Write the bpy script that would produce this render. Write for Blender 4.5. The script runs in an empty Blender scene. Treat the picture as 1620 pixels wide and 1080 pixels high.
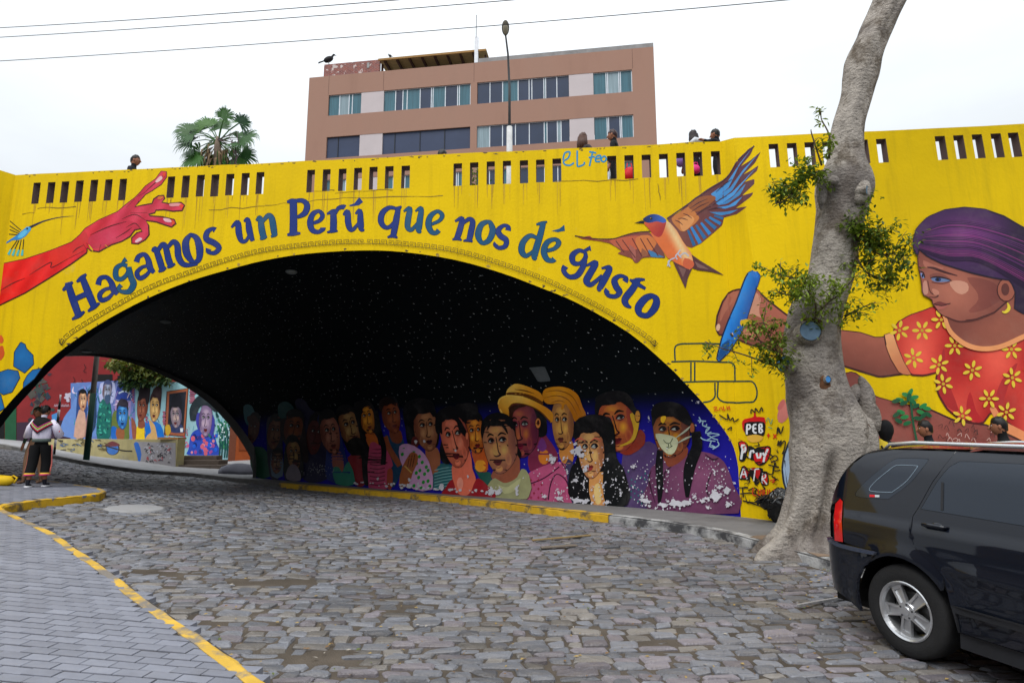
import bpy, bmesh, math, random
import numpy as np
from mathutils import Vector, Matrix, noise
from mathutils.geometry import delaunay_2d_cdt, tessellate_polygon

random.seed(7)
RNG = np.random.default_rng(7)
SC = bpy.context.scene
COL = SC.collection

# ------------------------------------------------------------------ camera
FPX, W0, H0 = 980.0, 1620.0, 1080.0          # focal length in pixels of the photograph
EYE = 1.6
HZ = 690.0                                   # row of the horizon
PITCH = math.atan((HZ - H0 / 2) / FPX)
cam = bpy.data.cameras.new('camera')
cam.sensor_width = 36.0
cam.lens = 36.0 * FPX / W0
cam.clip_start, cam.clip_end = 0.05, 3000.0
cam_o = bpy.data.objects.new('camera', cam)
COL.objects.link(cam_o)
cam_o.location = (0, 0, EYE)
cam_o.rotation_euler = (math.pi / 2 + PITCH, 0, 0)
SC.camera = cam_o

# ------------------------------------------------------------------ overcast sky and soft sun
SC.view_settings.view_transform = 'Standard'
SC.view_settings.look = 'None'
SC.view_settings.exposure = 0.60
SC.view_settings.gamma = 1.0
SC.view_settings.use_curve_mapping = False
SUN_EL, SUN_AZ = math.radians(58), math.radians(205)      # azimuth clockwise from +Y
world = bpy.data.worlds.new('World')
SC.world = world
world.use_nodes = True
nt = world.node_tree
nt.nodes.clear()
N = nt.nodes.new
out = N('ShaderNodeOutputWorld')
bg = N('ShaderNodeBackground')
sky = N('ShaderNodeTexSky')
sky.sky_type = 'NISHITA'
sky.sun_disc = False
sky.sun_elevation, sky.sun_rotation = SUN_EL, SUN_AZ
tc = N('ShaderNodeTexCoord')
sep = N('ShaderNodeSeparateXYZ')
nt.links.new(tc.outputs['Generated'], sep.inputs[0])
# closed cloud deck: brighter overhead than near the horizon, as every overcast sky
mz = N('ShaderNodeMath'); mz.operation = 'MAXIMUM'; mz.inputs[1].default_value = 0.0
nt.links.new(sep.outputs[2], mz.inputs[0])
ml = N('ShaderNodeMath'); ml.operation = 'MULTIPLY_ADD'; ml.inputs[1].default_value = 8.6; ml.inputs[2].default_value = 3.9
nt.links.new(mz.outputs[0], ml.inputs[0])
cn = N('ShaderNodeTexNoise'); cn.inputs['Scale'].default_value = 2.2; cn.inputs['Detail'].default_value = 5; cn.inputs['Roughness'].default_value = 0.55
mp = N('ShaderNodeMapping'); mp.inputs['Scale'].default_value = (1, 1, 2.6)
nt.links.new(tc.outputs['Generated'], mp.inputs[0]); nt.links.new(mp.outputs[0], cn.inputs[0])
cr = N('ShaderNodeMapRange'); cr.inputs[1].default_value = 0.3; cr.inputs[2].default_value = 0.7; cr.inputs[3].default_value = 0.90; cr.inputs[4].default_value = 1.07
nt.links.new(cn.outputs[0], cr.inputs[0])
mm = N('ShaderNodeMath'); mm.operation = 'MULTIPLY'
nt.links.new(ml.outputs[0], mm.inputs[0]); nt.links.new(cr.outputs[0], mm.inputs[1])
tint = N('ShaderNodeVectorMath'); tint.operation = 'SCALE'; tint.inputs[0].default_value = (0.905, 0.955, 1.0)
nt.links.new(mm.outputs[0], tint.inputs['Scale'])
mx = N('ShaderNodeMixRGB'); mx.inputs[0].default_value = 0.96
nt.links.new(sky.outputs[0], mx.inputs[1]); nt.links.new(tint.outputs[0], mx.inputs[2])
nt.links.new(mx.outputs[0], bg.inputs[0])
bg.inputs[1].default_value = 0.10
nt.links.new(bg.outputs[0], out.inputs[0])

sun = bpy.data.lights.new('sun', 'SUN')
sun.energy = 1.5
sun.angle = math.radians(40)
sun.color = (1.0, 0.97, 0.92)
sun_o = bpy.data.objects.new('sun', sun)
COL.objects.link(sun_o)
sun_o.location = (-5, -12, 20)
_sd = Vector((math.sin(SUN_AZ) * math.cos(SUN_EL), math.cos(SUN_AZ) * math.cos(SUN_EL), math.sin(SUN_EL)))
sun_o.rotation_euler = (-_sd).to_track_quat('-Z', 'Y').to_euler()

# ------------------------------------------------------------------ pixel -> place
CP, SP = math.cos(PITCH), math.sin(PITCH)
ORI = np.array([0, 0, EYE])
def rays(p):
    p = np.asarray(p, float).reshape(-1, 2)
    u, v = (p[:, 0] - W0 / 2) / FPX, (H0 / 2 - p[:, 1]) / FPX
    return np.stack([u, CP - v * SP, SP + v * CP], 1)
def at_Y(x, y, Y):                       # the point seen at pixel (x, y) that stands at depth Y
    d = rays((x, y))[0]
    return ORI + d * (Y / d[1])
def at_z(x, y, z):
    d = rays((x, y))[0]
    return ORI + d * ((z - EYE) / d[2])
def to_px(P):
    P = np.asarray(P, float).reshape(-1, 3) - ORI
    f = P[:, 1] * CP + P[:, 2] * SP
    v = -P[:, 1] * SP + P[:, 2] * CP
    return np.stack([W0 / 2 + FPX * P[:, 0] / f, H0 / 2 - FPX * v / f], 1)

class Plane:
    def __init__(s, o, n):
        s.o = np.asarray(o, float); n = np.asarray(n, float); s.n = n / np.linalg.norm(n)
    def px(s, p):
        d = rays(p)
        k = ((s.o - ORI) @ s.n) / (d @ s.n)
        return ORI + d * k[:, None]
    def place(s, p, off):
        return s.px(p) + s.n * np.asarray(off).reshape(-1, 1)

# ------------------------------------------------------------------ object helpers
def tag(o, label=None, cat=None, group=None, kind=None):
    if label: o['label'] = label
    if cat: o['category'] = cat
    if group: o['group'] = group
    if kind: o['kind'] = kind
    return o
def empty(name, loc=(0, 0, 0), rz=0.0, label=None, cat=None, group=None):
    o = bpy.data.objects.new(name, None)
    COL.objects.link(o)
    o.location = loc; o.rotation_euler = (0, 0, rz); o.empty_display_size = 0.2
    return tag(o, label, cat, group)
def link(name, me, parent=None, world_coords=False):
    o = bpy.data.objects.new(name, me)
    COL.objects.link(o)
    if parent is not None:
        o.parent = parent
        if world_coords:
            o.matrix_parent_inverse = wm(parent).inverted()
    return o
def wm(o):
    m = Matrix.LocRotScale(o.location, o.rotation_euler, o.scale)
    return m if o.parent is None else wm(o.parent) @ o.matrix_parent_inverse @ m
def mesh_obj(name, V, F, mats, parent=None, smooth=False, fm=None, colors=None, wc=False, uv=None):
    me = bpy.data.meshes.new(name)
    me.from_pydata([tuple(map(float, v)) for v in V], [], [tuple(int(i) for i in f) for f in F])
    for m in (mats if isinstance(mats, (list, tuple)) else [mats]): me.materials.append(m)
    if fm is not None: me.polygons.foreach_set('material_index', list(fm))
    if smooth: me.polygons.foreach_set('use_smooth', [True] * len(me.polygons))
    if colors is not None:
        a = me.color_attributes.new('Col', 'FLOAT_COLOR', 'POINT')
        c = np.ones((len(V), 4), np.float32); c[:, :3] = colors
        a.data.foreach_set('color', c.ravel())
    if uv is not None:
        l = me.uv_layers.new(name='UVMap')
        li = np.zeros(len(me.loops), np.int32); me.loops.foreach_get('vertex_index', li)
        l.data.foreach_set('uv', np.asarray(uv, np.float32)[li].ravel())
    me.update()
    return link(name, me, parent, wc)

class MB:                                  # mesh builder: shapes collected into one mesh
    def __init__(s): s.V = []; s.F = []; s.M = []; s.m = 0
    def add(s, V, F):
        b = len(s.V); s.V += [tuple(v) for v in V]; s.F += [tuple(i + b for i in f) for f in F]; s.M += [s.m] * len(F)
        return s
    def box(s, c, d, rot=None, bev=0.0):
        hx, hy, hz = d[0] / 2, d[1] / 2, d[2] / 2
        c = Vector(c)
        if bev <= 0:
            V = [Vector((sx * hx, sy * hy, sz * hz)) for sx in (-1, 1) for sy in (-1, 1) for sz in (-1, 1)]
            F = [(0, 1, 3, 2), (4, 6, 7, 5), (0, 4, 5, 1), (2, 3, 7, 6), (0, 2, 6, 4), (1, 5, 7, 3)]
        else:
            bm = bmesh.new(); bmesh.ops.create_cube(bm, size=1)
            for v in bm.verts: v.co = Vector((v.co.x * d[0], v.co.y * d[1], v.co.z * d[2]))
            bmesh.ops.bevel(bm, geom=bm.edges[:], offset=bev, segments=2, affect='EDGES', profile=0.5)
            bm.verts.index_update()
            V = [v.co.copy() for v in bm.verts]; F = [[v.index for v in f.verts] for f in bm.faces]; bm.free()
        if rot is not None: V = [rot @ v for v in V]
        return s.add([v + c for v in V], F)
    def tube(s, pts, rad, n=8, cap=True, squash=None):
        pts = [Vector(p) for p in pts]
        if not hasattr(rad, '__len__'): rad = [rad] * len(pts)
        V = []; F = []
        up = None
        for i, p in enumerate(pts):
            t = (pts[min(i + 1, len(pts) - 1)] - pts[max(i - 1, 0)])
            if t.length < 1e-9: t = Vector((0, 0, 1))
            t.normalize()
            if up is None:
                up = Vector((0, 0, 1)) if abs(t.z) < 0.9 else Vector((1, 0, 0))
                up = (up - t * up.dot(t)).normalized()
            else:
                up = up - t * up.dot(t)
                up = up.normalized() if up.length > 1e-6 else t.orthogonal().normalized()
            sd = t.cross(up)
            for k in range(n):
                a = 2 * math.pi * k / n
                V.append(p + (up * math.cos(a) + sd * math.sin(a) * (squash or 1.0)) * rad[i])
        for i in range(len(pts) - 1):
            for k in range(n):
                F.append((i * n + k, i * n + (k + 1) % n, (i + 1) * n + (k + 1) % n, (i + 1) * n + k))
        if cap:
            F.append(tuple(range(n))[::-1]); F.append(tuple(range((len(pts) - 1) * n, len(pts) * n)))
        return s.add(V, F)
    def ellipsoid(s, c, r, n=12, m=8, rot=None):
        V = []; F = []
        for j in range(m + 1):
            ph = math.pi * j / m
            for k in range(n):
                a = 2 * math.pi * k / n
                v = Vector((r[0] * math.sin(ph) * math.cos(a), r[1] * math.sin(ph) * math.sin(a), r[2] * math.cos(ph)))
                if rot is not None: v = rot @ v
                V.append(v + Vector(c))
        for j in range(m):
            for k in range(n):
                F.append((j * n + k, (j + 1) * n + k, (j + 1) * n + (k + 1) % n, j * n + (k + 1) % n))
        return s.add(V, F)
    def lathe(s, prof, c=(0, 0, 0), n=16, axis='z'):
        V = []; F = []
        for r, z in prof:
            for k in range(n):
                a = 2 * math.pi * k / n
                v = (r * math.cos(a), r * math.sin(a), z)
                if axis == 'y': v = (v[0], v[2], v[1])
                V.append(Vector(v) + Vector(c))
        for j in range(len(prof) - 1):
            for k in range(n):
                F.append((j * n + k, j * n + (k + 1) % n, (j + 1) * n + (k + 1) % n, (j + 1) * n + k))
        return s.add(V, F)
    def build(s, name, mats, parent=None, smooth=False, wc=False):
        return mesh_obj(name, s.V, s.F, mats, parent, smooth, s.M if len(set(s.M)) > 1 else None, wc=wc)

def copy_tree(o, parent=None):
    c = o.copy(); COL.objects.link(c)
    if parent is not None:
        c.parent = parent; c.matrix_parent_inverse = o.matrix_parent_inverse
    for ch in list(o.children): copy_tree(ch, c)
    return c

# ------------------------------------------------------------------ materials
def lin(c):
    c = np.asarray(c, float) / 255.0
    return np.where(c <= 0.04045, c / 12.92, ((c + 0.055) / 1.055) ** 2.4)
def mat(name, col, rough=0.7, var=0.12, scale=3.0, bump=0.0, bscale=30.0, spec=0.3, metal=0.0, dirt=0.0, dcol=(0.05, 0.045, 0.04), dscale=1.2, dlo=.5, dhi=.72,
        stretch=(1, 1, 1), attr=False, rim=0.0, coat=0.0, trans=0.0, alpha=None):
    m = bpy.data.materials.new(name); m.use_nodes = True
    t = m.node_tree; b = t.nodes['Principled BSDF']; n = t.nodes.new; L = t.links.new
    c3 = tuple(col[:3])
    co = n('ShaderNodeTexCoord'); mp_ = n('ShaderNodeMapping'); mp_.inputs['Scale'].default_value = stretch
    L(co.outputs['Object'], mp_.inputs[0])
    nz = n('ShaderNodeTexNoise'); nz.inputs['Scale'].default_value = scale; nz.inputs['Detail'].default_value = 6; nz.inputs['Roughness'].default_value = 0.6
    L(mp_.outputs[0], nz.inputs[0])
    mr = n('ShaderNodeMapRange'); mr.inputs[1].default_value = 0.25; mr.inputs[2].default_value = 0.75
    mr.inputs[3].default_value = 1 - var; mr.inputs[4].default_value = 1 + var
    L(nz.outputs[0], mr.inputs[0])
    sc = n('ShaderNodeVectorMath'); sc.operation = 'SCALE'; L(mr.outputs[0], sc.inputs['Scale'])
    if attr:
        at = n('ShaderNodeVertexColor'); at.layer_name = 'Col'; L(at.outputs[0], sc.inputs[0])
    else: sc.inputs[0].default_value = c3
    src = sc.outputs[0]
    if dirt > 0:
        n2 = n('ShaderNodeTexNoise'); n2.inputs['Scale'].default_value = dscale; n2.inputs['Detail'].default_value = 8; n2.inputs['Roughness'].default_value = 0.68
        L(mp_.outputs[0], n2.inputs[0])
        r2 = n('ShaderNodeMapRange'); r2.inputs[1].default_value = dlo; r2.inputs[2].default_value = dhi; r2.inputs[3].default_value = 0; r2.inputs[4].default_value = dirt
        L(n2.outputs[0], r2.inputs[0])
        mxx = n('ShaderNodeMixRGB'); L(r2.outputs[0], mxx.inputs[0]); L(src, mxx.inputs[1]); mxx.inputs[2].default_value = (*dcol, 1)
        src = mxx.outputs[0]
    L(src, b.inputs['Base Color'])
    b.inputs['Roughness'].default_value = rough; b.inputs['Specular IOR Level'].default_value = spec; b.inputs['Metallic'].default_value = metal
    b.inputs['Coat Weight'].default_value = coat; b.inputs['Coat Roughness'].default_value = 0.03
    if trans: b.inputs['Transmission Weight'].default_value = trans
    if bump > 0:
        n3 = n('ShaderNodeTexNoise'); n3.inputs['Scale'].default_value = bscale; n3.inputs['Detail'].default_value = 5
        L(mp_.outputs[0], n3.inputs[0])
        bp = n('ShaderNodeBump'); bp.inputs['Strength'].default_value = bump; bp.inputs['Distance'].default_value = 0.02
        L(n3.outputs[0], bp.inputs['Height']); L(bp.outputs[0], b.inputs['Normal'])
    return m
_flat = {}
def rgb(*c, rough=0.7, **k):               # plain material from a seen colour, cached
    key = (c, rough, tuple(sorted(k.items())))
    if key not in _flat: _flat[key] = mat('paint_%02x%02x%02x' % tuple(int(v) for v in c), lin(c), rough, **k)
    return _flat[key]

# ------------------------------------------------------------------ curves
def crom(pts, n=6, closed=False):
    P = np.asarray(pts, float); k = len(P); out = []
    rng = range(k) if closed else range(k - 1)
    for i in rng:
        if closed: a, b, c, d = P[(i - 1) % k], P[i], P[(i + 1) % k], P[(i + 2) % k]
        else: a, b, c, d = P[max(i - 1, 0)], P[i], P[i + 1], P[min(i + 2, k - 1)]
        for j in range(n):
            t = j / n
            out.append(0.5 * ((2 * b) + (c - a) * t + (2 * a - 5 * b + 4 * c - d) * t * t + (3 * b - a - 3 * c + d) * t ** 3))
    if not closed: out.append(P[-1])
    return np.array(out)
def resample(P, step):
    P = np.asarray(P, float); d = np.r_[0, np.cumsum(np.linalg.norm(np.diff(P, axis=0), axis=1))]
    n = max(2, int(round(d[-1] / step)) + 1); s = np.linspace(0, d[-1], n)
    return np.stack([np.interp(s, d, P[:, i]) for i in range(P.shape[1])], 1)
def inside(pts, poly):
    x, y = pts[:, 0], pts[:, 1]; r = np.zeros(len(pts), bool); n = len(poly); j = n - 1
    for i in range(n):
        xi, yi, xj, yj = poly[i][0], poly[i][1], poly[j][0], poly[j][1]
        if yi != yj:
            r ^= ((yi > y) != (yj > y)) & (x < (xj - xi) * (y - yi) / (yj - yi) + xi)
        j = i
    return r
def cdt(loops, grid=None, seams=()):
    """triangulate a polygon (first loop) with holes; optional inner grid points"""
    V = []; E = []
    for lp in loops:
        b = len(V); V += [Vector((float(p[0]), float(p[1]))) for p in lp]
        E += [(b + i, b + (i + 1) % len(lp)) for i in range(len(lp))]
    if grid:
        L = np.asarray(loops[0], float); x0, y0 = L.min(0); x1, y1 = L.max(0)
        gx, gy = np.meshgrid(np.arange(x0 + grid / 2, x1, grid), np.arange(y0 + grid / 2, y1, grid))
        G = np.stack([gx.ravel(), gy.ravel()], 1)
        if len(G):
            k = inside(G, L)
            for h in loops[1:]: k &= ~inside(G, np.asarray(h))
            V += [Vector((float(p[0]), float(p[1]))) for p in G[k]]
    for a, b in seams:
        k = len(V); V += [Vector(a), Vector(b)]; E.append((k, k + 1))
    r = delaunay_2d_cdt(V, E, [], 2 if len(loops) > 1 else 1, 1e-5)
    v, f = np.array([(p.x, p.y) for p in r[0]]), [list(q) for q in r[2]]
    if (len(loops) > 1 or seams) and len(f):
        c = np.array([v[q].mean(0) for q in f]); k = inside(c, np.asarray(loops[0]))
        for h in loops[1:]: k &= ~inside(c, np.asarray(h))
        f = [q for q, kk in zip(f, k) if kk]
    return v, f

# ------------------------------------------------------------------ wall painting: flat coats of paint on a surface
STEP = 0.0002
class Paint:
    def __init__(s, surf, base=0.003, grid=None, gain=1.0, step=STEP):
        s.surf, s.off, s.grid, s.gain, s.step = surf, base, grid, gain, step; s.seams = getattr(surf, 'seams', ())
        s.V = []; s.C = []; s.F = []; s.O = []; s.n = 0
    def raw(s, v, f, col):
        v = np.asarray(v, float)
        c = np.array([lin(x) for x in col(v)]) if callable(col) else np.tile(lin(col), (len(v), 1))
        s.V.append(v); s.C.append(np.clip(c * s.gain, 0, 0.95)); s.O.append(np.full(len(v), s.off)); s.F += [[i + s.n for i in q] for q in f]
        s.n += len(v); s.off += s.step
    def poly(s, pts, col, sm=0, grid=None):
        P = crom(pts, sm, True) if sm else np.asarray(pts, float)
        g = grid or s.grid
        if s.grid:
            Q = np.vstack([P, P[:1]]); per = np.linalg.norm(np.diff(Q, axis=0), axis=1).sum(); P = resample(Q, min(s.grid, per / 14))[:-1]
        if len(P) < 3: return s
        if callable(col) and not g:
            ext = np.ptp(P, axis=0).max(); g = max(1.5, ext / 14)
        v, f = cdt([P], g, s.seams)
        if len(f): s.raw(v, f, col)
        return s
    def ell(s, cx, cy, rx, ry, col, rot=0.0, n=None):
        n = n or max(8, min(24, int(max(rx, ry) * 2) + 6))
        a = np.linspace(0, 2 * np.pi, n, endpoint=False); r = math.radians(rot)
        x, y = rx * np.cos(a), ry * np.sin(a)
        return s.poly(np.stack([cx + x * math.cos(r) - y * math.sin(r), cy + x * math.sin(r) + y * math.cos(r)], 1), col)
    def stroke(s, pts, w, col, sm=5, taper=False):
        """pts (x, y) with width w, or (x, y, w)"""
        P = np.asarray(pts, float)
        if P.shape[1] == 2:
            ww = np.full(len(P), float(w))
            if taper: ww[0] *= .3; ww[-1] *= .3
            P = np.c_[P, ww]
        if sm and len(P) > 2: P = crom(P, sm)
        elif s.grid: P = resample(P, s.grid)
        T = np.gradient(P[:, :2], axis=0); T /= np.linalg.norm(T, axis=1)[:, None] + 1e-9
        Nn = np.stack([-T[:, 1], T[:, 0]], 1); h = P[:, 2:3] / 2
        v = np.empty((2 * len(P), 2)); v[0::2] = P[:, :2] + Nn * h; v[1::2] = P[:, :2] - Nn * h
        f = [(2 * i, 2 * i + 2, 2 * i + 3, 2 * i + 1) for i in range(len(P) - 1)]
        s.raw(v, f, col)
        s.O[-1] = s.O[-1] + np.repeat(np.arange(len(P)), 2) * 1e-5
        return s
    def build(s, name, m, parent=None, label=None):
        v = np.vstack(s.V); P = s.surf.place(v, np.concatenate(s.O))
        # orient faces to the front
        F = []
        for q in s.F:
            a, b, c = v[q[0]], v[q[1]], v[q[2]]
            cr_ = (b[0] - a[0]) * (c[1] - a[1]) - (b[1] - a[1]) * (c[0] - a[0])
            F.append(q if cr_ < 0 else q[::-1])
        o = mesh_obj(name, P, F, m, parent, colors=np.vstack(s.C), wc=True)
        if label: o['label'] = label
        return o
def c2(a, b, p0, p1):                       # linear blend of two paint colours
    a, b, p0, p1 = (np.asarray(q, float) for q in (a, b, p0, p1)); d = p1 - p0
    return lambda v: a + (b - a) * np.clip(((v - p0) @ d) / (d @ d), 0, 1)[:, None]
def cr2(c, r, a, b, pw=1.0):                # radial blend
    a, b = np.asarray(a, float), np.asarray(b, float)
    rx, ry = (r, r) if not hasattr(r, '__len__') else r
    return lambda v: a + (b - a) * (np.clip(np.hypot((v[:, 0] - c[0]) / rx, (v[:, 1] - c[1]) / ry), 0, 1) ** pw)[:, None]
def blot(cx, cy, r, n=14, jag=0.45, asp=1.0, seed=0):
    g = random.Random(seed * 991 + int(cx * 7 + cy * 13)); n = int(n * 1.6); jag = min(.75, jag * 1.35); r *= 1.12
    return [(cx + r * asp * (1 - jag * g.random()) * math.cos(2 * math.pi * i / n), cy + r * (1 - jag * g.random()) * math.sin(2 * math.pi * i / n)) for i in range(n)]
# ================================================================== ground
_cp = []                                   # (x, y, z) of the road surface
def _c(px, py, z=None, Y=None):
    p = at_z(px, py, z + EYE) if z is not None else at_Y(px, py, Y)
    _cp.append(p)
_cp.append(np.array([0, 0, EYE - 1.73])); _cp.append(np.array([6, 0, EYE - 1.98])); _cp.append(np.array([-6, 0, EYE - 1.66]))
_c(425, 1090, z=-1.73); _c(1440, 1043, z=-1.80); _c(1310, 907, z=-1.66); _c(965, 830, z=-1.56)
_c(560, 788, z=-1.58); _c(400, 760, Y=23.5); _c(240, 750, Y=25); _c(100, 722, Y=27); _c(0, 705, Y=29.5)
_c(60, 784, Y=12.6); _c(20, 808, Y=11.0); _c(170, 796, Y=12.2); _c(300, 850, z=-1.48); _c(700, 900, z=-1.64); _c(0, 1090, z=-1.66)
_c(277, 741, Y=34); _c(80, 711, Y=34); _c(390, 730, Y=34)
_cp.append(np.array([-32, 22, EYE + .4])); _cp.append(np.array([8, 9.5, EYE - 1.62])); _cp.append(np.array([14, 6, EYE - 1.8])); _cp.append(np.array([-14, 6, EYE - 1.0]))
_CP = np.array(_cp)
def _U(r): return np.where(r > 1e-9, r * r * np.log(r + 1e-12), 0)
_n = len(_CP)
_D = np.hypot(_CP[:, None, 0] - _CP[None, :, 0], _CP[:, None, 1] - _CP[None, :, 1])
_A = np.zeros((_n + 3, _n + 3)); _A[:_n, :_n] = _U(_D) + np.eye(_n) * 4.0
_A[:_n, _n:] = np.c_[np.ones(_n), _CP[:, :2]]; _A[_n:, :_n] = _A[:_n, _n:].T
_W = np.linalg.solve(_A, np.r_[_CP[:, 2], 0, 0, 0])
def G(x, y):
    x, y = np.atleast_1d(np.asarray(x, float)), np.atleast_1d(np.asarray(y, float))
    x = np.clip(x, -36, 16); y = np.clip(y, -3, 46)
    r = np.hypot(x[:, None] - _CP[None, :, 0], y[:, None] - _CP[None, :, 1])
    return _U(r) @ _W[:_n] + _W[_n] + _W[_n + 1] * x + _W[_n + 2] * y
def g(x, y): return float(G(x, y)[0])
def on_ground(px, py, h=0.0):
    """the point of the ground (raised by h) seen at pixel (px, py)"""
    d = rays((px, py))[0]; lo, hi = 0.5, None
    k = np.r_[np.arange(1.0, 60, 0.1)]; P = ORI + d * (k / d[1])[:, None]
    s = P[:, 2] - (G(P[:, 0], P[:, 1]) + h)
    i = np.where(s < 0)[0]
    i = i[0] if len(i) else len(k) - 1
    a, b = k[max(i - 1, 0)], k[i]
    for _ in range(25):
        m = (a + b) / 2; p = ORI + d * (m / d[1])
        if p[2] - g(p[0], p[1]) - h < 0: b = m
        else: a = m
    return ORI + d * (b / d[1])

KH = 0.13                                   # kerb height
# left pavement edge (top of the kerb, towards the road), and the kerb on the right
L_EDGE_PX = [(427, 1080), (334, 1013), (243, 953), (169, 897), (116, 862), (84, 840), (34, 817), (10, 806), (6, 800), (24, 796), (67, 790), (120, 785), (155, 781), (168, 777),
             (160, 772), (134, 768), (84, 761), (30, 753), (-40, 744)]
R_EDGE_PX = [(1309, 885), (1221, 861), (1140, 840), (1056, 826), (962, 814), (860, 803), (780, 793), (652, 781), (528, 771), (457, 765), (380, 757), (300, 748), (200, 740), (80, 719), (0, 702)]
L_EDGE = np.array([on_ground(x, y, KH)[:2] for x, y in L_EDGE_PX])
R_EDGE = np.array([on_ground(x, y, KH)[:2] for x, y in R_EDGE_PX])
_d = L_EDGE[0] - L_EDGE[1]; _d /= np.linalg.norm(_d)
L_EDGE = np.vstack([L_EDGE[0] + _d * 7, L_EDGE[0] + _d * 3, L_EDGE])
_d = R_EDGE[0] - R_EDGE[1]; _d /= np.linalg.norm(_d)
R_EDGE = np.vstack([R_EDGE[0] + _d * 9, R_EDGE[0] + _d * 4, R_EDGE])
L_EDGE = crom(L_EDGE, 5); R_EDGE = crom(R_EDGE, 5)

M_DIRT = mat('road_dirt', (0.082, 0.068, 0.055), 0.95, 0.35, 2.2, 0.6, 70, spec=0.1)
M_STONE = mat('stone', (0.2, 0.2, 0.2), 0.45, 0.26, 9, 0.5, 45, spec=0.5, dirt=0.62, dcol=(0.125, 0.105, 0.088), dscale=2.3, dlo=.46, dhi=.70, attr=True)
M_BRICK = mat('pavement_brick', (0.2, 0.2, 0.2), 0.6, 0.14, 7, 0.25, 90, spec=0.4, dirt=0.3, dcol=(0.14, 0.13, 0.125), dscale=1.4, attr=True)
M_CONC = mat('concrete', (0.17, 0.165, 0.165), 0.85, 0.16, 2.0, 0.3, 40, spec=0.25, dirt=0.7, dcol=(0.085, 0.08, 0.075), dscale=1.3)
M_CONC_L = mat('pale_concrete', (0.3, 0.3, 0.31), 0.85, 0.14, 2.0, 0.3, 40, spec=0.25, dirt=0.4, dcol=(0.15, 0.14, 0.13), dscale=0.8)
M_KY = mat('yellow_kerb_paint', (0.62, 0.37, 0.02), 0.6, 0.18, 5, 0.3, 40, dirt=0.95, dcol=(0.12, 0.1, 0.07), dscale=2.6, dlo=.52, dhi=.62)
M_KL = mat('worn_yellow_line', (0.56, 0.35, 0.05), 0.6, 0.16, 5, 0.3, 40, dirt=1.0, dcol=(0.19, 0.17, 0.15), dscale=2.1, dlo=.45, dhi=.55)
M_KW = mat('worn_white_kerb', (0.4, 0.4, 0.4), 0.7, 0.2, 4, 0.4, 40, dirt=0.97, dcol=(0.05, 0.05, 0.055), dscale=1.7, dlo=.44, dhi=.56)
M_KG = mat('grey_kerb', (0.2, 0.19, 0.18), 0.8, 0.2, 4, 0.4, 40, dirt=0.8, dcol=(0.08, 0.075, 0.07), dscale=2.4)

# the wide ground below everything, and the bed of the street
mesh_obj('ground', [(-700, -400, -2.2), (700, -400, -2.2), (700, 1200, -2.2), (-700, 1200, -2.2)], [(0, 1, 2, 3)], M_CONC)['kind'] = 'structure'
gx = np.linspace(-40, 18, 117); gy = np.linspace(-4, 46, 101)
XX, YY = np.meshgrid(gx, gy); ZZ = G(XX.ravel(), YY.ravel()) - 0.013
Q = len(gx)
road = mesh_obj('road', np.c_[XX.ravel(), YY.ravel(), ZZ], [(j * Q + i, j * Q + i + 1, (j + 1) * Q + i + 1, (j + 1) * Q + i) for j in range(len(gy) - 1) for i in range(Q - 1)], M_DIRT, smooth=True)
road['kind'] = 'structure'

def sheet(name, loop, h, m, grid=0.6):
    loop = np.asarray(loop)[:, :2]
    v, f = cdt([loop], grid)
    z = G(v[:, 0], v[:, 1]) + h
    F = []
    for q in f:
        a, b, c = v[q[0]], v[q[1]], v[q[2]]
        F.append(q if (b[0] - a[0]) * (c[1] - a[1]) - (b[1] - a[1]) * (c[0] - a[0]) > 0 else q[::-1])
    o = mesh_obj(name, np.c_[v, z], F, m); o['kind'] = 'structure'
    return o
def kerb(name, path, m, inward, w=0.15, h=KH, jag=0.012, lift=0.004):
    """kerb stone run along path; inward=+1 puts its body to the left of the path"""
    P = resample(path, 0.25); T = np.gradient(P, axis=0); T /= np.linalg.norm(T, axis=1)[:, None]
    Nn = np.stack([-T[:, 1], T[:, 0]], 1) * inward
    prof = [(0.0, -0.12), (0.0, h - 0.025), (0.012, h - 0.008), (0.03, h + lift), (w, h + lift), (w, h - 0.05)]
    V = []
    for i, p in enumerate(P):
        for a, z in prof:
            q = p + Nn[i] * a
            V.append((q[0] + RNG.normal(0, jag / 2), q[1] + RNG.normal(0, jag / 2), g(*p) + z + (RNG.normal(0, jag / 4) if z > 0 else 0)))
    k = len(prof)
    F = [(i * k + j, i * k + j + 1, (i + 1) * k + j + 1, (i + 1) * k + j) for i in range(len(P) - 1) for j in range(k - 1)]
    F += [tuple(range(k)), tuple(range((len(P) - 1) * k, len(P) * k))]
    if inward > 0: F = [q[::-1] for q in F]
    o = mesh_obj(name, V, F, m); o['kind'] = 'structure'
    return o
def near_i(path, px):
    q = on_ground(*px, KH)[:2]; return int(np.argmin(np.hypot(*(path - q).T)))

# left pavement (brick): outline = its edge, then far round to the left and behind the camera
L_LOOP = np.vstack([L_EDGE, [(-24, 13.5), (-24, -3), L_EDGE[0] + (-1, -2)]])
pavement = sheet('pavement', L_LOOP, KH - 0.010, mat('sand_joint', (0.05, 0.046, 0.048), 0.95, 0.2, 6, spec=0.1))
iL1, iL2 = near_i(L_EDGE, (12, 806)), near_i(L_EDGE, (150, 770))
kerb('kerb', L_EDGE[:iL1 + 1], M_KL, +1, 0.115)
kerb('kerb', L_EDGE[iL1:], M_KY, +1, 0.15)
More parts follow.
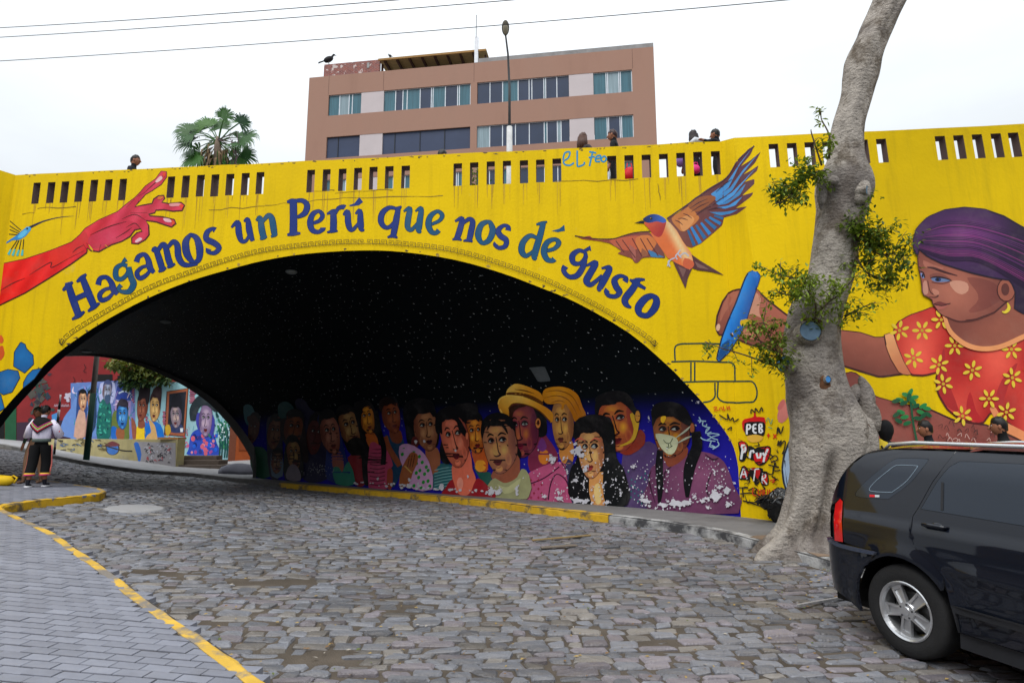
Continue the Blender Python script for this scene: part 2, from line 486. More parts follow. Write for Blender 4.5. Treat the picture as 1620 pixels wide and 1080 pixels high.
# right pavement: from the kerb to the wall and on to the far square
iw = near_i(R_EDGE, (962, 814)); iy = near_i(R_EDGE, (440, 764))
kerb('kerb', R_EDGE[:iw + 1], M_KW, -1, 0.17)
kerb('kerb', R_EDGE[iw:iy + 1], M_KY, -1, 0.17)
kerb('kerb', R_EDGE[iy:], M_KG, -1, 0.17)
iq = near_i(R_EDGE, (420, 762))
sheet('pavement', np.vstack([R_EDGE[:iq + 1], [(-9.5, 23.6), (-8.6, 23.4), (4.6, 12.4), (12, 11.6), (17, 9), (17, 2)]]), KH, M_CONC)
sheet('square', np.vstack([R_EDGE[iq:], [(-36, 34), (-34, 44), (-9, 44), (-8.6, 24.0), (-9.5, 23.6)]]), KH + 0.004, M_CONC_L)

# ------------------------------------------------------------------ cobbles
def px_area(P):
    q = to_px(P); return 0.5 * abs(np.sum(q[:, 0] * np.roll(q[:, 1], -1) - q[:, 1] * np.roll(q[:, 0], -1)))
ROAD_LOOP = np.vstack([L_EDGE[::-1], R_EDGE, [(-36, 32), (-38, 14), (-24, 13.6)]])
HOLES = [(*on_ground(425, 918)[:2], .46, .17), (*on_ground(505, 1036)[:2], .42, .18), (*on_ground(262, 905)[:2], .4, .15), (*on_ground(610, 960)[:2], .3, .1), (*on_ground(370, 985)[:2], .35, .12)]
def piece(poly, z0, tilt, depth, dome, inset, jag, rng):
    """a stone: irregular polygon with a worn, slightly domed top"""
    poly = np.asarray(poly); c = poly.mean(0); k = len(poly)
    zt = lambda p: z0 + (p - c) @ tilt
    o = poly; a = c + (poly - c) * (1 - inset * .35); b = c + (poly - c) * (1 - inset)
    V = [(*p, z0 - depth) for p in o] + [(*p, zt(p) - dome * 1.3 + rng.normal(0, jag)) for p in a] + [(*p, zt(p) - dome * .3 + rng.normal(0, jag * .6)) for p in b] + [(*c, z0 + rng.normal(0, jag * .4))]
    F = []
    for i in range(k):
        j = (i + 1) % k
        F += [(i, j, k + j, k + i), (k + i, k + j, 2 * k + j, 2 * k + i), (2 * k + i, 2 * k + j, 3 * k)]
    return V, F
def lay(rows, keep, shape, hgt, colf, name, m, parent, smooth, **kw):
    items = []
    for poly in rows:
        c = poly.mean(0)
        items.append((poly, c))
    C = np.array([c for _, c in items])
    P3 = np.c_[C, G(C[:, 0], C[:, 1])]; q = to_px(P3)
    ok = (P3[:, 1] > 1.2) & (q[:, 0] > -260) & (q[:, 0] < 1880) & (q[:, 1] < 1420) & keep(C)
    idx = np.where(ok)[0]
    inframe = lambda i: -10 < q[i, 0] < 1630 and q[i, 1] < 1090
    area = {i: px_area(np.c_[items[i][0], np.full(len(items[i][0]), P3[i, 2])]) if inframe(i) else 0 for i in idx}
    big = set(sorted(idx, key=lambda i: -area[i])[:300])
    BV, BF, BC = [], [], []
    for i in idx:
        poly = items[i][0]; hz = hgt(C[i])
        V, F = piece(poly, P3[i, 2] + hz, np.array([RNG.normal(0, kw['tilt']), RNG.normal(0, kw['tilt'])]) + np.array([(g(C[i][0] + .2, C[i][1]) - g(C[i][0] - .2, C[i][1])) / .4, (g(C[i][0], C[i][1] + .2) - g(C[i][0], C[i][1] - .2)) / .4]),
                     kw['depth'], kw['dome'], kw['inset'], kw['jag'], RNG)
        col = colf(C[i])
        if i in big:
            o0 = np.array([*C[i], P3[i, 2] + hz])
            o = mesh_obj(name, np.array(V) - o0, F, m, None, smooth, colors=np.tile(col, (len(V), 1)))
            o.location = o0; o.parent = parent
        else:
            b = len(BV); BV += V; BF += [tuple(t + b for t in f) for f in F]; BC += [col] * len(V)
    o = mesh_obj(name, BV, BF, m, parent, smooth, colors=np.array(BC)); o['kind'] = 'stuff'
    return len(idx)

def cobble_rows():
    out = []; a = math.radians(4)
    v = -3.0
    while v < 30:
        w = 0.105 + 0.055 * RNG.random() + (0.03 if v > 14 else 0)
        ln = []; u = -34 + RNG.random()
        while u < 14:
            l = 0.14 + 0.22 * RNG.random() ** 1.3
            gp = 0.004 + 0.012 * RNG.random()
            k = 10; r0 = min(l, w) * (.1 + .16 * RNG.random())
            # rounded rectangle with uneven corners
            hx, hy = (l - gp) / 2, (w - gp) / 2
            P = []
            for sx, sy, a0 in ((1, 1, 0), (-1, 1, 90), (-1, -1, 180), (1, -1, 270)):
                rr = r0 * (.6 + .8 * RNG.random())
                jx, jy = RNG.normal(0, .014, 2)
                for t in (12, 78):
                    th = math.radians(a0 + t)
                    P.append((sx * (hx - rr) + rr * math.cos(th) + jx, sy * (hy - rr) + rr * math.sin(th) + jy))
            P = np.array(P); rot = RNG.normal(0, .05)
            cth, sth = math.cos(rot), math.sin(rot)
            P = P @ np.array([[cth, sth], [-sth, cth]])
            cu, cv = u + l / 2, v + w / 2 + 0.07 * math.sin(u * .5 + v * .7) + 0.25 * math.sin(u * .13) + RNG.normal(0, .008)
            P = P + (cu, cv)
            P = P @ np.array([[math.cos(a), math.sin(a)], [-math.sin(a), math.cos(a)]])
            out.append(P); u += l
        v += w
    return out
def road_keep(C):
    k = inside(C, ROAD_LOOP)
    for x, y, rx, ry in HOLES:
        d = np.hypot((C[:, 0] - x) / rx, (C[:, 1] - y) / ry)
        k &= ~((d < 1) & (RNG.random(len(C)) < .62))
    # stones must not run into the kerbs
    for E in (L_EDGE, R_EDGE):
        D = np.min(np.hypot(C[:, None, 0] - E[None, ::2, 0], C[:, None, 1] - E[None, ::2, 1]), axis=1); k &= D > 0.1
    return k & (C[:, 1] < 27.5)
def stone_col(c):
    t = RNG.random(); b = 0.09 + 0.105 * RNG.random() + 0.02 * math.sin(c[0] * 1.3 + c[1])
    base = np.array([.95, .99, 1.14]) if t < .62 - .02 * c[0] else np.array([1.07, .97, 1.1]) if t < .82 else np.array([1.08, 1.0, .94])
    return base * b
def stone_h(c):
    d = min(math.hypot((c[0] - x) / (rx * 1.7), (c[1] - y) / (ry * 1.9)) for x, y, rx, ry in HOLES)
    return RNG.normal(0, .0065) - (0.02 * max(0, 1 - d)) + 0.006
lay(cobble_rows(), road_keep, None, stone_h, stone_col, 'cobblestone', M_STONE, road, False, tilt=.035, depth=.06, dome=.011, inset=.20, jag=.004)

# ------------------------------------------------------------------ pavement bricks
_b0, _b1 = on_ground(0, 1006, KH)[:2], on_ground(387, 1040, KH)[:2]
BANG = math.atan2(*(_b1 - _b0)[::-1])
def brick_rows():
    out = []; L, Wd, gp = .225, .112, .009
    n = 0; v = -3.0
    R = np.array([[math.cos(BANG), math.sin(BANG)], [-math.sin(BANG), math.cos(BANG)]])
    while v < 22:
        u = -26 + (L / 2 if n % 2 else 0)
        while u < 6:
            hx, hy = (L - .005) / 2, (Wd - .015) / 2
            P = np.array([(hx, hy), (-hx, hy), (-hx, -hy), (hx, -hy)]) + (u + L / 2, v + Wd / 2) + RNG.normal(0, .0012, 2)
            out.append(P @ R); u += L
        v += Wd; n += 1
    return out
def brick_keep(C):
    k = inside(C, L_LOOP)
    D = np.min(np.hypot(C[:, None, 0] - L_EDGE[None, ::2, 0], C[:, None, 1] - L_EDGE[None, ::2, 1]), axis=1)
    return k & (D > 0.11) & (C[:, 1] < 15)
def brick_col(c):
    return np.array([.92, .97, 1.18]) * (0.175 + 0.05 * RNG.random() + (0.02 if RNG.random() < .1 else 0))
lay(brick_rows(), brick_keep, None, lambda c: KH + RNG.normal(0, .0015), brick_col, 'brick', M_BRICK, pavement, False, tilt=.006, depth=.05, dome=.002, inset=.04, jag=.0005)
# ================================================================== the bridge
TH = math.atan(0.105)
FD = np.array([math.cos(TH), -math.sin(TH), 0.0])           # along the face
FN = np.array([-math.sin(TH), -math.cos(TH), 0.0])          # out of the face
FO = np.array([0.0, 12.0, 0.0])
FACE = Plane(FO, FN)
UPV = np.array([0, 0, 1.0])
def sz(P, o=FO): P = np.asarray(P) - o; return np.stack([P @ FD, P[:, 2]], 1)
def from_sz(q, back=0.0): q = np.asarray(q, float); return FO + q[:, :1] * FD + q[:, 1:2] * UPV - FN * back
ARCH_PX = [(1172, 812), (1171, 770), (1166, 728), (1157, 698.5), (1139, 671), (1113, 638), (1080, 602), (1056, 578), (996, 527), (914, 479.5), (858, 456), (793, 431.5), (720, 411), (642, 399),
           (574, 396), (488, 401), (420, 411.5), (359, 427), (296, 446), (233, 472), (170, 505), (120, 537), (82, 566), (55, 593), (30, 620), (7, 646), (-12, 670), (-31, 700), (-37, 750), (-41, 800)]
ARCH = crom(sz(FACE.px(ARCH_PX)), 3)
ZTOP = float(np.mean([FACE.px([(30, 278)])[0, 2], FACE.px([(1143, 222)])[0, 2]]))
SR = float(sz(FACE.px([(1172, 812)]))[0, 0]); SL = float(sz(FACE.px([(24, 280)]))[0, 0])
ARCH[:, 0] = np.clip(ARCH[:, 0], SL + .02, SR - .0)
ARCH[0] = (SR - .002, -.6); ARCH[-1] = (SL + .02, -.6)
TV = np.array([-13.38, 11.28, -0.736])
TVH = TV * (1, 1, 0)
ZDECK = ZTOP - 1.02
THK = 0.25

def wall_mat():
    m = mat('yellow_wall', (0.80, 0.54, 0.002), 0.7, 0.07, 0.9, 0.2, 18, spec=0.12)
    t = m.node_tree; n = t.nodes.new; L = t.links.new; b = t.nodes['Principled BSDF']
    src = b.inputs['Base Color'].links[0].from_socket
    co = n('ShaderNodeTexCoord')
    def layer(src, stretch, scale, lo, hi, amt, col, detail=7):
        mp_ = n('ShaderNodeMapping'); mp_.inputs['Scale'].default_value = stretch; L(co.outputs['Object'], mp_.inputs[0])
        nz = n('ShaderNodeTexNoise'); nz.inputs['Scale'].default_value = scale; nz.inputs['Detail'].default_value = detail; nz.inputs['Roughness'].default_value = .66
        L(mp_.outputs[0], nz.inputs[0])
        r = n('ShaderNodeMapRange'); r.inputs[1].default_value = lo; r.inputs[2].default_value = hi; r.inputs[3].default_value = 0; r.inputs[4].default_value = amt
        L(nz.outputs[0], r.inputs[0])
        mx = n('ShaderNodeMixRGB'); L(r.outputs[0], mx.inputs[0]); L(src, mx.inputs[1]); mx.inputs[2].default_value = (*col, 1)
        return mx.outputs[0]
    src = layer(src, (3.0, 3.0, 0.16), 1.6, .50, .78, .40, (0.36, 0.24, 0.01))        # rain streaks
    src = layer(src, (1, 1, 1), 0.5, .5, .75, .30, (0.62, 0.40, 0.008))               # uneven coats
    src = layer(src, (1, 1, 1), 1.3, .68, .75, .3, (0.72, 0.6, 0.18))               # bare, chalky patches
    src = layer(src, (.7, .7, 6.0), 2.0, .60, .75, .22, (0.5, 0.34, 0.01))             # courses showing through
    src = layer(src, (1, 1, 1), 6.0, .70, .76, .5, (0.12, 0.1, 0.06))                  # spots of grime
    L(src, b.inputs['Base Color'])
    return m
M_YEL = wall_mat()
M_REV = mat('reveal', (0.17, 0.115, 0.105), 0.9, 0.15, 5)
M_PAINT = mat('mural_paint', (1, 1, 1), 0.55, 0.10, 3.5, 0.08, 25, spec=0.3, attr=True, dirt=0.12, dcol=(0.3, 0.26, 0.2), dscale=2.0)
M_PAINT2 = mat('mural_paint_old', (1, 1, 1), 0.5, 0.14, 5, 0.08, 25, spec=0.18, attr=True, dirt=0.09, dcol=(0.3, 0.29, 0.28), dscale=2.2)
M_COPE = mat('coping_top', (0.24, 0.2, 0.1), 0.85, 0.25, 4, 0.3, 30, dirt=0.7, dcol=(0.06, 0.055, 0.05), dscale=3)

bridge = empty('bridge', from_sz([[0.0, 0.0]])[0], 0, 'yellow painted road bridge with a wide arch, slotted parapets and murals', 'bridge')

def slab(name, to3, n, loop, holes, thick, mats, cope=True, skip=None):
    """a wall panel with see-through slots; mats = face, reveal, top"""
    v, f = cdt([loop] + holes)
    V = []; F = []; M = []
    for off in (0, thick):
        b = len(V); V += list(to3(v) - n * off)
        for q in f:
            a, bb, c = (v[i] for i in q[:3])
            ccw = (bb[0] - a[0]) * (c[1] - a[1]) - (bb[1] - a[1]) * (c[0] - a[0]) > 0
            q = list(q) if ccw else list(q)[::-1]
            F.append([i + b for i in (q if off == 0 else q[::-1])]); M.append(0)
    for li, lp in enumerate([loop] + holes):
        A = to3(np.asarray(lp)); B = A - n * thick; k = len(lp); b = len(V); V += list(A) + list(B)
        ar = sum(lp[i][0] * lp[(i + 1) % k][1] - lp[(i + 1) % k][0] * lp[i][1] for i in range(k))
        for i in range(k):
            j = (i + 1) % k
            q = [b + i, b + k + i, b + k + j, b + j]
            top = li == 0 and abs(lp[i][1] - lp[j][1]) < .12 and min(lp[i][1], lp[j][1]) > ZTOP - .3
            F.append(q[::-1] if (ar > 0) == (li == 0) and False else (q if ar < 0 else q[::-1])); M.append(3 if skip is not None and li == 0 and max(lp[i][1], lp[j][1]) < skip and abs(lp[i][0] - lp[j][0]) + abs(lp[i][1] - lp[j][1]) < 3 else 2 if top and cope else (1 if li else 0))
    return mesh_obj(name, V, F, mats, bridge, fm=M, wc=True)

def slot(s, zb, zt, w): return [(s - w / 2, zb), (s + w / 2, zb), (s + w / 2, zt), (s - w / 2, zt)]
SLOT_PX = [(56.7, 308), (80, 307), (101.7, 306), (124.7, 305), (147.7, 304), (170.7, 303), (193.7, 302)] + \
          [(x, 298 - i) for i, x in enumerate((270, 293.3, 316.7, 339.7, 363.3, 387.7, 411))] + \
          [(x, 286 - i * .9) for i, x in enumerate((491.5, 516.3, 541.5, 566, 590.4, 615.6, 641.5))] + \
          [(x, 275 - i) for i, x in enumerate((724, 750, 776.3, 801.9, 828.9, 854.8, 881))] + \
          [(x, 263.5 - i) for i, x in enumerate((968, 995.3, 1022.6, 1050, 1077.3, 1104.2, 1132.5))]
_zb = [FACE.px([p])[0, 2] for p in ((55, 326), (641, 300), (1132, 276.5))]; _zt = [FACE.px([p])[0, 2] for p in ((55, 291), (641, 263), (1132, 236))]
SS = sz(FACE.px(SLOT_PX))[:, 0]
slots = [slot(s, ZTOP - .70 + .006 * math.sin(i * 3), ZTOP - .205 + .005 * math.sin(i * 5), .175 + .006 * math.sin(i * 7)) for i, s in enumerate(SS)]
loop = [(SL, ZTOP), (SR, ZTOP)] + [tuple(p) for p in ARCH] + [(SL, -.6)]
# uneven top line
tops = [(s, ZTOP + RNG.normal(0, .006)) for s in np.linspace(SL, SR, 26)]
loop = tops + [tuple(p) for p in ARCH] + [(SL, -.6)]
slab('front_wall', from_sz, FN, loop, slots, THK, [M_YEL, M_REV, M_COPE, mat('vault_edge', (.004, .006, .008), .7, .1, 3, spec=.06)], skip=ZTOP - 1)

# wing wall on the right: leans back, stands proud of the front wall; a slanting face joins the two
def delta(z): return 0.2 + (ZTOP - z) * (0.5 / ZTOP)
WT = from_sz([[SR + .2, ZTOP]])[0] + FN * .2
WB = from_sz([[SR + .7, 0.0]])[0] + FN * .7
WU = (WT - from_sz([[SR + .2, 0.0]])[0] - FN * .7); WU /= np.linalg.norm(WU)      # up the slope
WN = np.cross(FD, WU); WN /= np.linalg.norm(WN)
if WN @ FN < 0: WN = -WN
WING = Plane(WT, WN)
def wz(P): P = np.asarray(P) - WT; return np.stack([P @ FD, P @ WU], 1)
def from_wz(q): q = np.asarray(q, float); return WT + q[:, :1] * FD + q[:, 1:2] * WU
ZTW = float(WING.px([(1400, 206.5)])[0, 2])
hw = wz(WING.px([(1300, 211.5)]))[0, 1]
wl = wz(np.array([WT, WB]))                   # left edge, top and bottom
kx = (wl[1, 0] - wl[0, 0]) / (wl[1, 1] - wl[0, 1])
edge = lambda h: wl[0, 0] + kx * (h - wl[0, 1])
RS_PX = [(1225, 247), (1254, 245), (1282, 244), (1310, 243), (1338, 241.5), (1367, 240), (1396, 238.5), (1489.7, 235.8), (1519, 234.5), (1548.5, 233), (1578.5, 231.5), (1606, 230), (1634, 228), (1662, 227)]
rs = wz(WING.px(RS_PX))
wslots = [slot(a, hw - .66 + .004 * math.sin(i), hw - .17, .178) for i, (a, b) in enumerate(rs)]
hb = wl[1, 1] - .7
WL = 16.0
wloop = [(edge(hw), hw)] + [(s, hw + RNG.normal(0, .006)) for s in np.linspace(1, WL, 18)] + [(WL, hb), (edge(hb), hb)]
ZT_save = ZTOP; ZTOP_ = ZTOP
ZTOP = -1e9; slab('wing_wall', from_wz, WN, wloop, wslots, .2, [M_YEL, M_REV, M_COPE]); ZTOP = ZTOP_
e0, e1 = from_wz([[edge(hw), hw]])[0], from_wz([[edge(hb), hb]])[0]
f0, f1 = from_sz([[SR, ZTOP]])[0], from_sz([[SR, e1[2]]])[0]
CHN = np.cross(f1 - f0, e0 - f0); CHN /= np.linalg.norm(CHN)
if CHN @ FN < 0: CHN = -CHN
CHAM = Plane(f0, CHN)
def solid(name, quad, n, th, m, parent=None):
    q = [np.asarray(p) for p in quad]; b = [p - n * th for p in q]
    k = len(q); F = [tuple(range(k)), tuple(range(k, 2 * k))[::-1]] + [(i, i + k, (i + 1) % k + k, (i + 1) % k) for i in range(k)]
    return mesh_obj(name, q + b, F, m, parent, wc=parent is not None)
solid('corner_face', [f0 - UPV * .001, e0 - UPV * .001, e1, f1], CHN, .16, M_YEL, bridge)
# left wing, just in frame at the top left
l0 = from_sz([[SL, ZTOP]])[0]; l1 = from_sz([[SL, -.6]])[0]
a0 = l0 - FD * .2 + FN * .2 + UPV * .04; a1 = l1 - FD * .7 + FN * .7
CLN = np.cross(l1 - l0, a0 - l0); CLN /= np.linalg.norm(CLN)
if CLN @ FN < 0: CLN = -CLN
solid('corner_face', [a0, l0, l1, a1], CLN, .16, M_YEL, bridge)
solid('wing_wall', [a0 - FD * 9, a0 + FD * .001, a1 + FD * .001, a1 - FD * 9], FN, .2, M_YEL, bridge)

# vault: the arch carried back along the street, which passes under at an angle
NS = 44
arc = np.r_[0, np.cumsum(np.linalg.norm(np.diff(ARCH, axis=0), axis=1))]
VA = from_sz(ARCH); K = len(ARCH)
V = []; C = []; UV = []
band = lin((34, 30, 150))
for j in range(NS + 1):
    t = j / NS
    P = VA + TV * t
    for i in range(K):
        V.append(P[i])
        a = arc[i]
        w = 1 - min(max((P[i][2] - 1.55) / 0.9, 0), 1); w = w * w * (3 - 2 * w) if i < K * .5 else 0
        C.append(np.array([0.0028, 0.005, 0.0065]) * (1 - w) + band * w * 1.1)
        UV.append((a, t * 22.5))
F = [(j * K + i, j * K + i + 1, (j + 1) * K + i + 1, (j + 1) * K + i) for j in range(NS) for i in range(K - 1)]
def vault_mat():
    m = mat('night_sky_vault', (1, 1, 1), 0.7, 0.12, 1.5, 0.1, 20, spec=0.06, attr=True)
    t = m.node_tree; n = t.nodes.new; L = t.links.new; b = t.nodes['Principled BSDF']
    src = b.inputs['Base Color'].links[0].from_socket
    uv = n('ShaderNodeUVMap'); uv.uv_map = 'UVMap'
    for sc_, r0, thr, seed in ((3.6, .046, .42, 0.0), (2.1, .040, .5, 7.3)):
        mp_ = n('ShaderNodeMapping'); mp_.inputs['Location'].default_value = (seed, seed * .7, 0); L(uv.outputs[0], mp_.inputs[0])
        vo = n('ShaderNodeTexVoronoi'); vo.voronoi_dimensions = '2D'; vo.inputs['Scale'].default_value = sc_
        L(mp_.outputs[0], vo.inputs['Vector'])
        lt = n('ShaderNodeMath'); lt.operation = 'LESS_THAN'; lt.inputs[1].default_value = r0; L(vo.outputs['Distance'], lt.inputs[0])
        sp = n('ShaderNodeSeparateColor'); L(vo.outputs['Color'], sp.inputs[0])
        gt = n('ShaderNodeMath'); gt.operation = 'GREATER_THAN'; gt.inputs[1].default_value = thr; L(sp.outputs[0], gt.inputs[0])
        mu = n('ShaderNodeMath'); mu.operation = 'MULTIPLY'; L(lt.outputs[0], mu.inputs[0]); L(gt.outputs[0], mu.inputs[1])
        m2 = n('ShaderNodeMath'); m2.operation = 'MULTIPLY'; L(mu.outputs[0], m2.inputs[0]); L(sp.outputs[1], m2.inputs[1])
        mx = n('ShaderNodeMixRGB'); L(m2.outputs[0], mx.inputs[0]); L(src, mx.inputs[1]); mx.inputs[2].default_value = (.6, .64, .66, 1)
        src = mx.outputs[0]
    L(src, b.inputs['Base Color'])
    return m
mesh_obj('vault', V, F, vault_mat(), bridge, smooth=True, colors=np.array(C), uv=np.array(UV), wc=True)
# far front wall with the same arch, deck and parapet of the far side
far = lambda q, back=0.0: from_sz(q) + TV
slab('rear_wall', far, -FN, [(SL, ZDECK + 1.74), (SR, ZDECK + 1.74)] + [tuple(p) for p in ARCH] + [(SL, -.6)], [], .25, [M_CONC, M_REV, M_COPE], False)
_a, _b = from_sz([[SR, ZDECK]])[0] - FN * THK, from_sz([[SL, ZDECK]])[0] - FN * THK
M_DECK = mat('deck_paving', (0.2, 0.19, 0.18), 0.85, 0.15, 3)
deck = [_a, _b, _b + TVH, _a + TVH]
solid('deck', deck, UPV, .3, M_DECK, bridge)
# upper street level to the right and behind, with its earth face towards the lower street
hz0 = ZDECK - .004
R0 = from_wz([[0.4, hw]])[0]; up_loop = [(SR, 0)]
pts = [_a, _a + TVH, _a + TVH + np.array([-1.0, 2.6, 0]), np.array([-13.5, 34, hz0]), np.array([-13.5, 75, hz0]), np.array([60, 75, hz0]), np.array([60, 7, hz0]), np.array([20.3, 9.9, hz0]), _a + FD * .3]
pts = [np.array([p[0], p[1], hz0]) for p in pts]
n_ = len(pts); bot = [p - UPV * 8.5 for p in pts]
o = mesh_obj('upper_street', pts + bot, [tuple(range(n_))] + [(i, (i + 1) % n_, (i + 1) % n_ + n_, i + n_) for i in range(n_)], M_DECK); o['kind'] = 'structure'
print('ZTOP', ZTOP, 'ZDECK', ZDECK, 'SR', SR, 'SL', SL, 'slots z', np.array(_zb) - ZTOP, np.array(_zt) - ZTOP)
# flat lamps on the vault
def vault_point(px):
    """point of the vault (with outward normal) seen at a pixel"""
    P, Nn = VAULT.hit(np.array([px], float)); return P[0], Nn[0]
class Vault:
    """the ruled surface of the vault as a painting ground"""
    def __init__(s):
        s.M = np.linalg.inv(np.stack([FD, UPV, TV], 1))
        A, B = ARCH[:-1], ARCH[1:]; s.A, s.B = A, B
        T = B - A; T3 = T[:, :1] * FD + T[:, 1:2] * UPV
        Nn = np.cross(T3, TV); s.N = Nn / np.linalg.norm(Nn, axis=1)[:, None]
        ctr = np.array([(SL + SR) / 2, 1.0])
        mid = (A + B) / 2; inw = (ctr - mid); inw3 = inw[:, :1] * FD + inw[:, 1:2] * UPV
        s.N *= np.sign((s.N * inw3).sum(1))[:, None]
        s.VN = np.vstack([s.N[:1], (s.N[:-1] + s.N[1:]), s.N[-1:]]); s.VN /= np.linalg.norm(s.VN, axis=1)[:, None]
    def hit(s, p):
        d = rays(p) @ s.M.T; o = s.M @ (ORI - FO)          # in (s, z, t) coordinates
        P = np.zeros((len(d), 3)); Nn = np.zeros((len(d), 3))
        e = s.B - s.A
        for k in range(len(d)):
            dx, dz = d[k, 0], d[k, 1]
            den = dx * e[:, 1] - dz * e[:, 0]
            rx, rz = s.A[:, 0] - o[0], s.A[:, 1] - o[1]
            with np.errstate(divide='ignore', invalid='ignore'):
                lam = (rx * e[:, 1] - rz * e[:, 0]) / den; w = (rx * dz - rz * dx) / den
            tt = o[2] + lam * d[k, 2]
            ok = (w >= -1e-6) & (w <= 1 + 1e-6) & (lam > 0) & (tt > -.15)
            if not ok.any():
                i = 0; lam_i = np.nan
                ok = (lam > 0) & (w > -.6) & (w < 1.6)
            i = np.where(ok)[0]
            if len(i) == 0: P[k] = P[k - 1]; Nn[k] = Nn[k - 1]; continue
            i = i[np.argmin(lam[i])]
            q = o + lam[i] * d[k]
            P[k] = FO + q[0] * FD + q[1] * UPV + q[2] * TV
            ww = min(max(w[i], 0), 1); Nn[k] = s.VN[i] * (1 - ww) + s.VN[i + 1] * ww
        return P, Nn / np.linalg.norm(Nn, axis=1)[:, None]
    def place(s, p, off):
        P, Nn = s.hit(p); return P + Nn * np.asarray(off).reshape(-1, 1)
VAULT = Vault()
class Front:
    """front wall, slanting corner and wing wall as one painting ground"""
    def place(s, p, off):
        A, B, C = FACE.px(p), CHAM.px(p), WING.px(p); off = np.asarray(off).reshape(-1, 1) * np.ones((len(A), 1))
        useA = (sz(A)[:, 0] <= SR)[:, None]
        q = wz(C); useC = (q[:, 0] >= edge(q[:, 1]))[:, None] & ~useA
        return np.where(useA, A + FN * off, np.where(useC, C + WN * off, B + CHN * off))
FRONT = Front()
_e = to_px([f0, f1, e0, e1])
FRONT.seams = [(_e[0], _e[1]), (_e[2], _e[3])]
for k, (x, y, rr) in enumerate([(461, 429, .13), (262, 508, .16), (137, 555, .17)]):
    P, nn = vault_point((x, y))
    mb = MB(); mb.lathe([(0, .05), (rr * .8, .045), (rr, .02), (rr, 0), (0, 0)], n=18)
    o = mb.build('ceiling_lamp', rgb(120, 128, 128), None, True)
    o.location = P; o.rotation_euler = Vector(nn).to_track_quat('Z', 'Y').to_euler()
    tag(o, ['round unlit lamp disc nearest the front edge of the arch ceiling', 'round unlit lamp disc half way along the dark arch ceiling', 'round unlit lamp disc at the far end of the arch ceiling'][k], 'ceiling lamp', 'lamps on the arch ceiling')
# ================================================================== lettering and paintings on the front
def zt(ox, oy, k): return lambda pts: [(ox + p[0] / k, oy + p[1] / k) + tuple(q / k for q in p[2:]) for p in pts]
ZA, ZB, ZC = zt(0, 180, 3.0), zt(420, 290, 5.4), zt(690, 320, 4.154)
NAVY, TEAL = (8, 44, 122), (4, 78, 118)
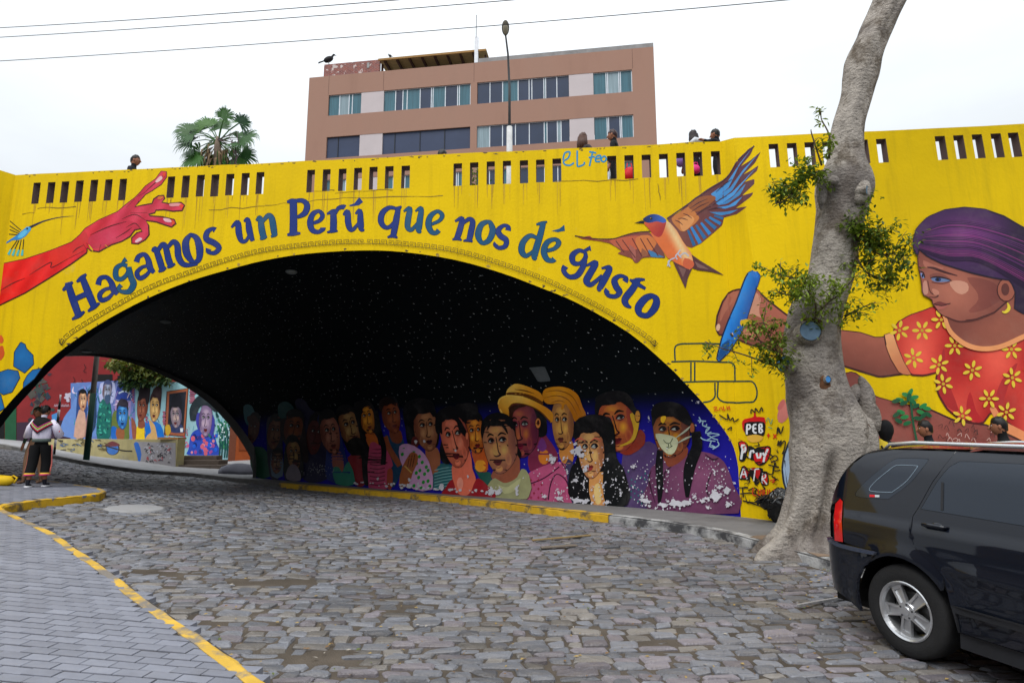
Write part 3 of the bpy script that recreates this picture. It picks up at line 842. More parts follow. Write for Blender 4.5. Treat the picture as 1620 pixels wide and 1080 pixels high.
# every letter: brush strokes (x, y, width) as traced on the wall
LET = [
 (ZA, NAVY, [[(322, 800, 26), (343, 870, 32), (376, 962, 30)], [(298, 838, 8), (322, 818, 20), (346, 798, 6)], [(342, 976, 6), (376, 956, 20), (402, 938, 6)],
             [(390, 775, 26), (420, 850, 32), (448, 915, 30)], [(364, 798, 6), (388, 780, 20), (410, 760, 6)], [(418, 938, 6), (448, 915, 20), (474, 898, 6)], [(350, 882, 22), (425, 848, 22)]]),
 (ZA, NAVY, [[(466, 812, 24), (476, 782, 20), (505, 776, 18), (528, 800, 24), (540, 835, 28), (558, 856, 14)], [(532, 826, 12), (498, 834, 14), (474, 858, 20), (482, 884, 20), (515, 874, 16), (540, 846, 10)]]),
 (ZA, TEAL, [[(604, 722, 16), (578, 716, 16), (552, 736, 22), (552, 776, 24), (578, 784, 18), (606, 756, 16), (608, 726, 14)], [(578, 718, 12), (590, 698, 14), (600, 690, 22)], [(610, 728, 24), (622, 775, 26), (634, 808, 28), (614, 842, 24), (580, 844, 16), (562, 830, 14), (576, 812, 18)]]),
 (ZA, NAVY, [[(648, 704, 24), (658, 678, 20), (686, 668, 18), (704, 694, 24), (712, 730, 28), (732, 754, 14)], [(704, 720, 12), (672, 730, 14), (650, 756, 20), (664, 780, 20), (694, 766, 16), (716, 738, 10)]]),
 (ZA, NAVY, [[(722, 654, 8), (738, 642, 22), (758, 695, 28), (772, 742, 26)], [(752, 750, 6), (772, 740, 16), (790, 730, 6)], [(746, 655, 14), (770, 622, 20), (786, 632, 24), (800, 690, 28), (812, 722, 26)], [(794, 730, 6), (812, 722, 14), (832, 712, 6)],
             [(792, 640, 12), (822, 608, 20), (842, 626, 26), (848, 680, 28), (876, 716, 22), (938, 714, 8)]]),
 (ZA, NAVY, [[(900, 578, 16), (882, 610, 30), (888, 665, 32), (918, 704, 18), (944, 690, 24), (948, 640, 32), (934, 592, 26), (906, 574, 14), (896, 582, 10)]]),
 (ZA, NAVY, [[(1022, 552, 24), (1008, 546, 14), (984, 562, 22), (980, 594, 26), (1018, 614, 26), (1040, 636, 22), (1020, 660, 18), (988, 656, 14), (990, 640, 24)]]),
 (ZA, NAVY, [[(1098, 540, 6), (1128, 516, 22), (1134, 565, 28), (1146, 602, 20), (1168, 602, 14), (1186, 570, 10)], [(1158, 512, 6), (1176, 502, 18), (1184, 555, 28), (1200, 604, 16)]]),
 (ZA, TEAL, [[(1216, 508, 6), (1234, 494, 20), (1242, 545, 28), (1252, 590, 26)], [(1234, 596, 6), (1252, 588, 16), (1268, 582, 6)], [(1244, 515, 12), (1272, 484, 20), (1290, 496, 26), (1298, 540, 28), (1304, 578, 24)], [(1286, 584, 6), (1304, 576, 14), (1316, 572, 6)]]),
 (ZB, NAVY, [[(238, 155, 56), (240, 300, 58), (238, 430, 60)], [(184, 160, 12), (225, 152, 34), (270, 150, 20)], [(186, 442, 12), (240, 430, 34), (300, 428, 10)], [(255, 150, 26), (320, 150, 34), (356, 190, 46), (336, 255, 44), (270, 292, 20)]]),
 (ZB, NAVY, [[(392, 345, 22), (460, 320, 28), (488, 275, 34), (455, 238, 26), (402, 268, 40), (382, 340, 48), (402, 400, 42), (450, 416, 30), (488, 394, 34), (492, 378, 40)]]),
 (ZB, NAVY, [[(578, 246, 44), (582, 320, 52), (580, 405, 52)], [(526, 264, 10), (570, 240, 26), (600, 226, 8)], [(526, 420, 8), (580, 408, 24), (618, 408, 8)], [(592, 270, 18), (622, 215, 28), (664, 202, 34), (680, 208, 36)]]),
 (ZB, NAVY, [[(664, 272, 10), (700, 245, 40), (706, 330, 48), (722, 388, 40), (752, 392, 28), (795, 340, 18)], [(768, 262, 8), (806, 236, 34), (812, 330, 50), (820, 390, 40), (846, 402, 8)]]),
 (ZB, NAVY, [[(1130, 222, 18), (1062, 208, 30), (1002, 250, 44), (986, 320, 46), (1016, 372, 34), (1062, 372, 28), (1112, 312, 18)], [(1136, 206, 34), (1116, 320, 50), (1092, 448, 46)], [(1042, 462, 8), (1088, 450, 26), (1128, 466, 8)], [(1110, 212, 10), (1140, 212, 24), (1162, 196, 8)]]),
 (ZB, TEAL, [[(1180, 242, 8), (1232, 216, 36), (1218, 310, 46), (1216, 376, 42), (1250, 396, 30), (1306, 330, 16)], [(1280, 240, 8), (1330, 216, 34), (1318, 320, 48), (1310, 400, 44), (1332, 420, 8)]]),
 (ZB, TEAL, [[(1402, 355, 20), (1482, 322, 26), (1510, 275, 34), (1472, 240, 26), (1412, 278, 40), (1392, 350, 48), (1416, 412, 40), (1456, 424, 32), (1482, 400, 36)]]),
 (ZC, NAVY, [[(124, 126, 8), (170, 108, 28), (156, 180, 36), (136, 240, 34)], [(106, 246, 6), (140, 238, 20), (168, 250, 6)], [(172, 145, 14), (214, 112, 24), (240, 130, 32), (228, 200, 36), (216, 254, 32)], [(178, 254, 6), (216, 250, 18), (240, 260, 6)]]),
 (ZC, TEAL, [[(340, 126, 22), (296, 150, 34), (276, 215, 38), (300, 266, 24), (344, 252, 32), (372, 190, 38), (356, 136, 26), (334, 126, 14)]]),
 (ZC, NAVY, [[(472, 186, 34), (474, 162, 22), (442, 154, 20), (408, 186, 32), (424, 222, 34), (460, 248, 32), (454, 288, 28), (414, 300, 22), (388, 280, 22), (394, 270, 30)]]),
 (ZC, TEAL, [[(704, 140, 30), (680, 230, 38), (646, 350, 38), (660, 376, 12)], [(658, 146, 8), (696, 138, 20), (730, 128, 6)], [(668, 238, 16), (618, 220, 26), (572, 262, 36), (562, 320, 38), (592, 352, 26), (640, 318, 14)]]),
 (ZC, TEAL, [[(706, 322, 18), (774, 306, 22), (806, 268, 30), (780, 244, 22), (730, 264, 32), (708, 320, 38), (726, 372, 32), (762, 384, 26), (778, 372, 34)]]),
 (ZC, NAVY, [[(976, 326, 18), (936, 318, 24), (896, 350, 36), (902, 396, 30), (944, 402, 22), (980, 366, 26), (980, 330, 18)], [(972, 322, 18), (1000, 306, 18), (1016, 302, 32)], [(980, 376, 24), (962, 430, 34), (924, 482, 34), (872, 488, 26), (838, 450, 28), (850, 420, 36)]]),
 (ZC, NAVY, [[(984, 418, 8), (1048, 398, 34), (1010, 470, 42), (988, 516, 40), (1020, 540, 28), (1092, 480, 16)], [(1086, 434, 8), (1140, 432, 32), (1106, 505, 42), (1074, 566, 34), (1084, 580, 8)]]),
 (ZC, NAVY, [[(1240, 522, 36), (1250, 498, 20), (1208, 484, 22), (1172, 512, 36), (1184, 556, 38), (1206, 590, 34), (1178, 618, 26), (1134, 612, 24), (1118, 588, 26), (1128, 574, 36)]]),
 (ZC, NAVY, [[(1330, 504, 34), (1290, 570, 42), (1242, 634, 42), (1250, 672, 32), (1282, 692, 8)], [(1272, 508, 8), (1310, 530, 24), (1376, 568, 14)], [(1290, 512, 8), (1330, 508, 20), (1372, 508, 8)]]),
 (ZC, NAVY, [[(1418, 612, 30), (1372, 634, 44), (1330, 690, 46), (1340, 734, 32), (1390, 742, 34), (1438, 690, 46), (1446, 636, 38), (1412, 610, 22), (1404, 614, 12)]]),
]
for tr, col, strokes in LET:
    P = Paint(FACE); dk = tuple(int(c * .35) for c in col)
    for st in strokes:                                       # thin dark keyline
        q = [(a[0], a[1], a[2] + 1.5) for a in tr(st)]
        P.stroke(q, 0, dk, 6)
    for st in strokes: P.stroke(tr(st), 0, col, 6)
    P.build('painted_letter', M_PAINT, bridge)
for tr, poly, col in ((ZB, [(714, 188), (760, 172), (802, 118), (834, 160), (800, 188), (724, 198)], NAVY), (ZC, [(758, 188), (810, 174), (842, 148), (846, 188), (800, 197)], TEAL)):
    Paint(FACE).poly(tr(poly), col).build('painted_accent', M_PAINT, bridge)

# key border along the arch
KEY = np.array([(96, 544), (111.5, 527), (170, 491), (239.5, 453.5), (311, 427), (366, 409), (420, 395.5), (509, 385), (581, 382.6), (651.5, 387), (720, 396.5), (793.5, 417.5), (868, 445), (945, 484), (1000, 517), (1027, 536), (1038, 546)])
kp = resample(crom(KEY, 8), 0.5); kd = np.r_[0, np.cumsum(np.linalg.norm(np.diff(kp, axis=0), axis=1))]
kt = np.gradient(kp, axis=0); kt /= np.linalg.norm(kt, axis=1)[:, None]; kn = np.stack([kt[:, 1], -kt[:, 0]], 1)
def along(s, h):
    i = min(int(np.searchsorted(kd, s)), len(kp) - 1); return tuple(kp[i] + kn[i] * h)
P = Paint(FACE)
for e in (3.4, -3.4):
    pass
n = int(kd[-1] / 11.2); u = kd[-1] / n
for i in range(n):
    s0 = i * u; mir = i > n / 2
    m = [(0, -3.2), (0, 3.2), (.72, 3.2), (.72, -.6), (.36, -.6), (.36, 1.2)]
    m2 = [(0, -3.2), (1, -3.2)]
    for st in (m, m2):
        pts = [along(s0 + (u * (1 - a) if mir else u * a), h) for a, h in st]
        P.stroke(pts, .95, (74, 62, 18), 0)
P.stroke([along(0, -4), along(6, 4), along(10, -3), along(0, -4)], 1.6, (30, 30, 20), 0)
P.stroke([along(kd[-1], -4), along(kd[-1] - 6, 4), along(kd[-1] - 10, -3), along(kd[-1], -4)], 1.6, (30, 30, 20), 0)
P.build('painted_key_border', M_PAINT, bridge)

# red arm and hand
P = Paint(FACE)
hand = ZA([(-60, 730), (0, 715), (120, 690), (240, 650), (340, 610), (380, 575), (405, 545), (470, 505), (560, 465), (600, 430), (640, 400), (665, 375), (690, 345), (740, 310), (766, 274), (790, 276), (790, 300), (765, 335), (720, 365), (690, 382),
           (662, 415), (640, 442), (680, 434), (722, 426), (730, 405), (752, 390), (778, 388), (782, 402), (768, 420), (800, 427), (860, 421), (877, 435), (865, 460), (820, 463), (780, 456), (740, 458), (735, 470), (705, 478), (712, 485), (770, 489),
           (828, 503), (836, 522), (815, 538), (780, 527), (740, 513), (692, 507), (706, 530), (708, 575), (690, 598), (655, 618), (626, 615), (625, 590), (650, 565), (675, 558), (668, 546), (640, 552), (618, 582), (580, 605), (530, 622), (502, 637),
           (470, 655), (432, 650), (415, 638), (412, 660), (340, 712), (250, 770), (120, 850), (0, 908), (-60, 935)])
P.stroke(hand + hand[:1], 2.2, (70, 8, 10), 0)
P.poly(hand, lambda v: np.array([236, 16, 12.]) + (np.array([206, 44, 72.]) - np.array([236, 16, 12.])) * np.clip((v[:, :1] - 60) / 130, 0, 1) + 14 * np.sin(v[:, :1] * .21 + v[:, 1:] * .13), grid=7)
P.poly(ZA([(240, 655), (340, 615), (400, 560), (420, 600), (400, 640), (330, 690), (250, 720)]), c2((228, 38, 20), (210, 40, 50), (80, 410), (140, 370)), 3)
P.poly(ZA([(420, 590), (500, 545), (600, 505), (640, 530), (580, 590), (500, 625), (440, 640)]), cr2((176, 375), 30, (216, 58, 92), (200, 40, 66)), 3)
for q in ([(680, 380), (735, 330), (780, 290)], [(650, 395), (690, 372)], [(600, 445), (640, 405)], [(620, 470), (700, 470)], [(580, 500), (640, 478), (690, 505)], [(600, 540), (640, 520), (668, 545)], [(550, 590), (600, 560), (625, 540)],
          [(0, 840), (60, 805), (120, 780)], [(140, 765), (240, 705), (245, 730), (320, 690)], [(320, 690), (400, 650)], [(345, 660), (365, 640), (395, 625)], [(430, 575), (520, 535), (600, 512)], [(395, 618), (420, 655)], [(410, 612), (430, 640)], [(480, 620), (470, 652)]):
    P.stroke(ZA(q), 1.6, (96, 10, 18), 5, True)
for q, c in (([(738, 322), (762, 296), (772, 308), (750, 326)], (238, 190, 190)), ([(806, 428), (850, 424), (858, 436), (812, 440)], (226, 150, 150)), ([(776, 496), (806, 500), (815, 515), (785, 512)], (232, 180, 190)), ([(642, 604), (664, 588), (676, 596), (650, 612)], (235, 190, 200)), ([(752, 394), (776, 392), (770, 404), (750, 406)], (216, 110, 40))):
    P.poly(ZA(q), c, 3)
for q in ([(852, 432), (872, 436), (862, 452)], [(816, 505), (832, 516), (818, 530)], [(772, 282), (786, 282), (780, 304)]): P.poly(ZA(q), (228, 70, 30), 2)
P.stroke(ZA([(422, 622), (436, 642), (442, 652)]), 2.6, (222, 190, 10), 4, True)
P.stroke(ZA([(500, 622), (512, 634)]), 2.2, (222, 190, 10), 4, True)
P.build('painted_hand', M_PAINT, bridge, 'red painted arm and reaching hand on the yellow wall')

# thin blue hummingbird at the far left
ZH = zt(0, 240, 6.75); P = Paint(FACE)
P.stroke(ZH([(300, 818, 26), (380, 780, 22), (470, 742, 14), (600, 708, 9), (700, 694, 6), (790, 688, 2)]), 0, (14, 18, 58), 6)
P.poly(ZH([(268, 818), (290, 802), (322, 806), (334, 824), (310, 860), (270, 905), (205, 940), (135, 946), (95, 968), (60, 982), (0, 968), (0, 952), (60, 966), (100, 944), (180, 890), (240, 840)]), c2((60, 160, 220), (20, 120, 200), (40, 360), (10, 385)), 3)
P.poly(ZH([(230, 860), (270, 840), (290, 860), (240, 915), (190, 915)]), (90, 190, 235), 3)
P.ell(*ZH([(292, 822)])[0], 1.8, 1.5, (10, 20, 50))
for a, b in (((225, 840), (108, 740)), ((215, 860), (104, 792)), ((205, 875), (104, 832)), ((190, 888), (95, 880)), ((185, 945), (118, 1045)), ((205, 945), (160, 1040)), ((228, 940), (205, 1050)), ((255, 935), (245, 1050))):
    P.stroke(ZH([a, b]), 1.3, (40, 34, 26), 0)
for x0, y0, x1, y1 in ((118, 1045, 92, 1100), (160, 1042, 136, 1110), (205, 1048, 184, 1112), (245, 1048, 236, 1110)):
    P.stroke(ZH([(x0, y0, 18), (x1, y1, 26)]), 0, (74, 190, 190), 0)
P.stroke(ZH([(-20, 680), (20, 690)]), 2.6, (60, 170, 200), 0); P.stroke(ZH([(-20, 735), (16, 738)]), 1.5, (30, 60, 90), 0)
P.build('painted_hummingbird', M_PAINT, bridge, 'small light blue hummingbird painted at the left end of the wall')

# blue stones
ZS = zt(0, 320, 3.175)
for q in ([(105, 703), (126, 714), (132, 735), (165, 768), (168, 812), (124, 856), (70, 822), (74, 752)], [(-6, 856), (40, 840), (90, 848), (99, 880), (60, 952), (18, 965), (-6, 952)], [(207, 835), (165, 843), (138, 870), (120, 905), (116, 932), (140, 912), (172, 885)],
          [(-40, 975), (4, 966), (12, 1000), (21, 1034), (0, 1048), (-40, 1090)]):
    P = Paint(FACE); P.stroke(ZS(q + q[:1]), 2.4, (14, 26, 40), 0)
    P.poly(ZS(q), cr2(np.mean(ZS(q), 0), 26, (28, 116, 184), (18, 92, 158)), grid=6); P.build('painted_stone', M_PAINT, bridge)
P = Paint(FACE)
P.stroke(ZS([(-4, 672, 24), (6, 690, 26), (0, 705, 20)]), 0, (214, 92, 40), 5); P.stroke(ZS([(0, 722, 30), (6, 760, 34), (-4, 790, 20)]), 0, (206, 84, 34), 5); P.build('painted_fingers', M_PAINT, bridge)

# swallow
ZW = zt(860, 180, 3.857); P = Paint(FRONT, grid=3.5)
DKB = (70, 36, 46)
wing = ZW([(752, 640), (830, 600), (870, 560), (920, 515), (1000, 465), (1060, 425), (1120, 388), (1150, 340), (1190, 280), (1250, 215), (1285, 197), (1262, 250), (1202, 322), (1262, 285), (1325, 232), (1290, 300), (1218, 372), (1260, 350), (1312, 315), (1300, 350), (1222, 418),
           (1286, 398), (1285, 428), (1210, 500), (1280, 480), (1265, 506), (1172, 576), (1242, 566), (1180, 612), (1100, 634), (1090, 680), (1020, 742), (960, 792), (900, 820), (858, 802), (830, 760), (790, 700)])
P.poly(wing, c2((120, 66, 60), (86, 44, 58), (1060, 350), (1180, 260)))
BL = lambda t: tuple(np.array([74, 150, 214]) * t)
for q, c in (([(1020, 490), (1120, 420), (1200, 300), (1275, 205), (1195, 315), (1130, 450), (1050, 520)], 1.0), ([(1040, 520), (1140, 450), (1215, 345), (1305, 250), (1210, 370), (1150, 470), (1060, 540)], .95), ([(1050, 545), (1150, 480), (1220, 410), (1300, 325), (1215, 425), (1160, 500), (1070, 560)], 1.02),
             ([(1060, 560), (1150, 515), (1210, 450), (1235, 425), (1200, 495), (1120, 550)], .9), ([(1040, 575), (1130, 560), (1215, 505), (1170, 560), (1110, 580)], 1.0), ([(1010, 600), (1100, 600), (1190, 585), (1140, 610), (1080, 622)], .9)):
    P.poly(ZW(q), BL(c))
for a, b, c, w in (((900, 690), (955, 790), 1, 16), ((930, 680), (985, 760), .8, 15), ((960, 665), (1015, 735), 1, 15), ((985, 645), (1050, 700), .85, 15), ((1010, 632), (1080, 672), .95, 14), ((1040, 622), (1095, 640), .8, 12), ((880, 710), (920, 805), .75, 14)):
    P.stroke(ZW([(a[0], a[1], w * .9), (b[0], b[1], w * 1.5)]), 0, tuple(np.array([46, 130, 200]) * c), 0)
for q, c in (([(780, 640), (850, 590), (900, 560), (930, 610), (950, 640), (900, 690), (850, 720), (820, 700)], (198, 120, 62)), ([(880, 560), (950, 510), (1030, 500), (1050, 520), (990, 570), (930, 600)], (150, 84, 48)), ([(830, 650), (880, 620), (920, 640), (900, 680), (850, 720)], (220, 150, 90))):
    P.poly(ZW(q), c, 3)
for a, b in (((890, 580), (1000, 520)), ((900, 600), (1010, 540)), ((930, 620), (1020, 565)), ((800, 650), (850, 680)), ((820, 640), (880, 650)), ((850, 610), (905, 640)), ((1000, 590), (1090, 575)), ((1030, 560), (1120, 500)), ((1050, 480), (1150, 400))):
    P.stroke(ZW([a, ((a[0] + b[0]) / 2, (a[1] + b[1]) / 2 - 6), b]), 1.5, DKB, 4, True)
P.stroke(ZW([(752, 640), (870, 560), (1000, 465), (1120, 388), (1190, 280), (1285, 197)]), 1.8, (70, 44, 64), 4)
lw = ZW([(190, 745), (240, 752), (282, 745), (300, 762), (345, 772), (420, 764), (490, 744), (560, 728), (640, 722), (700, 770), (745, 880), (700, 878), (640, 875), (600, 880), (580, 905), (560, 914), (538, 882), (500, 870), (450, 852), (476, 838), (440, 812), (400, 790), (345, 778), (240, 765)])
P.poly(lw, c2((150, 62, 44), (120, 70, 66), (930, 375), (1050, 400)))
for q, c in (([(400, 775), (500, 752), (600, 745), (640, 790), (560, 830), (480, 830)], (190, 92, 62)), ([(560, 760), (640, 740), (690, 790), (640, 850), (580, 840)], (206, 118, 62)), ([(520, 800), (560, 830), (560, 900), (545, 880)], (168, 96, 84)), ([(640, 830), (700, 860), (735, 876), (650, 872)], (60, 120, 170)), ([(600, 820), (640, 860), (600, 872)], (150, 90, 60))):
    P.poly(ZW(q), c, 2)
for a, b in (((480, 770), (560, 880)), ((540, 760), (600, 870)), ((590, 760), (650, 868)), ((630, 760), (700, 870)), ((440, 775), (490, 845))): P.stroke(ZW([a, b]), 1.4, (86, 34, 34), 0)
P.stroke(ZW([(190, 745), (300, 762), (420, 764), (490, 744), (560, 726), (650, 718)]), 1.6, (50, 30, 30), 4)
P.poly(ZW([(790, 905), (865, 1068), (880, 1000), (905, 945), (860, 900)]), (88, 50, 54)); P.poly(ZW([(890, 850), (960, 900), (1102, 986), (1020, 965), (940, 955), (900, 940)]), (84, 46, 50))
P.poly(ZW([(820, 930), (850, 1000), (870, 950)]), (120, 84, 80)); P.poly(ZW([(920, 900), (1010, 950), (940, 940)]), (126, 92, 90))
P.poly(ZW([(735, 650), (770, 665), (810, 710), (850, 780), (900, 850), (918, 925), (892, 952), (810, 912), (755, 880), (700, 800), (650, 730), (690, 720)]), lambda v: np.array([222, 112, 56.]) + (np.array([236, 206, 150.]) - np.array([222, 112, 56.])) * np.clip(1 - np.abs((v[:, :1] - 1066 - (v[:, 1:] - 370) * .55) / 14), 0, 1))
P.poly(ZW([(860, 880), (912, 900), (916, 930), (890, 950), (850, 930)]), (206, 96, 60), 2)
P.poly(ZW([(612, 664), (700, 658), (746, 652), (738, 700), (712, 752), (672, 742), (640, 700)]), c2((214, 92, 52), (170, 40, 40), (1020, 352), (1045, 372)), 3)
P.poly(ZW([(605, 645), (650, 616), (700, 618), (748, 648), (735, 668), (690, 658), (640, 668)]), c2((16, 34, 86), (34, 96, 190), (1020, 340), (1048, 345)), 3)
P.poly(ZW([(552, 668), (600, 652), (614, 656), (612, 670)]), (26, 22, 26)); P.ell(*ZW([(655, 640)])[0], 2.2, 2.2, (10, 8, 10)); P.ell(*ZW([(653, 638)])[0], .7, .7, (210, 170, 90))
for q in ([(800, 880), (770, 895), (755, 930)], [(770, 895), (760, 905), (770, 935)], [(835, 830), (820, 855), (840, 880)], [(820, 850), (805, 870), (815, 890)], [(830, 870), (860, 850), (885, 870)]): P.stroke(ZW(q), 2.0, (186, 192, 206), 4)
P.build('painted_swallow', M_PAINT, bridge, 'large painted swallow with blue and orange wings')

# scrawls on the parapet
P = Paint(FACE)
for q in ([(118, 282), (130, 240), (160, 235), (150, 270), (122, 290), (130, 310), (160, 315), (185, 300)], [(205, 225), (205, 300), (210, 322), (245, 310), (248, 295)], [(300, 230), (280, 320)], [(278, 232), (320, 240)], [(275, 268), (312, 262)], [(322, 275), (345, 270), (345, 255), (322, 262), (318, 290), (345, 292)], [(362, 262), (350, 280), (365, 294), (382, 280), (376, 262), (362, 262)]):
    P.stroke(ZW(q), 2.6, (20, 138, 190), 5)
P.build('painted_scrawl', M_PAINT, bridge, 'blue handwritten words between two slots of the parapet')
# cracks
P = Paint(FACE)
for a, b, m in (((420, 326), (470, 320), 5), ((470, 320), (560, 313), 6), ((560, 313), (700, 310), 7), ((330, 332), (420, 326), 5), ((880, 288), (1010, 284), 6), ((60, 330), (120, 328), 4), ((35, 338), (55, 338), 3), ((495, 304), (530, 300), 4), ((530, 306), (620, 300), 5), ((1045, 318), (1040, 290), 4)):
    q = [(a[0] + (b[0] - a[0]) * i / m + random.uniform(-1, 1), a[1] + (b[1] - a[1]) * i / m + random.uniform(-1.5, 1.5), random.uniform(.4, 1.3)) for i in range(m + 1)]
    P.stroke(q, 0, (120, 92, 20), 2)
P.build('crack', M_PAINT, bridge)['kind'] = 'stuff'

# runs of dirt below the slots and chips along the arch
P = Paint(FACE, .0018, step=2e-6); rg = random.Random(12)
for s_ in SS:
    for _ in range(3):
        x = s_ + rg.uniform(-.09, .09); l = rg.uniform(.12, .75); q = to_px(from_sz([(x, ZTOP - .705), (x + rg.uniform(-.01, .01), ZTOP - .705 - l)])); P.stroke([(*q[0], rg.uniform(.8, 2.2)), (*((q[0] + q[1]) / 2), rg.uniform(.6, 1.8)), (*q[1], .3)], 0, rg.choice([(196, 156, 8), (176, 138, 12), (206, 168, 10)]), 2)
for i in range(60):
    a = ARCH[rg.randrange(8, len(ARCH) - 12)]; q = to_px(from_sz([a + (0, .02)]))[0]; P.poly(blot(q[0] + rg.uniform(-3, 3), q[1] - rg.uniform(0, 2.5), rg.uniform(.8, 2.6), 8, .5, rg.uniform(.8, 2), i), rg.choice([(120, 96, 40), (70, 58, 36), (170, 140, 60)]))
for i in range(70):
    x = rg.uniform(30, 1140); q = to_px(from_sz([(float(sz(FACE.px([(x, 300)]))[0, 0]), ZTOP - rg.uniform(.0, .05))]))[0]; P.poly(blot(q[0], q[1], rg.uniform(.5, 1.6), 7, .5, rg.uniform(1, 3.5), i), rg.choice([(110, 88, 30), (80, 66, 34), (150, 120, 20)]))
P.build('stain', M_PAINT, bridge)['kind'] = 'stuff'

# brick outlines that the chalk draws; they run on over the corner
def outline(name, surf, rects, col, w, lab=None):
    P = Paint(surf, .004)
    for q in rects: P.stroke(q, w, col, 3)
    return P.build(name, M_PAINT, bridge, lab)
GK = (16, 62, 60)
for q in ([[(1068, 570), (1067, 550), (1070, 544), (1110, 543), (1146, 544)]], [[(1062, 572), (1100, 571), (1150, 573), (1162, 573), (1163, 602)], [(1099, 573), (1099, 602)]], [[(1093, 573), (1093, 602)]],
          [[(1081, 604), (1120, 603), (1163, 603), (1190, 603), (1196, 607), (1198, 628), (1193, 635), (1166, 637), (1140, 635), (1135, 628), (1136, 604)]], [[(1131, 605), (1131, 628), (1126, 634), (1112, 636)]]):
    P = Paint(FRONT, .004, grid=3)
    for st in q: P.stroke(crom(resample(np.array(st, float), 12), 2), 2.3, GK, 0)
    P.build('painted_brick', M_PAINT, bridge)
# ================================================================== painted people
def rotp(pts, cx, cy, sx, sy, rot):
    a = math.radians(rot); c, s = math.cos(a), math.sin(a)
    return [(cx + p[0] * sx * c - p[1] * sy * s, cy + p[0] * sx * s + p[1] * sy * c) + tuple(q * abs(sx) for q in p[2:]) for p in pts]
def mixc(a, b, t): return tuple(np.asarray(a, float) * (1 - t) + np.asarray(b, float) * t)
def face(P, cx, cy, hw, hh, rot=0, turn=.5, skin=(190, 120, 70), hi=(225, 180, 80), sh=(90, 40, 30), lip=(110, 40, 40), look=.4, eye=1.0, line=(20, 10, 12), nose=1, ear=0, white=(158, 164, 160), hair=(14, 14, 18)):
    """a stylised mural head seen three-quarter: turn > 0 looks to the right of the picture"""
    T = lambda pts: rotp(pts, cx, cy, hw, hh, rot)
    t = turn; d = 1 if t >= 0 else -1
    egg = [(-.62, -.95), (-.25, -1.08), (.25, -1.08), (.66, -.92), (.93, -.5), (.97 - .05 * d, -.05), (.90 - .06 * d, .35), (.66, .72), (.30 + .16 * t, .98), (.12 * t + .0, 1.04), (-.30 + .16 * t, .98), (-.66, .70), (-.90 - .06 * d, .33), (-.97 - .05 * d, -.05), (-.93, -.5)]
    def soft(x, y, rx, ry, amt, c=hi, base=.16):
        q = T([(x, y)])[0]; a = math.radians(rot)
        P.poly(T([(x + rx * math.cos(w), y + ry * math.sin(w)) for w in np.linspace(0, 2 * math.pi, 16, endpoint=False)]), cr2(q, (rx * hw, ry * hh), mixc(skin, c, amt), mixc(mixc(skin, hi, base), sh, .10), 1.2), grid=max(1.4, hw / 9))
    P.poly(T([(x * 1.03, y * 1.02) for x, y in egg]), mixc(sh, line, .7), 4)
    m = T([(0.25 * t, -.1)])[0]
    P.poly(T(egg), cr2(m, (hw * 1.15, hh * 1.15), mixc(skin, hi, .35), mixc(skin, sh, .55), 1.3), 4, grid=max(2.5, hw / 5))
    if hair:
        P.poly(T([(-.98, -.3), (-1.0, -.75), (-.7, -1.12), (0, -1.28), (.7, -1.12), (1.0, -.75), (.98, -.3), (.84, -.55), (.55 + .1 * t, -.80), (.1 * t, -.74), (-.55 + .1 * t, -.80), (-.84, -.55)]), hair, 4)
    # shaded far side, light patches
    P.poly(T([(-d * .95, -.5), (-d * .62, -.55), (-d * .5, 0), (-d * .58, .45), (-d * .2, .9), (-d * .5, .82), (-d * .86, .4)]), c2(mixc(skin, sh, .75), mixc(skin, sh, .3), T([(-d * .95, 0)])[0], T([(-d * .45, 0)])[0]), 4)
    soft(t * .25, -.60, .42, .17, .55); soft(t * .3 - d * .40, .16, .26, .27, .8); soft(t * .32 + d * .30, .16, .17, .24, .5); soft(t * .28, .86, .22, .12, .5)
    soft(t * .3 - d * .60, .52, .18, .25, .45, sh); soft(t * .34, -.42, .10, .12, .5)
    # nose
    if nose:
        P.poly(T([(t * .36 + d * .02, -.3), (t * .36 + d * .14, -.3), (t * .5 + d * .14, .26), (t * .46 - d * .05, .34), (t * .42 - d * .10, .24), (t * .38 + d * .02, .0)]), c2(mixc(skin, hi, .2), mixc(skin, hi, .6), T([(t * .36, -.3)])[0], T([(t * .46, .3)])[0]), 3)
        P.stroke(T([(t * .30, -.36, .06), (t * .32 - d * .05, -.1, .06), (t * .36 - d * .1, .2, .07), (t * .38 - d * .2, .32, .09), (t * .42, .38, .08), (t * .5 + d * .12, .32, .05)]), 0, mixc(line, sh, .4), 4)
    # eyes
    for side in (-1, 1):
        near = (side != d)
        ex = t * .34 + side * (.40 if near else .34) * (1 if near else 1 - abs(t) * .35); w = (.20 if near else .155) * eye; ey = -.22
        soft(ex, ey - .02, w + .13, .17, .7, sh, .1)
        P.poly(T([(ex - w, ey), (ex - w * .4, ey - .066 * eye), (ex + w * .5, ey - .062 * eye), (ex + w, ey + .01), (ex + w * .3, ey + .042 * eye), (ex - w * .5, ey + .04 * eye)]), white, 3)
        P.ell(*T([(ex + w * look, ey - .012)])[0], max(.8, hw * .10 * eye), max(.9, hh * .056 * eye), (16, 14, 20), rot)
        P.stroke(T([(ex - w * 1.15, ey + .02, .05), (ex - w * .4, ey - .082 * eye, .12), (ex + w * .5, ey - .078 * eye, .12), (ex + w * 1.15, ey + .01, .05)]), 0, line, 4)
        P.stroke(T([(ex - w * .9, ey + .03, .03), (ex, ey + .085, .05), (ex + w * .9, ey + .03, .03)]), 0, mixc(line, sh, .4), 3)
        P.stroke(T([(ex - w * 1.3, ey - .17, .05), (ex - w * .2, ey - .27, .12), (ex + w * 1.2, ey - .2, .05)]), 0, line, 4)
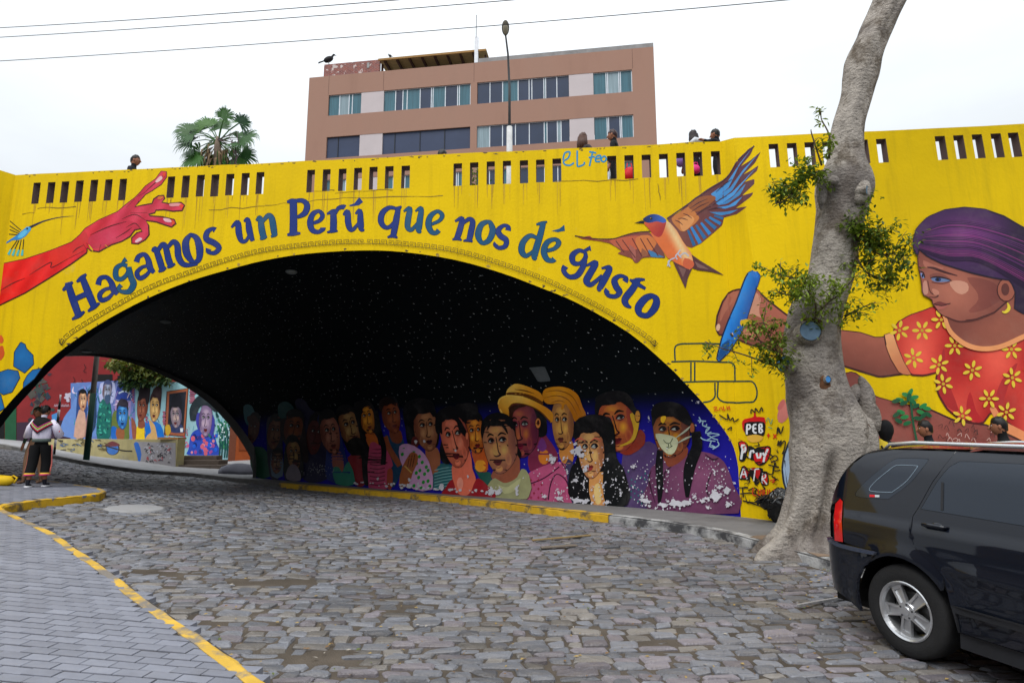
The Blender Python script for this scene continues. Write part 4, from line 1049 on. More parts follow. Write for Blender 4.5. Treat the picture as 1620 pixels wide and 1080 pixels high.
    # mouth
    mx = t * .34
    P.poly(T([(mx - .3, .58), (mx - .1, .5), (mx + .02, .53), (mx + .12, .5), (mx + .26, .57), (mx + .1, .66), (mx - .1, .67)]), mixc(lip, line, .3), 3)
    P.poly(T([(mx - .24, .6), (mx, .61), (mx + .22, .59), (mx + .1, .71), (mx - .1, .72)]), lip, 3)
    P.stroke(T([(mx - .25, .585, .02), (mx, .605, .04), (mx + .22, .58, .02)]), 0, line, 3)
    P.stroke(T([(mx - .14, .79, .02), (mx, .82, .05), (mx + .14, .79, .02)]), 0, mixc(skin, sh, .9), 3)
    if ear:
        e = -d * .98
        P.ell(*T([(e - d * .04, -.08)])[0], hw * .16, hh * .2, line, rot); P.ell(*T([(e - d * .04, -.08)])[0], hw * .12, hh * .165, mixc(skin, sh, .3), rot); P.ell(*T([(e - d * .04, -.06)])[0], hw * .06, hh * .1, mixc(skin, sh, .9), rot)

Z4, Z3, Zd, Z5, Z6 = zt(760, 580, 3.375), zt(560, 590, 5.4), zt(380, 560, 4.05), zt(780, 590, 5.14), zt(980, 590, 4.696)
BLK = (14, 14, 18)
def fig(rank): return Paint(VAULT, 0.004 + rank * 0.008, grid=5, gain=1.1)
def done(P, label): return P.build('painted_person', M_PAINT2, bridge, label)
def base_y(x): return 752 + (x - 400) * 0.0725 + 8
def down(poly, n=1): return poly

# --- dim figures at the far end (left)
P = fig(0)
P.poly(Zd([(60, 620), (110, 590), (170, 620), (200, 780), (90, 780)]), (40, 92, 70), 2); P.poly(Zd([(22, 335), (75, 330), (110, 420), (110, 450), (40, 450)]), (60, 120, 130), 3)
face(P, *Zd([(85, 480)])[0], 9, 22, 8, -.3, (96, 60, 50), (120, 90, 70)); P.poly(Zd([(45, 400), (100, 390), (118, 440), (60, 450)]), (70, 40, 30), 2)
done(P, 'dim painted face under a pale teal hat at the far end')
P = fig(1)
P.poly(Zd([(170, 440), (215, 400), (262, 440), (275, 600), (262, 780), (190, 780)]), (44, 40, 60), 3); face(P, *Zd([(222, 505)])[0], 11, 25, 8, .3, (120, 80, 56), (150, 110, 80))
P.poly(Zd([(200, 640), (240, 610), (275, 660), (275, 780), (205, 780)]), (90, 110, 130), 2); face(P, *Zd([(238, 690)])[0], 9, 18, 4, .3, (120, 84, 64), (150, 120, 90)); done(P, 'two dim painted faces one above the other')
P = fig(2)
P.poly(Zd([(245, 330), (290, 300), (340, 330), (360, 400), (260, 410)]), (30, 80, 80), 3); P.poly(Zd([(262, 430), (330, 385), (400, 430), (430, 560), (430, 700), (280, 560)]), (36, 20, 22), 3)
face(P, *Zd([(345, 480)])[0], 15, 26, 6, .4, (120, 62, 32), (160, 90, 40)); done(P, 'dim painted brown face under a teal cap')
P = fig(3)
P.poly(Zd([(290, 600), (330, 540), (390, 580), (410, 700), (400, 800), (290, 800)]), BLK, 3); face(P, *Zd([(348, 640)])[0], 11, 25, -6, .3, (160, 120, 70), (190, 160, 90)); P.poly(Zd([(310, 730), (345, 700), (380, 730), (395, 810), (300, 800)]), (120, 110, 120), 2)
done(P, 'small dim painted woman with long dark hair low on the wall')
P = fig(0)
P.poly(Zd([(350, 310), (410, 290), (450, 350), (540, 420), (560, 640), (560, 800), (400, 800), (420, 560)]), (30, 28, 60), 3); face(P, *Zd([(480, 520)])[0], 13, 30, 8, .3, (80, 34, 36), (100, 50, 50)); done(P, 'very dark painted figure in a blue cloak')
P = fig(4)
P.poly(Zd([(500, 420), (540, 360), (610, 370), (640, 460), (680, 640), (720, 780), (745, 830), (560, 800), (560, 560)]), (26, 44, 110), 3)
P.poly(Zd([(590, 640), (650, 620), (670, 680), (660, 760), (600, 720)]), (150, 86, 70), 2); P.poly(Zd([(600, 730), (640, 720), (660, 760), (700, 680), (745, 830), (620, 830)]), (44, 120, 100), 2)
face(P, *Zd([(585, 510)])[0], 15.5, 32, -10, .35, (160, 100, 80), (190, 130, 110)); done(P, 'painted woman wrapped in a long blue shawl')
P = fig(1)
P.poly(Zd([(690, 660), (760, 640), (800, 700), (800, 840), (730, 830)]), (130, 36, 44), 2); P.poly(Zd([(640, 480), (700, 540), (800, 540), (810, 640), (760, 670), (690, 620)]), (22, 18, 16), 2)
face(P, *Zd([(705, 470)])[0], 17, 30, -18, .5, (150, 110, 66), (190, 160, 100)); P.poly(Zd([(690, 560), (740, 530), (790, 550), (800, 620), (750, 650), (700, 610)]), (20, 16, 14), 3); done(P, 'painted bearded man in a red shirt')
P = fig(2)
P.poly(Z3([(0, 300), (30, 240), (120, 230), (180, 300), (240, 500), (280, 640), (290, 800), (210, 780), (130, 960), (80, 900), (60, 560)]), BLK, 3)
P.poly(Z3([(100, 520), (180, 510), (215, 600), (200, 660), (140, 640)]), (190, 96, 36), 2); P.poly(Z3([(140, 600), (215, 610), (290, 660), (340, 790), (300, 830), (300, 980), (130, 980)]), (176, 66, 100), 2)
for y in range(640, 960, 34): P.stroke(Z3([(140, y), (210, y + 10), (270, y - 4)]), 1.8, (100, 30, 56), 2)
P.poly(Z3([(290, 830), (335, 820), (330, 980), (290, 980)]), (150, 66, 44), 2)
face(P, *Z3([(115, 385)])[0], 12.5, 24, -12, .45, (206, 124, 30), (240, 176, 60), lip=(120, 40, 20)); P.stroke(Z3([(190, 320), (220, 480), (260, 640), (255, 780)]), 8, BLK, 4); P.stroke(Z3([(20, 300), (70, 260), (50, 420), (100, 560)]), 6, BLK, 4)
done(P, 'painted woman with orange face and pink striped shirt')
P = fig(0)
P.poly(Z3([(270, 520), (330, 560), (420, 560), (430, 640), (420, 800), (340, 980), (300, 900), (260, 640)]), (26, 62, 92), 2); P.poly(Z3([(300, 480), (400, 490), (410, 590), (330, 590)]), (120, 60, 36), 2)
face(P, *Z3([(322, 370)])[0], 14.5, 26, -10, .6, (128, 62, 34), (170, 92, 50)); P.poly(Z3([(215, 300), (225, 230), (280, 205), (330, 225), (350, 275), (300, 250), (250, 290), (240, 340)]), (30, 16, 14), 3); P.stroke(Z3([(265, 540), (300, 640), (395, 790)]), 9, (140, 72, 44), 3)
done(P, 'painted brown man in dark blue looking right')
P = fig(3)
P.poly(Z3([(395, 620), (470, 600), (570, 650), (650, 760), (680, 990), (500, 985), (470, 900), (400, 740)]), (196, 150, 190), 2)
for i, (x, y) in enumerate([(430, 650), (520, 660), (565, 710), (590, 760), (540, 770), (625, 800), (570, 830), (610, 860), (640, 830), (560, 890), (600, 930), (640, 920), (520, 960), (655, 965), (580, 975), (540, 850), (420, 690)]):
    P.ell(*Z3([(x, y)])[0], 2.5, 3.2, (30, 140, 50), 20)
P.poly(Z3([(390, 960), (420, 800), (480, 690), (500, 670), (550, 690), (550, 760), (510, 850), (470, 960)]), (150, 84, 48), 2)
for x in (480, 500, 522): P.stroke(Z3([(x - 15, 800), (x + 6, 690)]), 1.2, (60, 26, 20), 0)
P.stroke(Z3([(440, 790), (500, 850)]), 2.2, (190, 150, 80), 0)
done(P, 'painted dress with green dots and a raised hand')
P = fig(1)
P.poly(Z3([(440, 470), (420, 340), (450, 250), (560, 210), (670, 240), (700, 320), (730, 420), (730, 560), (700, 640), (640, 560), (520, 640), (460, 600)]), BLK, 3)
P.poly(Z3([(610, 640), (720, 640), (740, 780), (690, 880), (640, 800)]), (160, 96, 66), 2); P.poly(Z3([(670, 880), (700, 840), (740, 770), (850, 790), (860, 880), (790, 990), (670, 985)]), (40, 96, 104), 2)
for y in range(800, 980, 26): P.stroke(Z3([(690, y + 30), (760, y + 12), (840, y)]), 1.3, (120, 170, 170), 2)
face(P, *Z3([(622, 480)])[0], 19, 33, -8, .35, (160, 104, 70), (200, 150, 100), lip=(70, 24, 34)); P.poly(Z3([(470, 400), (500, 320), (560, 300), (640, 320), (690, 380), (700, 300), (600, 240), (500, 270)]), BLK, 3); P.ell(*Z3([(525, 590)])[0], 6, 10, (90, 30, 30))
done(P, 'painted woman with a wide crown of black hair')
P = fig(4)
P.poly(Z3([(780, 480), (720, 520), (700, 440), (720, 330), (800, 285), (890, 300), (950, 380), (970, 520), (960, 600), (800, 640), (840, 760), (760, 760), (740, 640)]), BLK, 3)
P.poly(Z3([(855, 740), (990, 640), (1020, 820), (1050, 900), (1020, 1040), (870, 1040), (850, 900)]), (226, 112, 86), 2); P.poly(Z3([(790, 980), (850, 900), (880, 1000), (940, 1050), (1010, 1010), (1060, 890), (1160, 970), (1220, 1060), (780, 1060)]), (150, 30, 40), 2)
P.ell(*Z3([(915, 940)])[0], 5, 10, (236, 150, 130)); face(P, *Z3([(868, 565)])[0], 22, 43, -10, -.2, (224, 112, 82), (240, 150, 120), (120, 50, 40), lip=(96, 20, 30), look=.5)
P.poly(Z3([(735, 480), (745, 380), (800, 360), (790, 400), (760, 420), (765, 520)]), BLK, 3); P.poly(Z3([(790, 380), (850, 340), (910, 380), (960, 470), (985, 520), (960, 540), (905, 480), (880, 400)]), BLK, 3)
P.ell(*Z3([(975, 530)])[0], 2.2, 6, (220, 120, 80))
done(P, 'painted salmon face with long neck and dark red top')
P = fig(2)
P.poly(Z3([(865, 290), (890, 260), (1040, 255), (1065, 320), (1045, 370), (880, 350)]), BLK, 3)
P.poly(Z3([(1010, 640), (1130, 640), (1150, 760), (1140, 840), (1070, 830), (1030, 760)]), (190, 86, 34), 2); P.ell(*Z3([(1085, 790)])[0], 9, 10, (224, 150, 40)); P.poly(Z3([(1020, 780), (1070, 850), (1140, 840), (1180, 860), (1160, 980), (1080, 900)]), (30, 84, 74), 2)
face(P, *Z3([(1038, 520)])[0], 15.5, 30, -8, .4, (206, 110, 34), (238, 186, 60), (100, 30, 20), lip=(120, 24, 24)); P.poly(Z3([(930, 360), (1060, 355), (1080, 420), (1030, 380), (960, 390)]), BLK, 2)
done(P, 'painted orange face under tall dark hair, green top')
P = fig(3)
P.poly(Z5([(-40, 480), (-60, 390), (-20, 350), (60, 350), (140, 420), (200, 580), (240, 660), (180, 700), (120, 520), (60, 420)]), BLK, 3)
P.poly(Z5([(10, 790), (200, 660), (225, 760), (210, 860), (100, 900), (0, 860)]), (142, 80, 58), 2); P.poly(Z5([(-30, 900), (20, 850), (100, 895), (200, 850), (240, 770), (300, 830), (290, 1020), (-60, 1000)]), (150, 150, 110), 2)
P.poly(Z5([(40, 900), (120, 930), (230, 850), (200, 940), (100, 980)]), (176, 176, 130), 2)
face(P, *Z5([(60, 590)])[0], 27, 42, -6, -.55, (190, 120, 84), (206, 180, 90), (96, 56, 56), lip=(96, 40, 44), look=.3, ear=0); P.poly(Z5([(-45, 470), (-20, 380), (50, 370), (110, 430), (130, 500), (80, 430), (20, 410), (-20, 430)]), BLK, 3)
done(P, 'painted man with tan face and pale green shirt')
# --- hat man, blond, woman with fringe, man behind, masked woman
P = fig(0)
P.poly(Z5([(290, 640), (380, 440), (440, 520), (510, 620), (530, 720), (400, 800), (300, 800)]), (120, 40, 70), 2); P.ell(*Z5([(415, 680)])[0], 9, 12, (206, 120, 40)); P.poly(Z5([(360, 600), (400, 520), (440, 600), (400, 640)]), (110, 50, 120), 2)
P.poly(Z5([(250, 1010), (280, 830), (330, 790), (450, 740), (560, 720), (610, 800), (640, 1000), (640, 1060), (250, 1040)]), (180, 80, 120), 2)
for q in ([(300, 900), (420, 850), (540, 760)], [(450, 1030), (470, 900), (520, 820), (600, 880), (630, 1020)], [(560, 730), (600, 800), (640, 960)]): P.stroke(Z5(q), 2.0, (66, 24, 50), 4)
for i in range(5):
    for j in range(2):
        x, y = 310 + j * 60 + (i % 2) * 25, 870 + i * 35; P.stroke(Z5([(x - 10, y), (x + 10, y)]), 1, (140, 20, 40), 0); P.stroke(Z5([(x, y - 12), (x, y + 12)]), 1, (140, 20, 40), 0)
P.poly(Z5([(300, 280), (420, 330), (440, 480), (400, 520), (360, 500), (330, 380)]), BLK, 3)
face(P, *Z5([(245, 460)])[0], 24, 42, -4, -.75, (140, 52, 66), (204, 130, 50), (60, 18, 50), lip=(120, 20, 50), look=.1, hair=None); P.ell(*Z5([(370, 405)])[0], 5.2, 9.5, (20, 10, 10)); P.ell(*Z5([(369, 405)])[0], 4, 8, (196, 120, 60)); P.ell(*Z5([(370, 400)])[0], 2, 4.5, (60, 20, 10))
HAT, HATD, HATL = (206, 134, 26), (96, 52, 8), (240, 196, 90)
P.poly(Z5([(45, 250), (60, 200), (130, 178), (250, 190), (370, 240), (480, 310), (490, 380), (470, 400), (380, 310), (280, 260), (170, 250), (130, 290), (150, 400), (100, 370), (55, 300)]), cr2(Z5([(200, 190)])[0], (50, 30), HATL, HAT), 3)
P.poly(Z5([(110, 180), (120, 130), (180, 85), (250, 95), (330, 125), (395, 165), (410, 230), (330, 200), (220, 180), (150, 178)]), c2(HATL, HAT, Z5([(140, 100)])[0], Z5([(300, 180)])[0]), 3)
P.poly(Z5([(120, 178), (115, 155), (220, 155), (330, 185), (410, 235), (405, 255), (320, 210), (210, 182)]), HATD, 3); P.poly(Z5([(140, 390), (135, 290), (180, 255), (280, 262), (200, 285), (165, 330), (155, 410)]), (52, 24, 12), 3)
P.stroke(Z5([(60, 290), (100, 360), (150, 392)]), 2.2, HATL, 4); P.stroke(Z5([(470, 395), (380, 305), (270, 255), (170, 246), (130, 285)]), 2.0, HATD, 4); P.stroke(Z5([(45, 250), (62, 205), (130, 180), (250, 192)]), 2.0, HATL, 4)
P.stroke(Z5([(180, 130), (260, 140), (340, 165)]), 2.0, HATD, 4, True)
done(P, 'painted man in a yellow straw hat, face in profile')
P = fig(1)
P.poly(Z5([(540, 600), (640, 540), (660, 640), (640, 740), (560, 720)]), (196, 128, 60), 2); P.poly(Z5([(590, 740), (650, 720), (680, 1040), (640, 1040)]), (60, 54, 90), 2)
face(P, *Z5([(566, 420)])[0], 17.5, 38, -2, -.5, (190, 130, 70), (220, 180, 80), (90, 50, 40), lip=(110, 50, 44), look=.4, hair=None)
P.poly(Z5([(405, 190), (420, 130), (500, 108), (600, 115), (690, 170), (730, 270), (760, 340), (700, 360), (670, 400), (645, 330), (610, 270), (590, 240), (575, 290), (550, 295), (565, 260), (540, 240), (480, 250), (430, 240)]), cr2(Z5([(520, 160)])[0], (40, 36), (216, 146, 24), (176, 104, 10)), 3)
for q in ([(420, 200), (520, 180), (620, 220), (690, 340)], [(430, 150), (540, 140), (650, 190), (720, 320)], [(470, 240), (540, 220), (590, 235)]): P.stroke(Z5(q), 1.4, (120, 66, 6), 4, True)
done(P, 'painted blond person with a swept golden fringe')
P = fig(0)
P.poly(Z4([(760, 470), (850, 420), (900, 395), (960, 440), (990, 520), (960, 660), (940, 750), (760, 740)]), (76, 56, 100), 2)
for i in range(26): P.ell(*Z4([(790 + (i * 37) % 130, 560 + (i * 53) % 170)])[0], 1.2, 1.4, (30, 120, 120))
P.poly(Z4([(740, 430), (860, 330), (880, 410), (800, 470), (750, 460)]), (130, 44, 30), 2)
face(P, *Z4([(735, 305)])[0], 31, 42, -12, -.6, (176, 84, 52), (226, 176, 40), (100, 24, 30), lip=(110, 20, 30), look=.2)
P.poly(Z4([(800, 250), (850, 260), (830, 380), (770, 420), (740, 420), (800, 390), (820, 330)]), (190, 150, 40), 3)
P.poly(Z4([(615, 185), (625, 155), (700, 128), (770, 155), (822, 205), (850, 250), (830, 262), (790, 215), (740, 180), (680, 168)]), BLK, 3); P.ell(*Z4([(842, 262)])[0], 5, 11, (20, 10, 10)); P.ell(*Z4([(841, 262)])[0], 3.8, 9, (190, 130, 50))
done(P, 'painted man in a purple dotted shirt behind the black haired woman')
P = fig(3)
P.poly(Z4([(500, 330), (520, 280), (600, 250), (690, 270), (720, 340), (730, 480), (775, 560), (785, 740), (500, 720), (480, 560), (520, 480)]), BLK, 3)
P.poly(Z4([(585, 590), (660, 560), (665, 640), (670, 740), (600, 740)]), (200, 140, 80), 2); P.poly(Z4([(610, 640), (640, 620), (650, 720), (620, 730)]), (216, 186, 120), 2)
face(P, *Z4([(592, 455)])[0], 21, 40, -3, -.25, (206, 150, 96), (224, 190, 110), (130, 70, 50), lip=(150, 50, 50), look=.5, eye=1.25)
P.poly(Z4([(500, 380), (515, 300), (600, 262), (680, 290), (700, 400), (680, 360), (600, 335), (540, 345)]), BLK, 3)
for x in (535, 620): P.stroke(Z4([(x - 28, 395), (x, 378), (x + 30, 395)]), 2.0, (214, 96, 80), 4, True)
P.poly(Z4([(660, 300), (715, 330), (730, 500), (770, 560), (780, 735), (675, 735), (660, 560), (690, 440)]), (16, 18, 20), 3)
done(P, 'painted woman with black fringe and peeling white patches on her face')
P = fig(2)
P.poly(Z6([(215, 1010), (215, 820), (240, 700), (330, 640), (390, 690), (500, 610), (620, 580), (740, 622), (800, 690), (850, 830), (888, 1040)]), cr2(Z6([(600, 760)])[0], (70, 70), (126, 72, 104), (96, 52, 84)), 2)
P.poly(Z6([(330, 600), (500, 540), (500, 620), (380, 700), (345, 660)]), (126, 62, 42), 2)
face(P, *Z6([(385, 450)])[0], 29, 36, -2, -.45, (140, 76, 50), (226, 170, 30), (70, 30, 26), lip=(120, 40, 40), look=.5, eye=1.15)
P.poly(Z6([(345, 315), (350, 330), (330, 370), (310, 350), (315, 320)]), (230, 180, 40), 3)
P.poly(Z6([(244, 330), (240, 280), (262, 232), (330, 208), (420, 214), (490, 250), (535, 330), (548, 390), (500, 380), (440, 345), (400, 318), (330, 305), (262, 345)]), BLK, 3)
P.ell(*Z6([(545, 405)])[0], 4.6, 10, (20, 10, 10)); P.ell(*Z6([(544, 405)])[0], 3.4, 8.4, (160, 86, 50))
P.poly(Z6([(272, 448), (340, 450), (425, 475), (440, 520), (412, 588), (370, 602), (318, 560), (288, 500)]), (186, 190, 156), 2)
for q in ([(420, 480), (500, 420), (530, 390)], [(430, 520), (500, 480), (540, 465)]): P.stroke(Z6(q), 3.2, (170, 176, 156), 4, True)
for q in ([(330, 490), (350, 515), (380, 515), (400, 480)], [(355, 545), (375, 552), (398, 535)], [(368, 520), (370, 545)], [(385, 518), (388, 540)]): P.stroke(Z6(q), 1.1, (40, 60, 40), 3)
P.stroke(Z6([(306, 570, 44), (300, 700, 56), (306, 850, 46), (300, 960, 20)]), 0, BLK, 5); P.stroke(Z6([(570, 430, 70), (580, 540, 80), (530, 680, 84), (512, 800, 66), (508, 920, 24)]), 0, BLK, 5)
for q in ([(240, 720), (225, 800), (270, 960)], [(690, 730), (650, 860), (700, 960)], [(390, 690), (340, 740), (345, 820)], [(640, 600), (700, 640), (740, 625)]): P.stroke(Z6(q), 2.2, (50, 26, 44), 4, True)
done(P, 'painted woman with braids and a drawn white face mask')
# paint that has flaked off, and a sprayed tag
P = Paint(VAULT, 0.044, grid=5, gain=1.0, step=1e-5); WHT = (204, 203, 212)
for x, y, r, a in ((530, 440, 36, .8), (550, 470, 24, 1.2), (570, 540, 26, .6), (510, 460, 14, 1), (390, 490, 26, .9), (390, 510, 14, 1), (450, 485, 14, .5), (825, 530, 16, .9), (518, 605, 18, .9), (555, 625, 18, .5), (660, 640, 14, .5), (755, 670, 20, .5), (685, 490, 10, .7), (712, 400, 10, .7), (425, 670, 18, .8), (200, 650, 28, .45), (70, 662, 22, 1.2), (110, 655, 16, 1), (1260, 690, 44, .9), (1320, 660, 26, 1.3), (1285, 640, 16, 1.4), (1190, 715, 18, 1.2),
                   (890, 715, 30, 1.3), (1300, 545, 10, 1), (1150, 690, 16, .8), (1050, 725, 34, 2), (1110, 722, 26, 1.6), (980, 735, 26, 1.6), (520, 712, 26, 2.0), (570, 715, 20, 2), (430, 700, 18, 1.5), (680, 722, 16, 1.4), (905, 270, 8, .8), (1168, 185, 10, 1), (600, 655, 10, .6), (1330, 735, 18, 1.6), (1220, 750, 14, 1), (1000, 660, 12, .6), (960, 640, 9, .5), (470, 560, 12, .5), (610, 690, 12, .6), (730, 600, 9, .5), (690, 560, 8, .5), (350, 690, 14, 1.4), (820, 640, 10, .5), (870, 690, 16, 1), (1010, 560, 9, .6), (1360, 620, 10, .8)):
    q = Z4([(x, y)])[0]; r = r / 3.375; P.poly(blot(q[0], q[1], r * .8, 13, .6, a, int(r * 3)), WHT)
    for j in range(7): an = random.uniform(0, 6.28); d = random.uniform(.4, 1.25) * r; P.poly(blot(q[0] + d * a * math.cos(an), q[1] + d * math.sin(an) * .9, r * random.uniform(.14, .42), 9, .6, random.uniform(.5, 1.3), j), WHT)
for i in range(330):
    x = random.choice((random.gauss(700, 90), random.gauss(930, 80), random.gauss(1250, 70), random.gauss(480, 90))); y = random.gauss(600, 75)
    if x < 1350 and y < 740: q = Z4([(x, y)])[0]; P.poly(blot(q[0], q[1], random.uniform(.5, 1.7), 6, .4, random.uniform(.6, 1.2), i), WHT)
for i in range(60):
    x = random.uniform(560, 800); q = (x, 752 + (x - 400) * .0725 - random.uniform(-2, 4)); P.poly(blot(q[0], q[1], random.uniform(.8, 2.6), 7, .4, 1.4, i), WHT)
for x, y, r in ((762, 975, 7), (560, 945, 3), (485, 910, 4), (1180, 1005, 7), (1240, 1020, 6), (880, 655, 3), (985, 880, 3), (540, 580, 4), (610, 575, 4), (215, 900, 3)):
    q = Z3([(x, y)])[0]; P.poly(blot(q[0], q[1], r, 11, .5, .8, r), WHT)
for i in range(70):
    x, y = random.gauss(500, 60), random.gauss(740, 20); q = Zd([(x, y)])[0]; P.poly(blot(q[0], q[1], random.uniform(.4, 1.2), 6, .4, .8, i), (150, 150, 160))
o = P.build('flaked_paint', M_PAINT2, bridge); o['kind'] = 'stuff'
P = Paint(VAULT, 0.05, grid=4)
for q in ([(598, 320), (612, 350), (598, 360)], [(590, 345), (650, 350)], [(630, 345), (625, 380), (650, 385), (655, 370)], [(640, 390), (675, 400), (650, 430)], [(680, 395), (655, 410), (650, 440), (690, 430)], [(700, 440), (660, 450), (690, 470), (660, 490)], [(610, 470), (640, 490), (720, 500)], [(700, 440), (750, 450), (690, 470), (740, 490)], [(690, 500), (680, 540), (720, 545), (690, 530)], [(735, 500), (745, 530), (700, 560)]):
    P.stroke(Z6(q), 1.7, (170, 206, 226), 4)
P.build('spray_tag', M_PAINT2, bridge)
P = Paint(VAULT, 0.01, grid=5); P.poly([(838, 581), (862, 579), (872, 602), (852, 604)], (74, 80, 84)); P.build('repaired_patch', M_PAINT2, bridge)
# ================================================================== woman drawing bricks, on the wing wall
Zw, Zb = zt(1400, 300, 2.571), zt(1120, 400, 3.24)
P = Paint(FRONT, .004, grid=8); OUT = (66, 26, 24)
SK, SKH, SKD = (150, 82, 66), (206, 146, 122), (104, 52, 44)
# leg and lower body
leg = [(1300, 600), (1333, 592), (1350, 588), (1366, 600), (1385, 628), (1400, 632), (1430, 640), (1470, 647), (1510, 665), (1560, 672), (1600, 690), (1690, 730), (1690, 900), (1500, 900), (1460, 720), (1420, 712), (1392, 696), (1340, 690), (1300, 680)]
P.stroke(leg + leg[:1], 3, OUT, 0); P.poly(leg, cr2((1420, 665), (170, 70), (166, 90, 78), (128, 62, 54)))
P.ell(1312, 742, 76, 84, (20, 40, 60)); P.ell(1312, 742, 73, 81, (168, 192, 220))
P.ell(1240, 652, 9, 18, (206, 120, 110), 20); P.ell(1236, 640, 4, 10, (196, 104, 96), 30)
# arm, hand and chalk
arm = Zb([(905, 432), (860, 436), (780, 410), (660, 396), (560, 400), (405, 320), (300, 238), (250, 188), (160, 186), (110, 200), (75, 250), (48, 320), (40, 385), (55, 420), (78, 422), (108, 395), (120, 425), (150, 442), (220, 472), (280, 482), (340, 508), (500, 520), (660, 562), (690, 578), (800, 612), (880, 636), (1000, 620)])
P.stroke(arm, 3, OUT, 0); P.poly(arm, lambda v: np.array(SK) + (np.array(SKD) - SK) * np.clip((v[:, 1:] - 505 - (v[:, :1] - 1150) * .23) / 60, -.35, 1))
P.poly(Zb([(240, 200), (270, 230), (262, 300), (275, 335), (225, 310), (200, 330), (215, 250)]), SKH, 3); P.poly(Zb([(110, 210), (150, 195), (150, 225), (90, 300), (60, 360), (70, 290)]), (176, 104, 82), 3)
P.poly(Zb([(120, 395), (160, 380), (230, 400), (250, 440), (160, 430)]), (190, 120, 96), 3); P.ell(*Zb([(52, 382)])[0], 3.2, 6, (226, 180, 150), 10); P.ell(*Zb([(145, 418)])[0], 7, 4, (220, 186, 160), 20)
chalk = Zb([(206, 104), (226, 92), (250, 95), (268, 118), (262, 140), (185, 385), (115, 500), (52, 562), (44, 540), (72, 430), (104, 345), (142, 262), (190, 132)])
P.stroke(chalk + chalk[:1], 2.4, (10, 30, 66), 0); P.poly(chalk, lambda v: np.array([40, 140, 226.]) + (np.array([14, 84, 170.]) - np.array([40, 140, 226.])) * np.clip((v[:, :1] - 1160 + (v[:, 1:] - 500) * .36) / 22, 0, 1))
P.poly(Zb([(70, 470), (110, 440), (110, 500), (56, 556), (48, 540)]), (12, 76, 140)); P.ell(*Zb([(238, 112)])[0], 6, 4, (46, 120, 210), 40)
P.poly(Zb([(170, 345), (220, 340), (225, 365), (170, 375)]), (214, 178, 14), 2)
# blouse
bl = Zw([(35, 575), (50, 542), (100, 512), (160, 492), (200, 475), (240, 520), (260, 570), (320, 625), (380, 645), (450, 635), (560, 590), (680, 540), (720, 1060), (560, 1000), (520, 965), (450, 905), (430, 905), (400, 946), (372, 952), (300, 932), (250, 890), (215, 830), (206, 770), (214, 742), (160, 756), (105, 753), (70, 720), (45, 660)])
P.stroke(bl + bl[:1], 3, (90, 16, 20), 0)
P.poly(bl, lambda v: np.array([206, 58, 46.]) + np.array([34, 34, 26.]) * np.sin(v[:, :1] * .05 + 1.2) * np.cos(v[:, 1:] * .028) - np.array([30, 18, 10.]) * np.clip((v[:, 1:] - 600) / 120, 0, 1))
P.poly(Zw([(215, 745), (240, 640), (250, 760), (300, 900), (250, 880), (212, 820)]), (170, 36, 36), 3); P.poly(Zw([(330, 900), (345, 820), (370, 900), (400, 940), (372, 948)]), (180, 30, 34), 3); P.poly(Zw([(440, 890), (470, 780), (540, 700), (500, 800), (465, 900)]), (176, 40, 40), 3)
tr = Zw([(-4, 592), (30, 580), (50, 640), (75, 700), (107, 754), (60, 748), (25, 690), (5, 640)]); P.stroke(tr + tr[:1], 2, OUT, 0); P.poly(tr, c2((236, 166, 110), (206, 120, 80), Zw([(10, 600)])[0], Zw([(80, 740)])[0]))
P.poly(Zw([(425, 890), (445, 880), (500, 950), (680, 1040), (680, 1080), (520, 1000), (470, 970)]), (226, 140, 90), 2)
def flower(x, y, r=38, ph=0.0, n=6):
    c = Zw([(x, y)])[0]; r = r / 2.571
    for i in range(n):
        a = ph + i * 2 * math.pi / n; P.ell(c[0] + math.cos(a) * r * .66, c[1] + math.sin(a) * r * .66, r * .38, r * .18, (226, 196, 54), math.degrees(a), 8)
    P.ell(c[0], c[1], r * .18, r * .18, (200, 160, 40), 0, 7)
for i, (x, y) in enumerate([(150, 573), (58, 573), (115, 685), (282, 635), (218, 712), (235, 790), (512, 650), (353, 735), (515, 765), (420, 850), (490, 905), (312, 920), (226, 530), (600, 720), (610, 860)]): flower(x, y, 40, i * .7)
# neck, head
P.poly(Zw([(236, 500), (300, 515), (420, 495), (510, 430), (640, 500), (680, 545), (566, 592), (470, 632), (390, 642), (320, 622), (262, 575)]), c2((126, 66, 54), (150, 84, 66), Zw([(300, 540)])[0], Zw([(420, 620)])[0]), 2)
P.stroke(Zw([(238, 515, 14), (262, 578, 18), (320, 628, 20), (390, 648, 20), (470, 638, 20), (566, 596, 20), (690, 545, 20)]), 0, (232, 152, 96), 5)
fc = Zw([(130, 250), (133, 310), (143, 358), (149, 400), (148, 424), (163, 436), (186, 441), (191, 455), (188, 463), (203, 472), (202, 482), (214, 497), (238, 517), (292, 536), (360, 531), (440, 502), (500, 450), (530, 400), (500, 350), (450, 330), (350, 310), (230, 270), (170, 250)])
P.stroke(fc[:20], 2.6, OUT, 0); P.poly(fc, cr2(Zw([(270, 410)])[0], (95, 95), (182, 108, 86), (112, 56, 48), 1.2))
P.poly(Zw([(258, 378), (300, 372), (332, 384), (335, 412), (310, 428), (280, 415)]), SKH, 3); P.poly(Zw([(152, 290), (200, 310), (240, 322), (200, 330), (160, 318)]), (176, 106, 88), 3)
P.poly(Zw([(152, 380), (165, 372), (172, 420), (160, 430), (152, 420)]), (200, 140, 120), 3); P.poly(Zw([(330, 360), (440, 380), (470, 440), (400, 490), (330, 500), (380, 440)]), c2((140, 74, 62), (120, 60, 52), Zw([(340, 420)])[0], Zw([(440, 420)])[0]), 3)
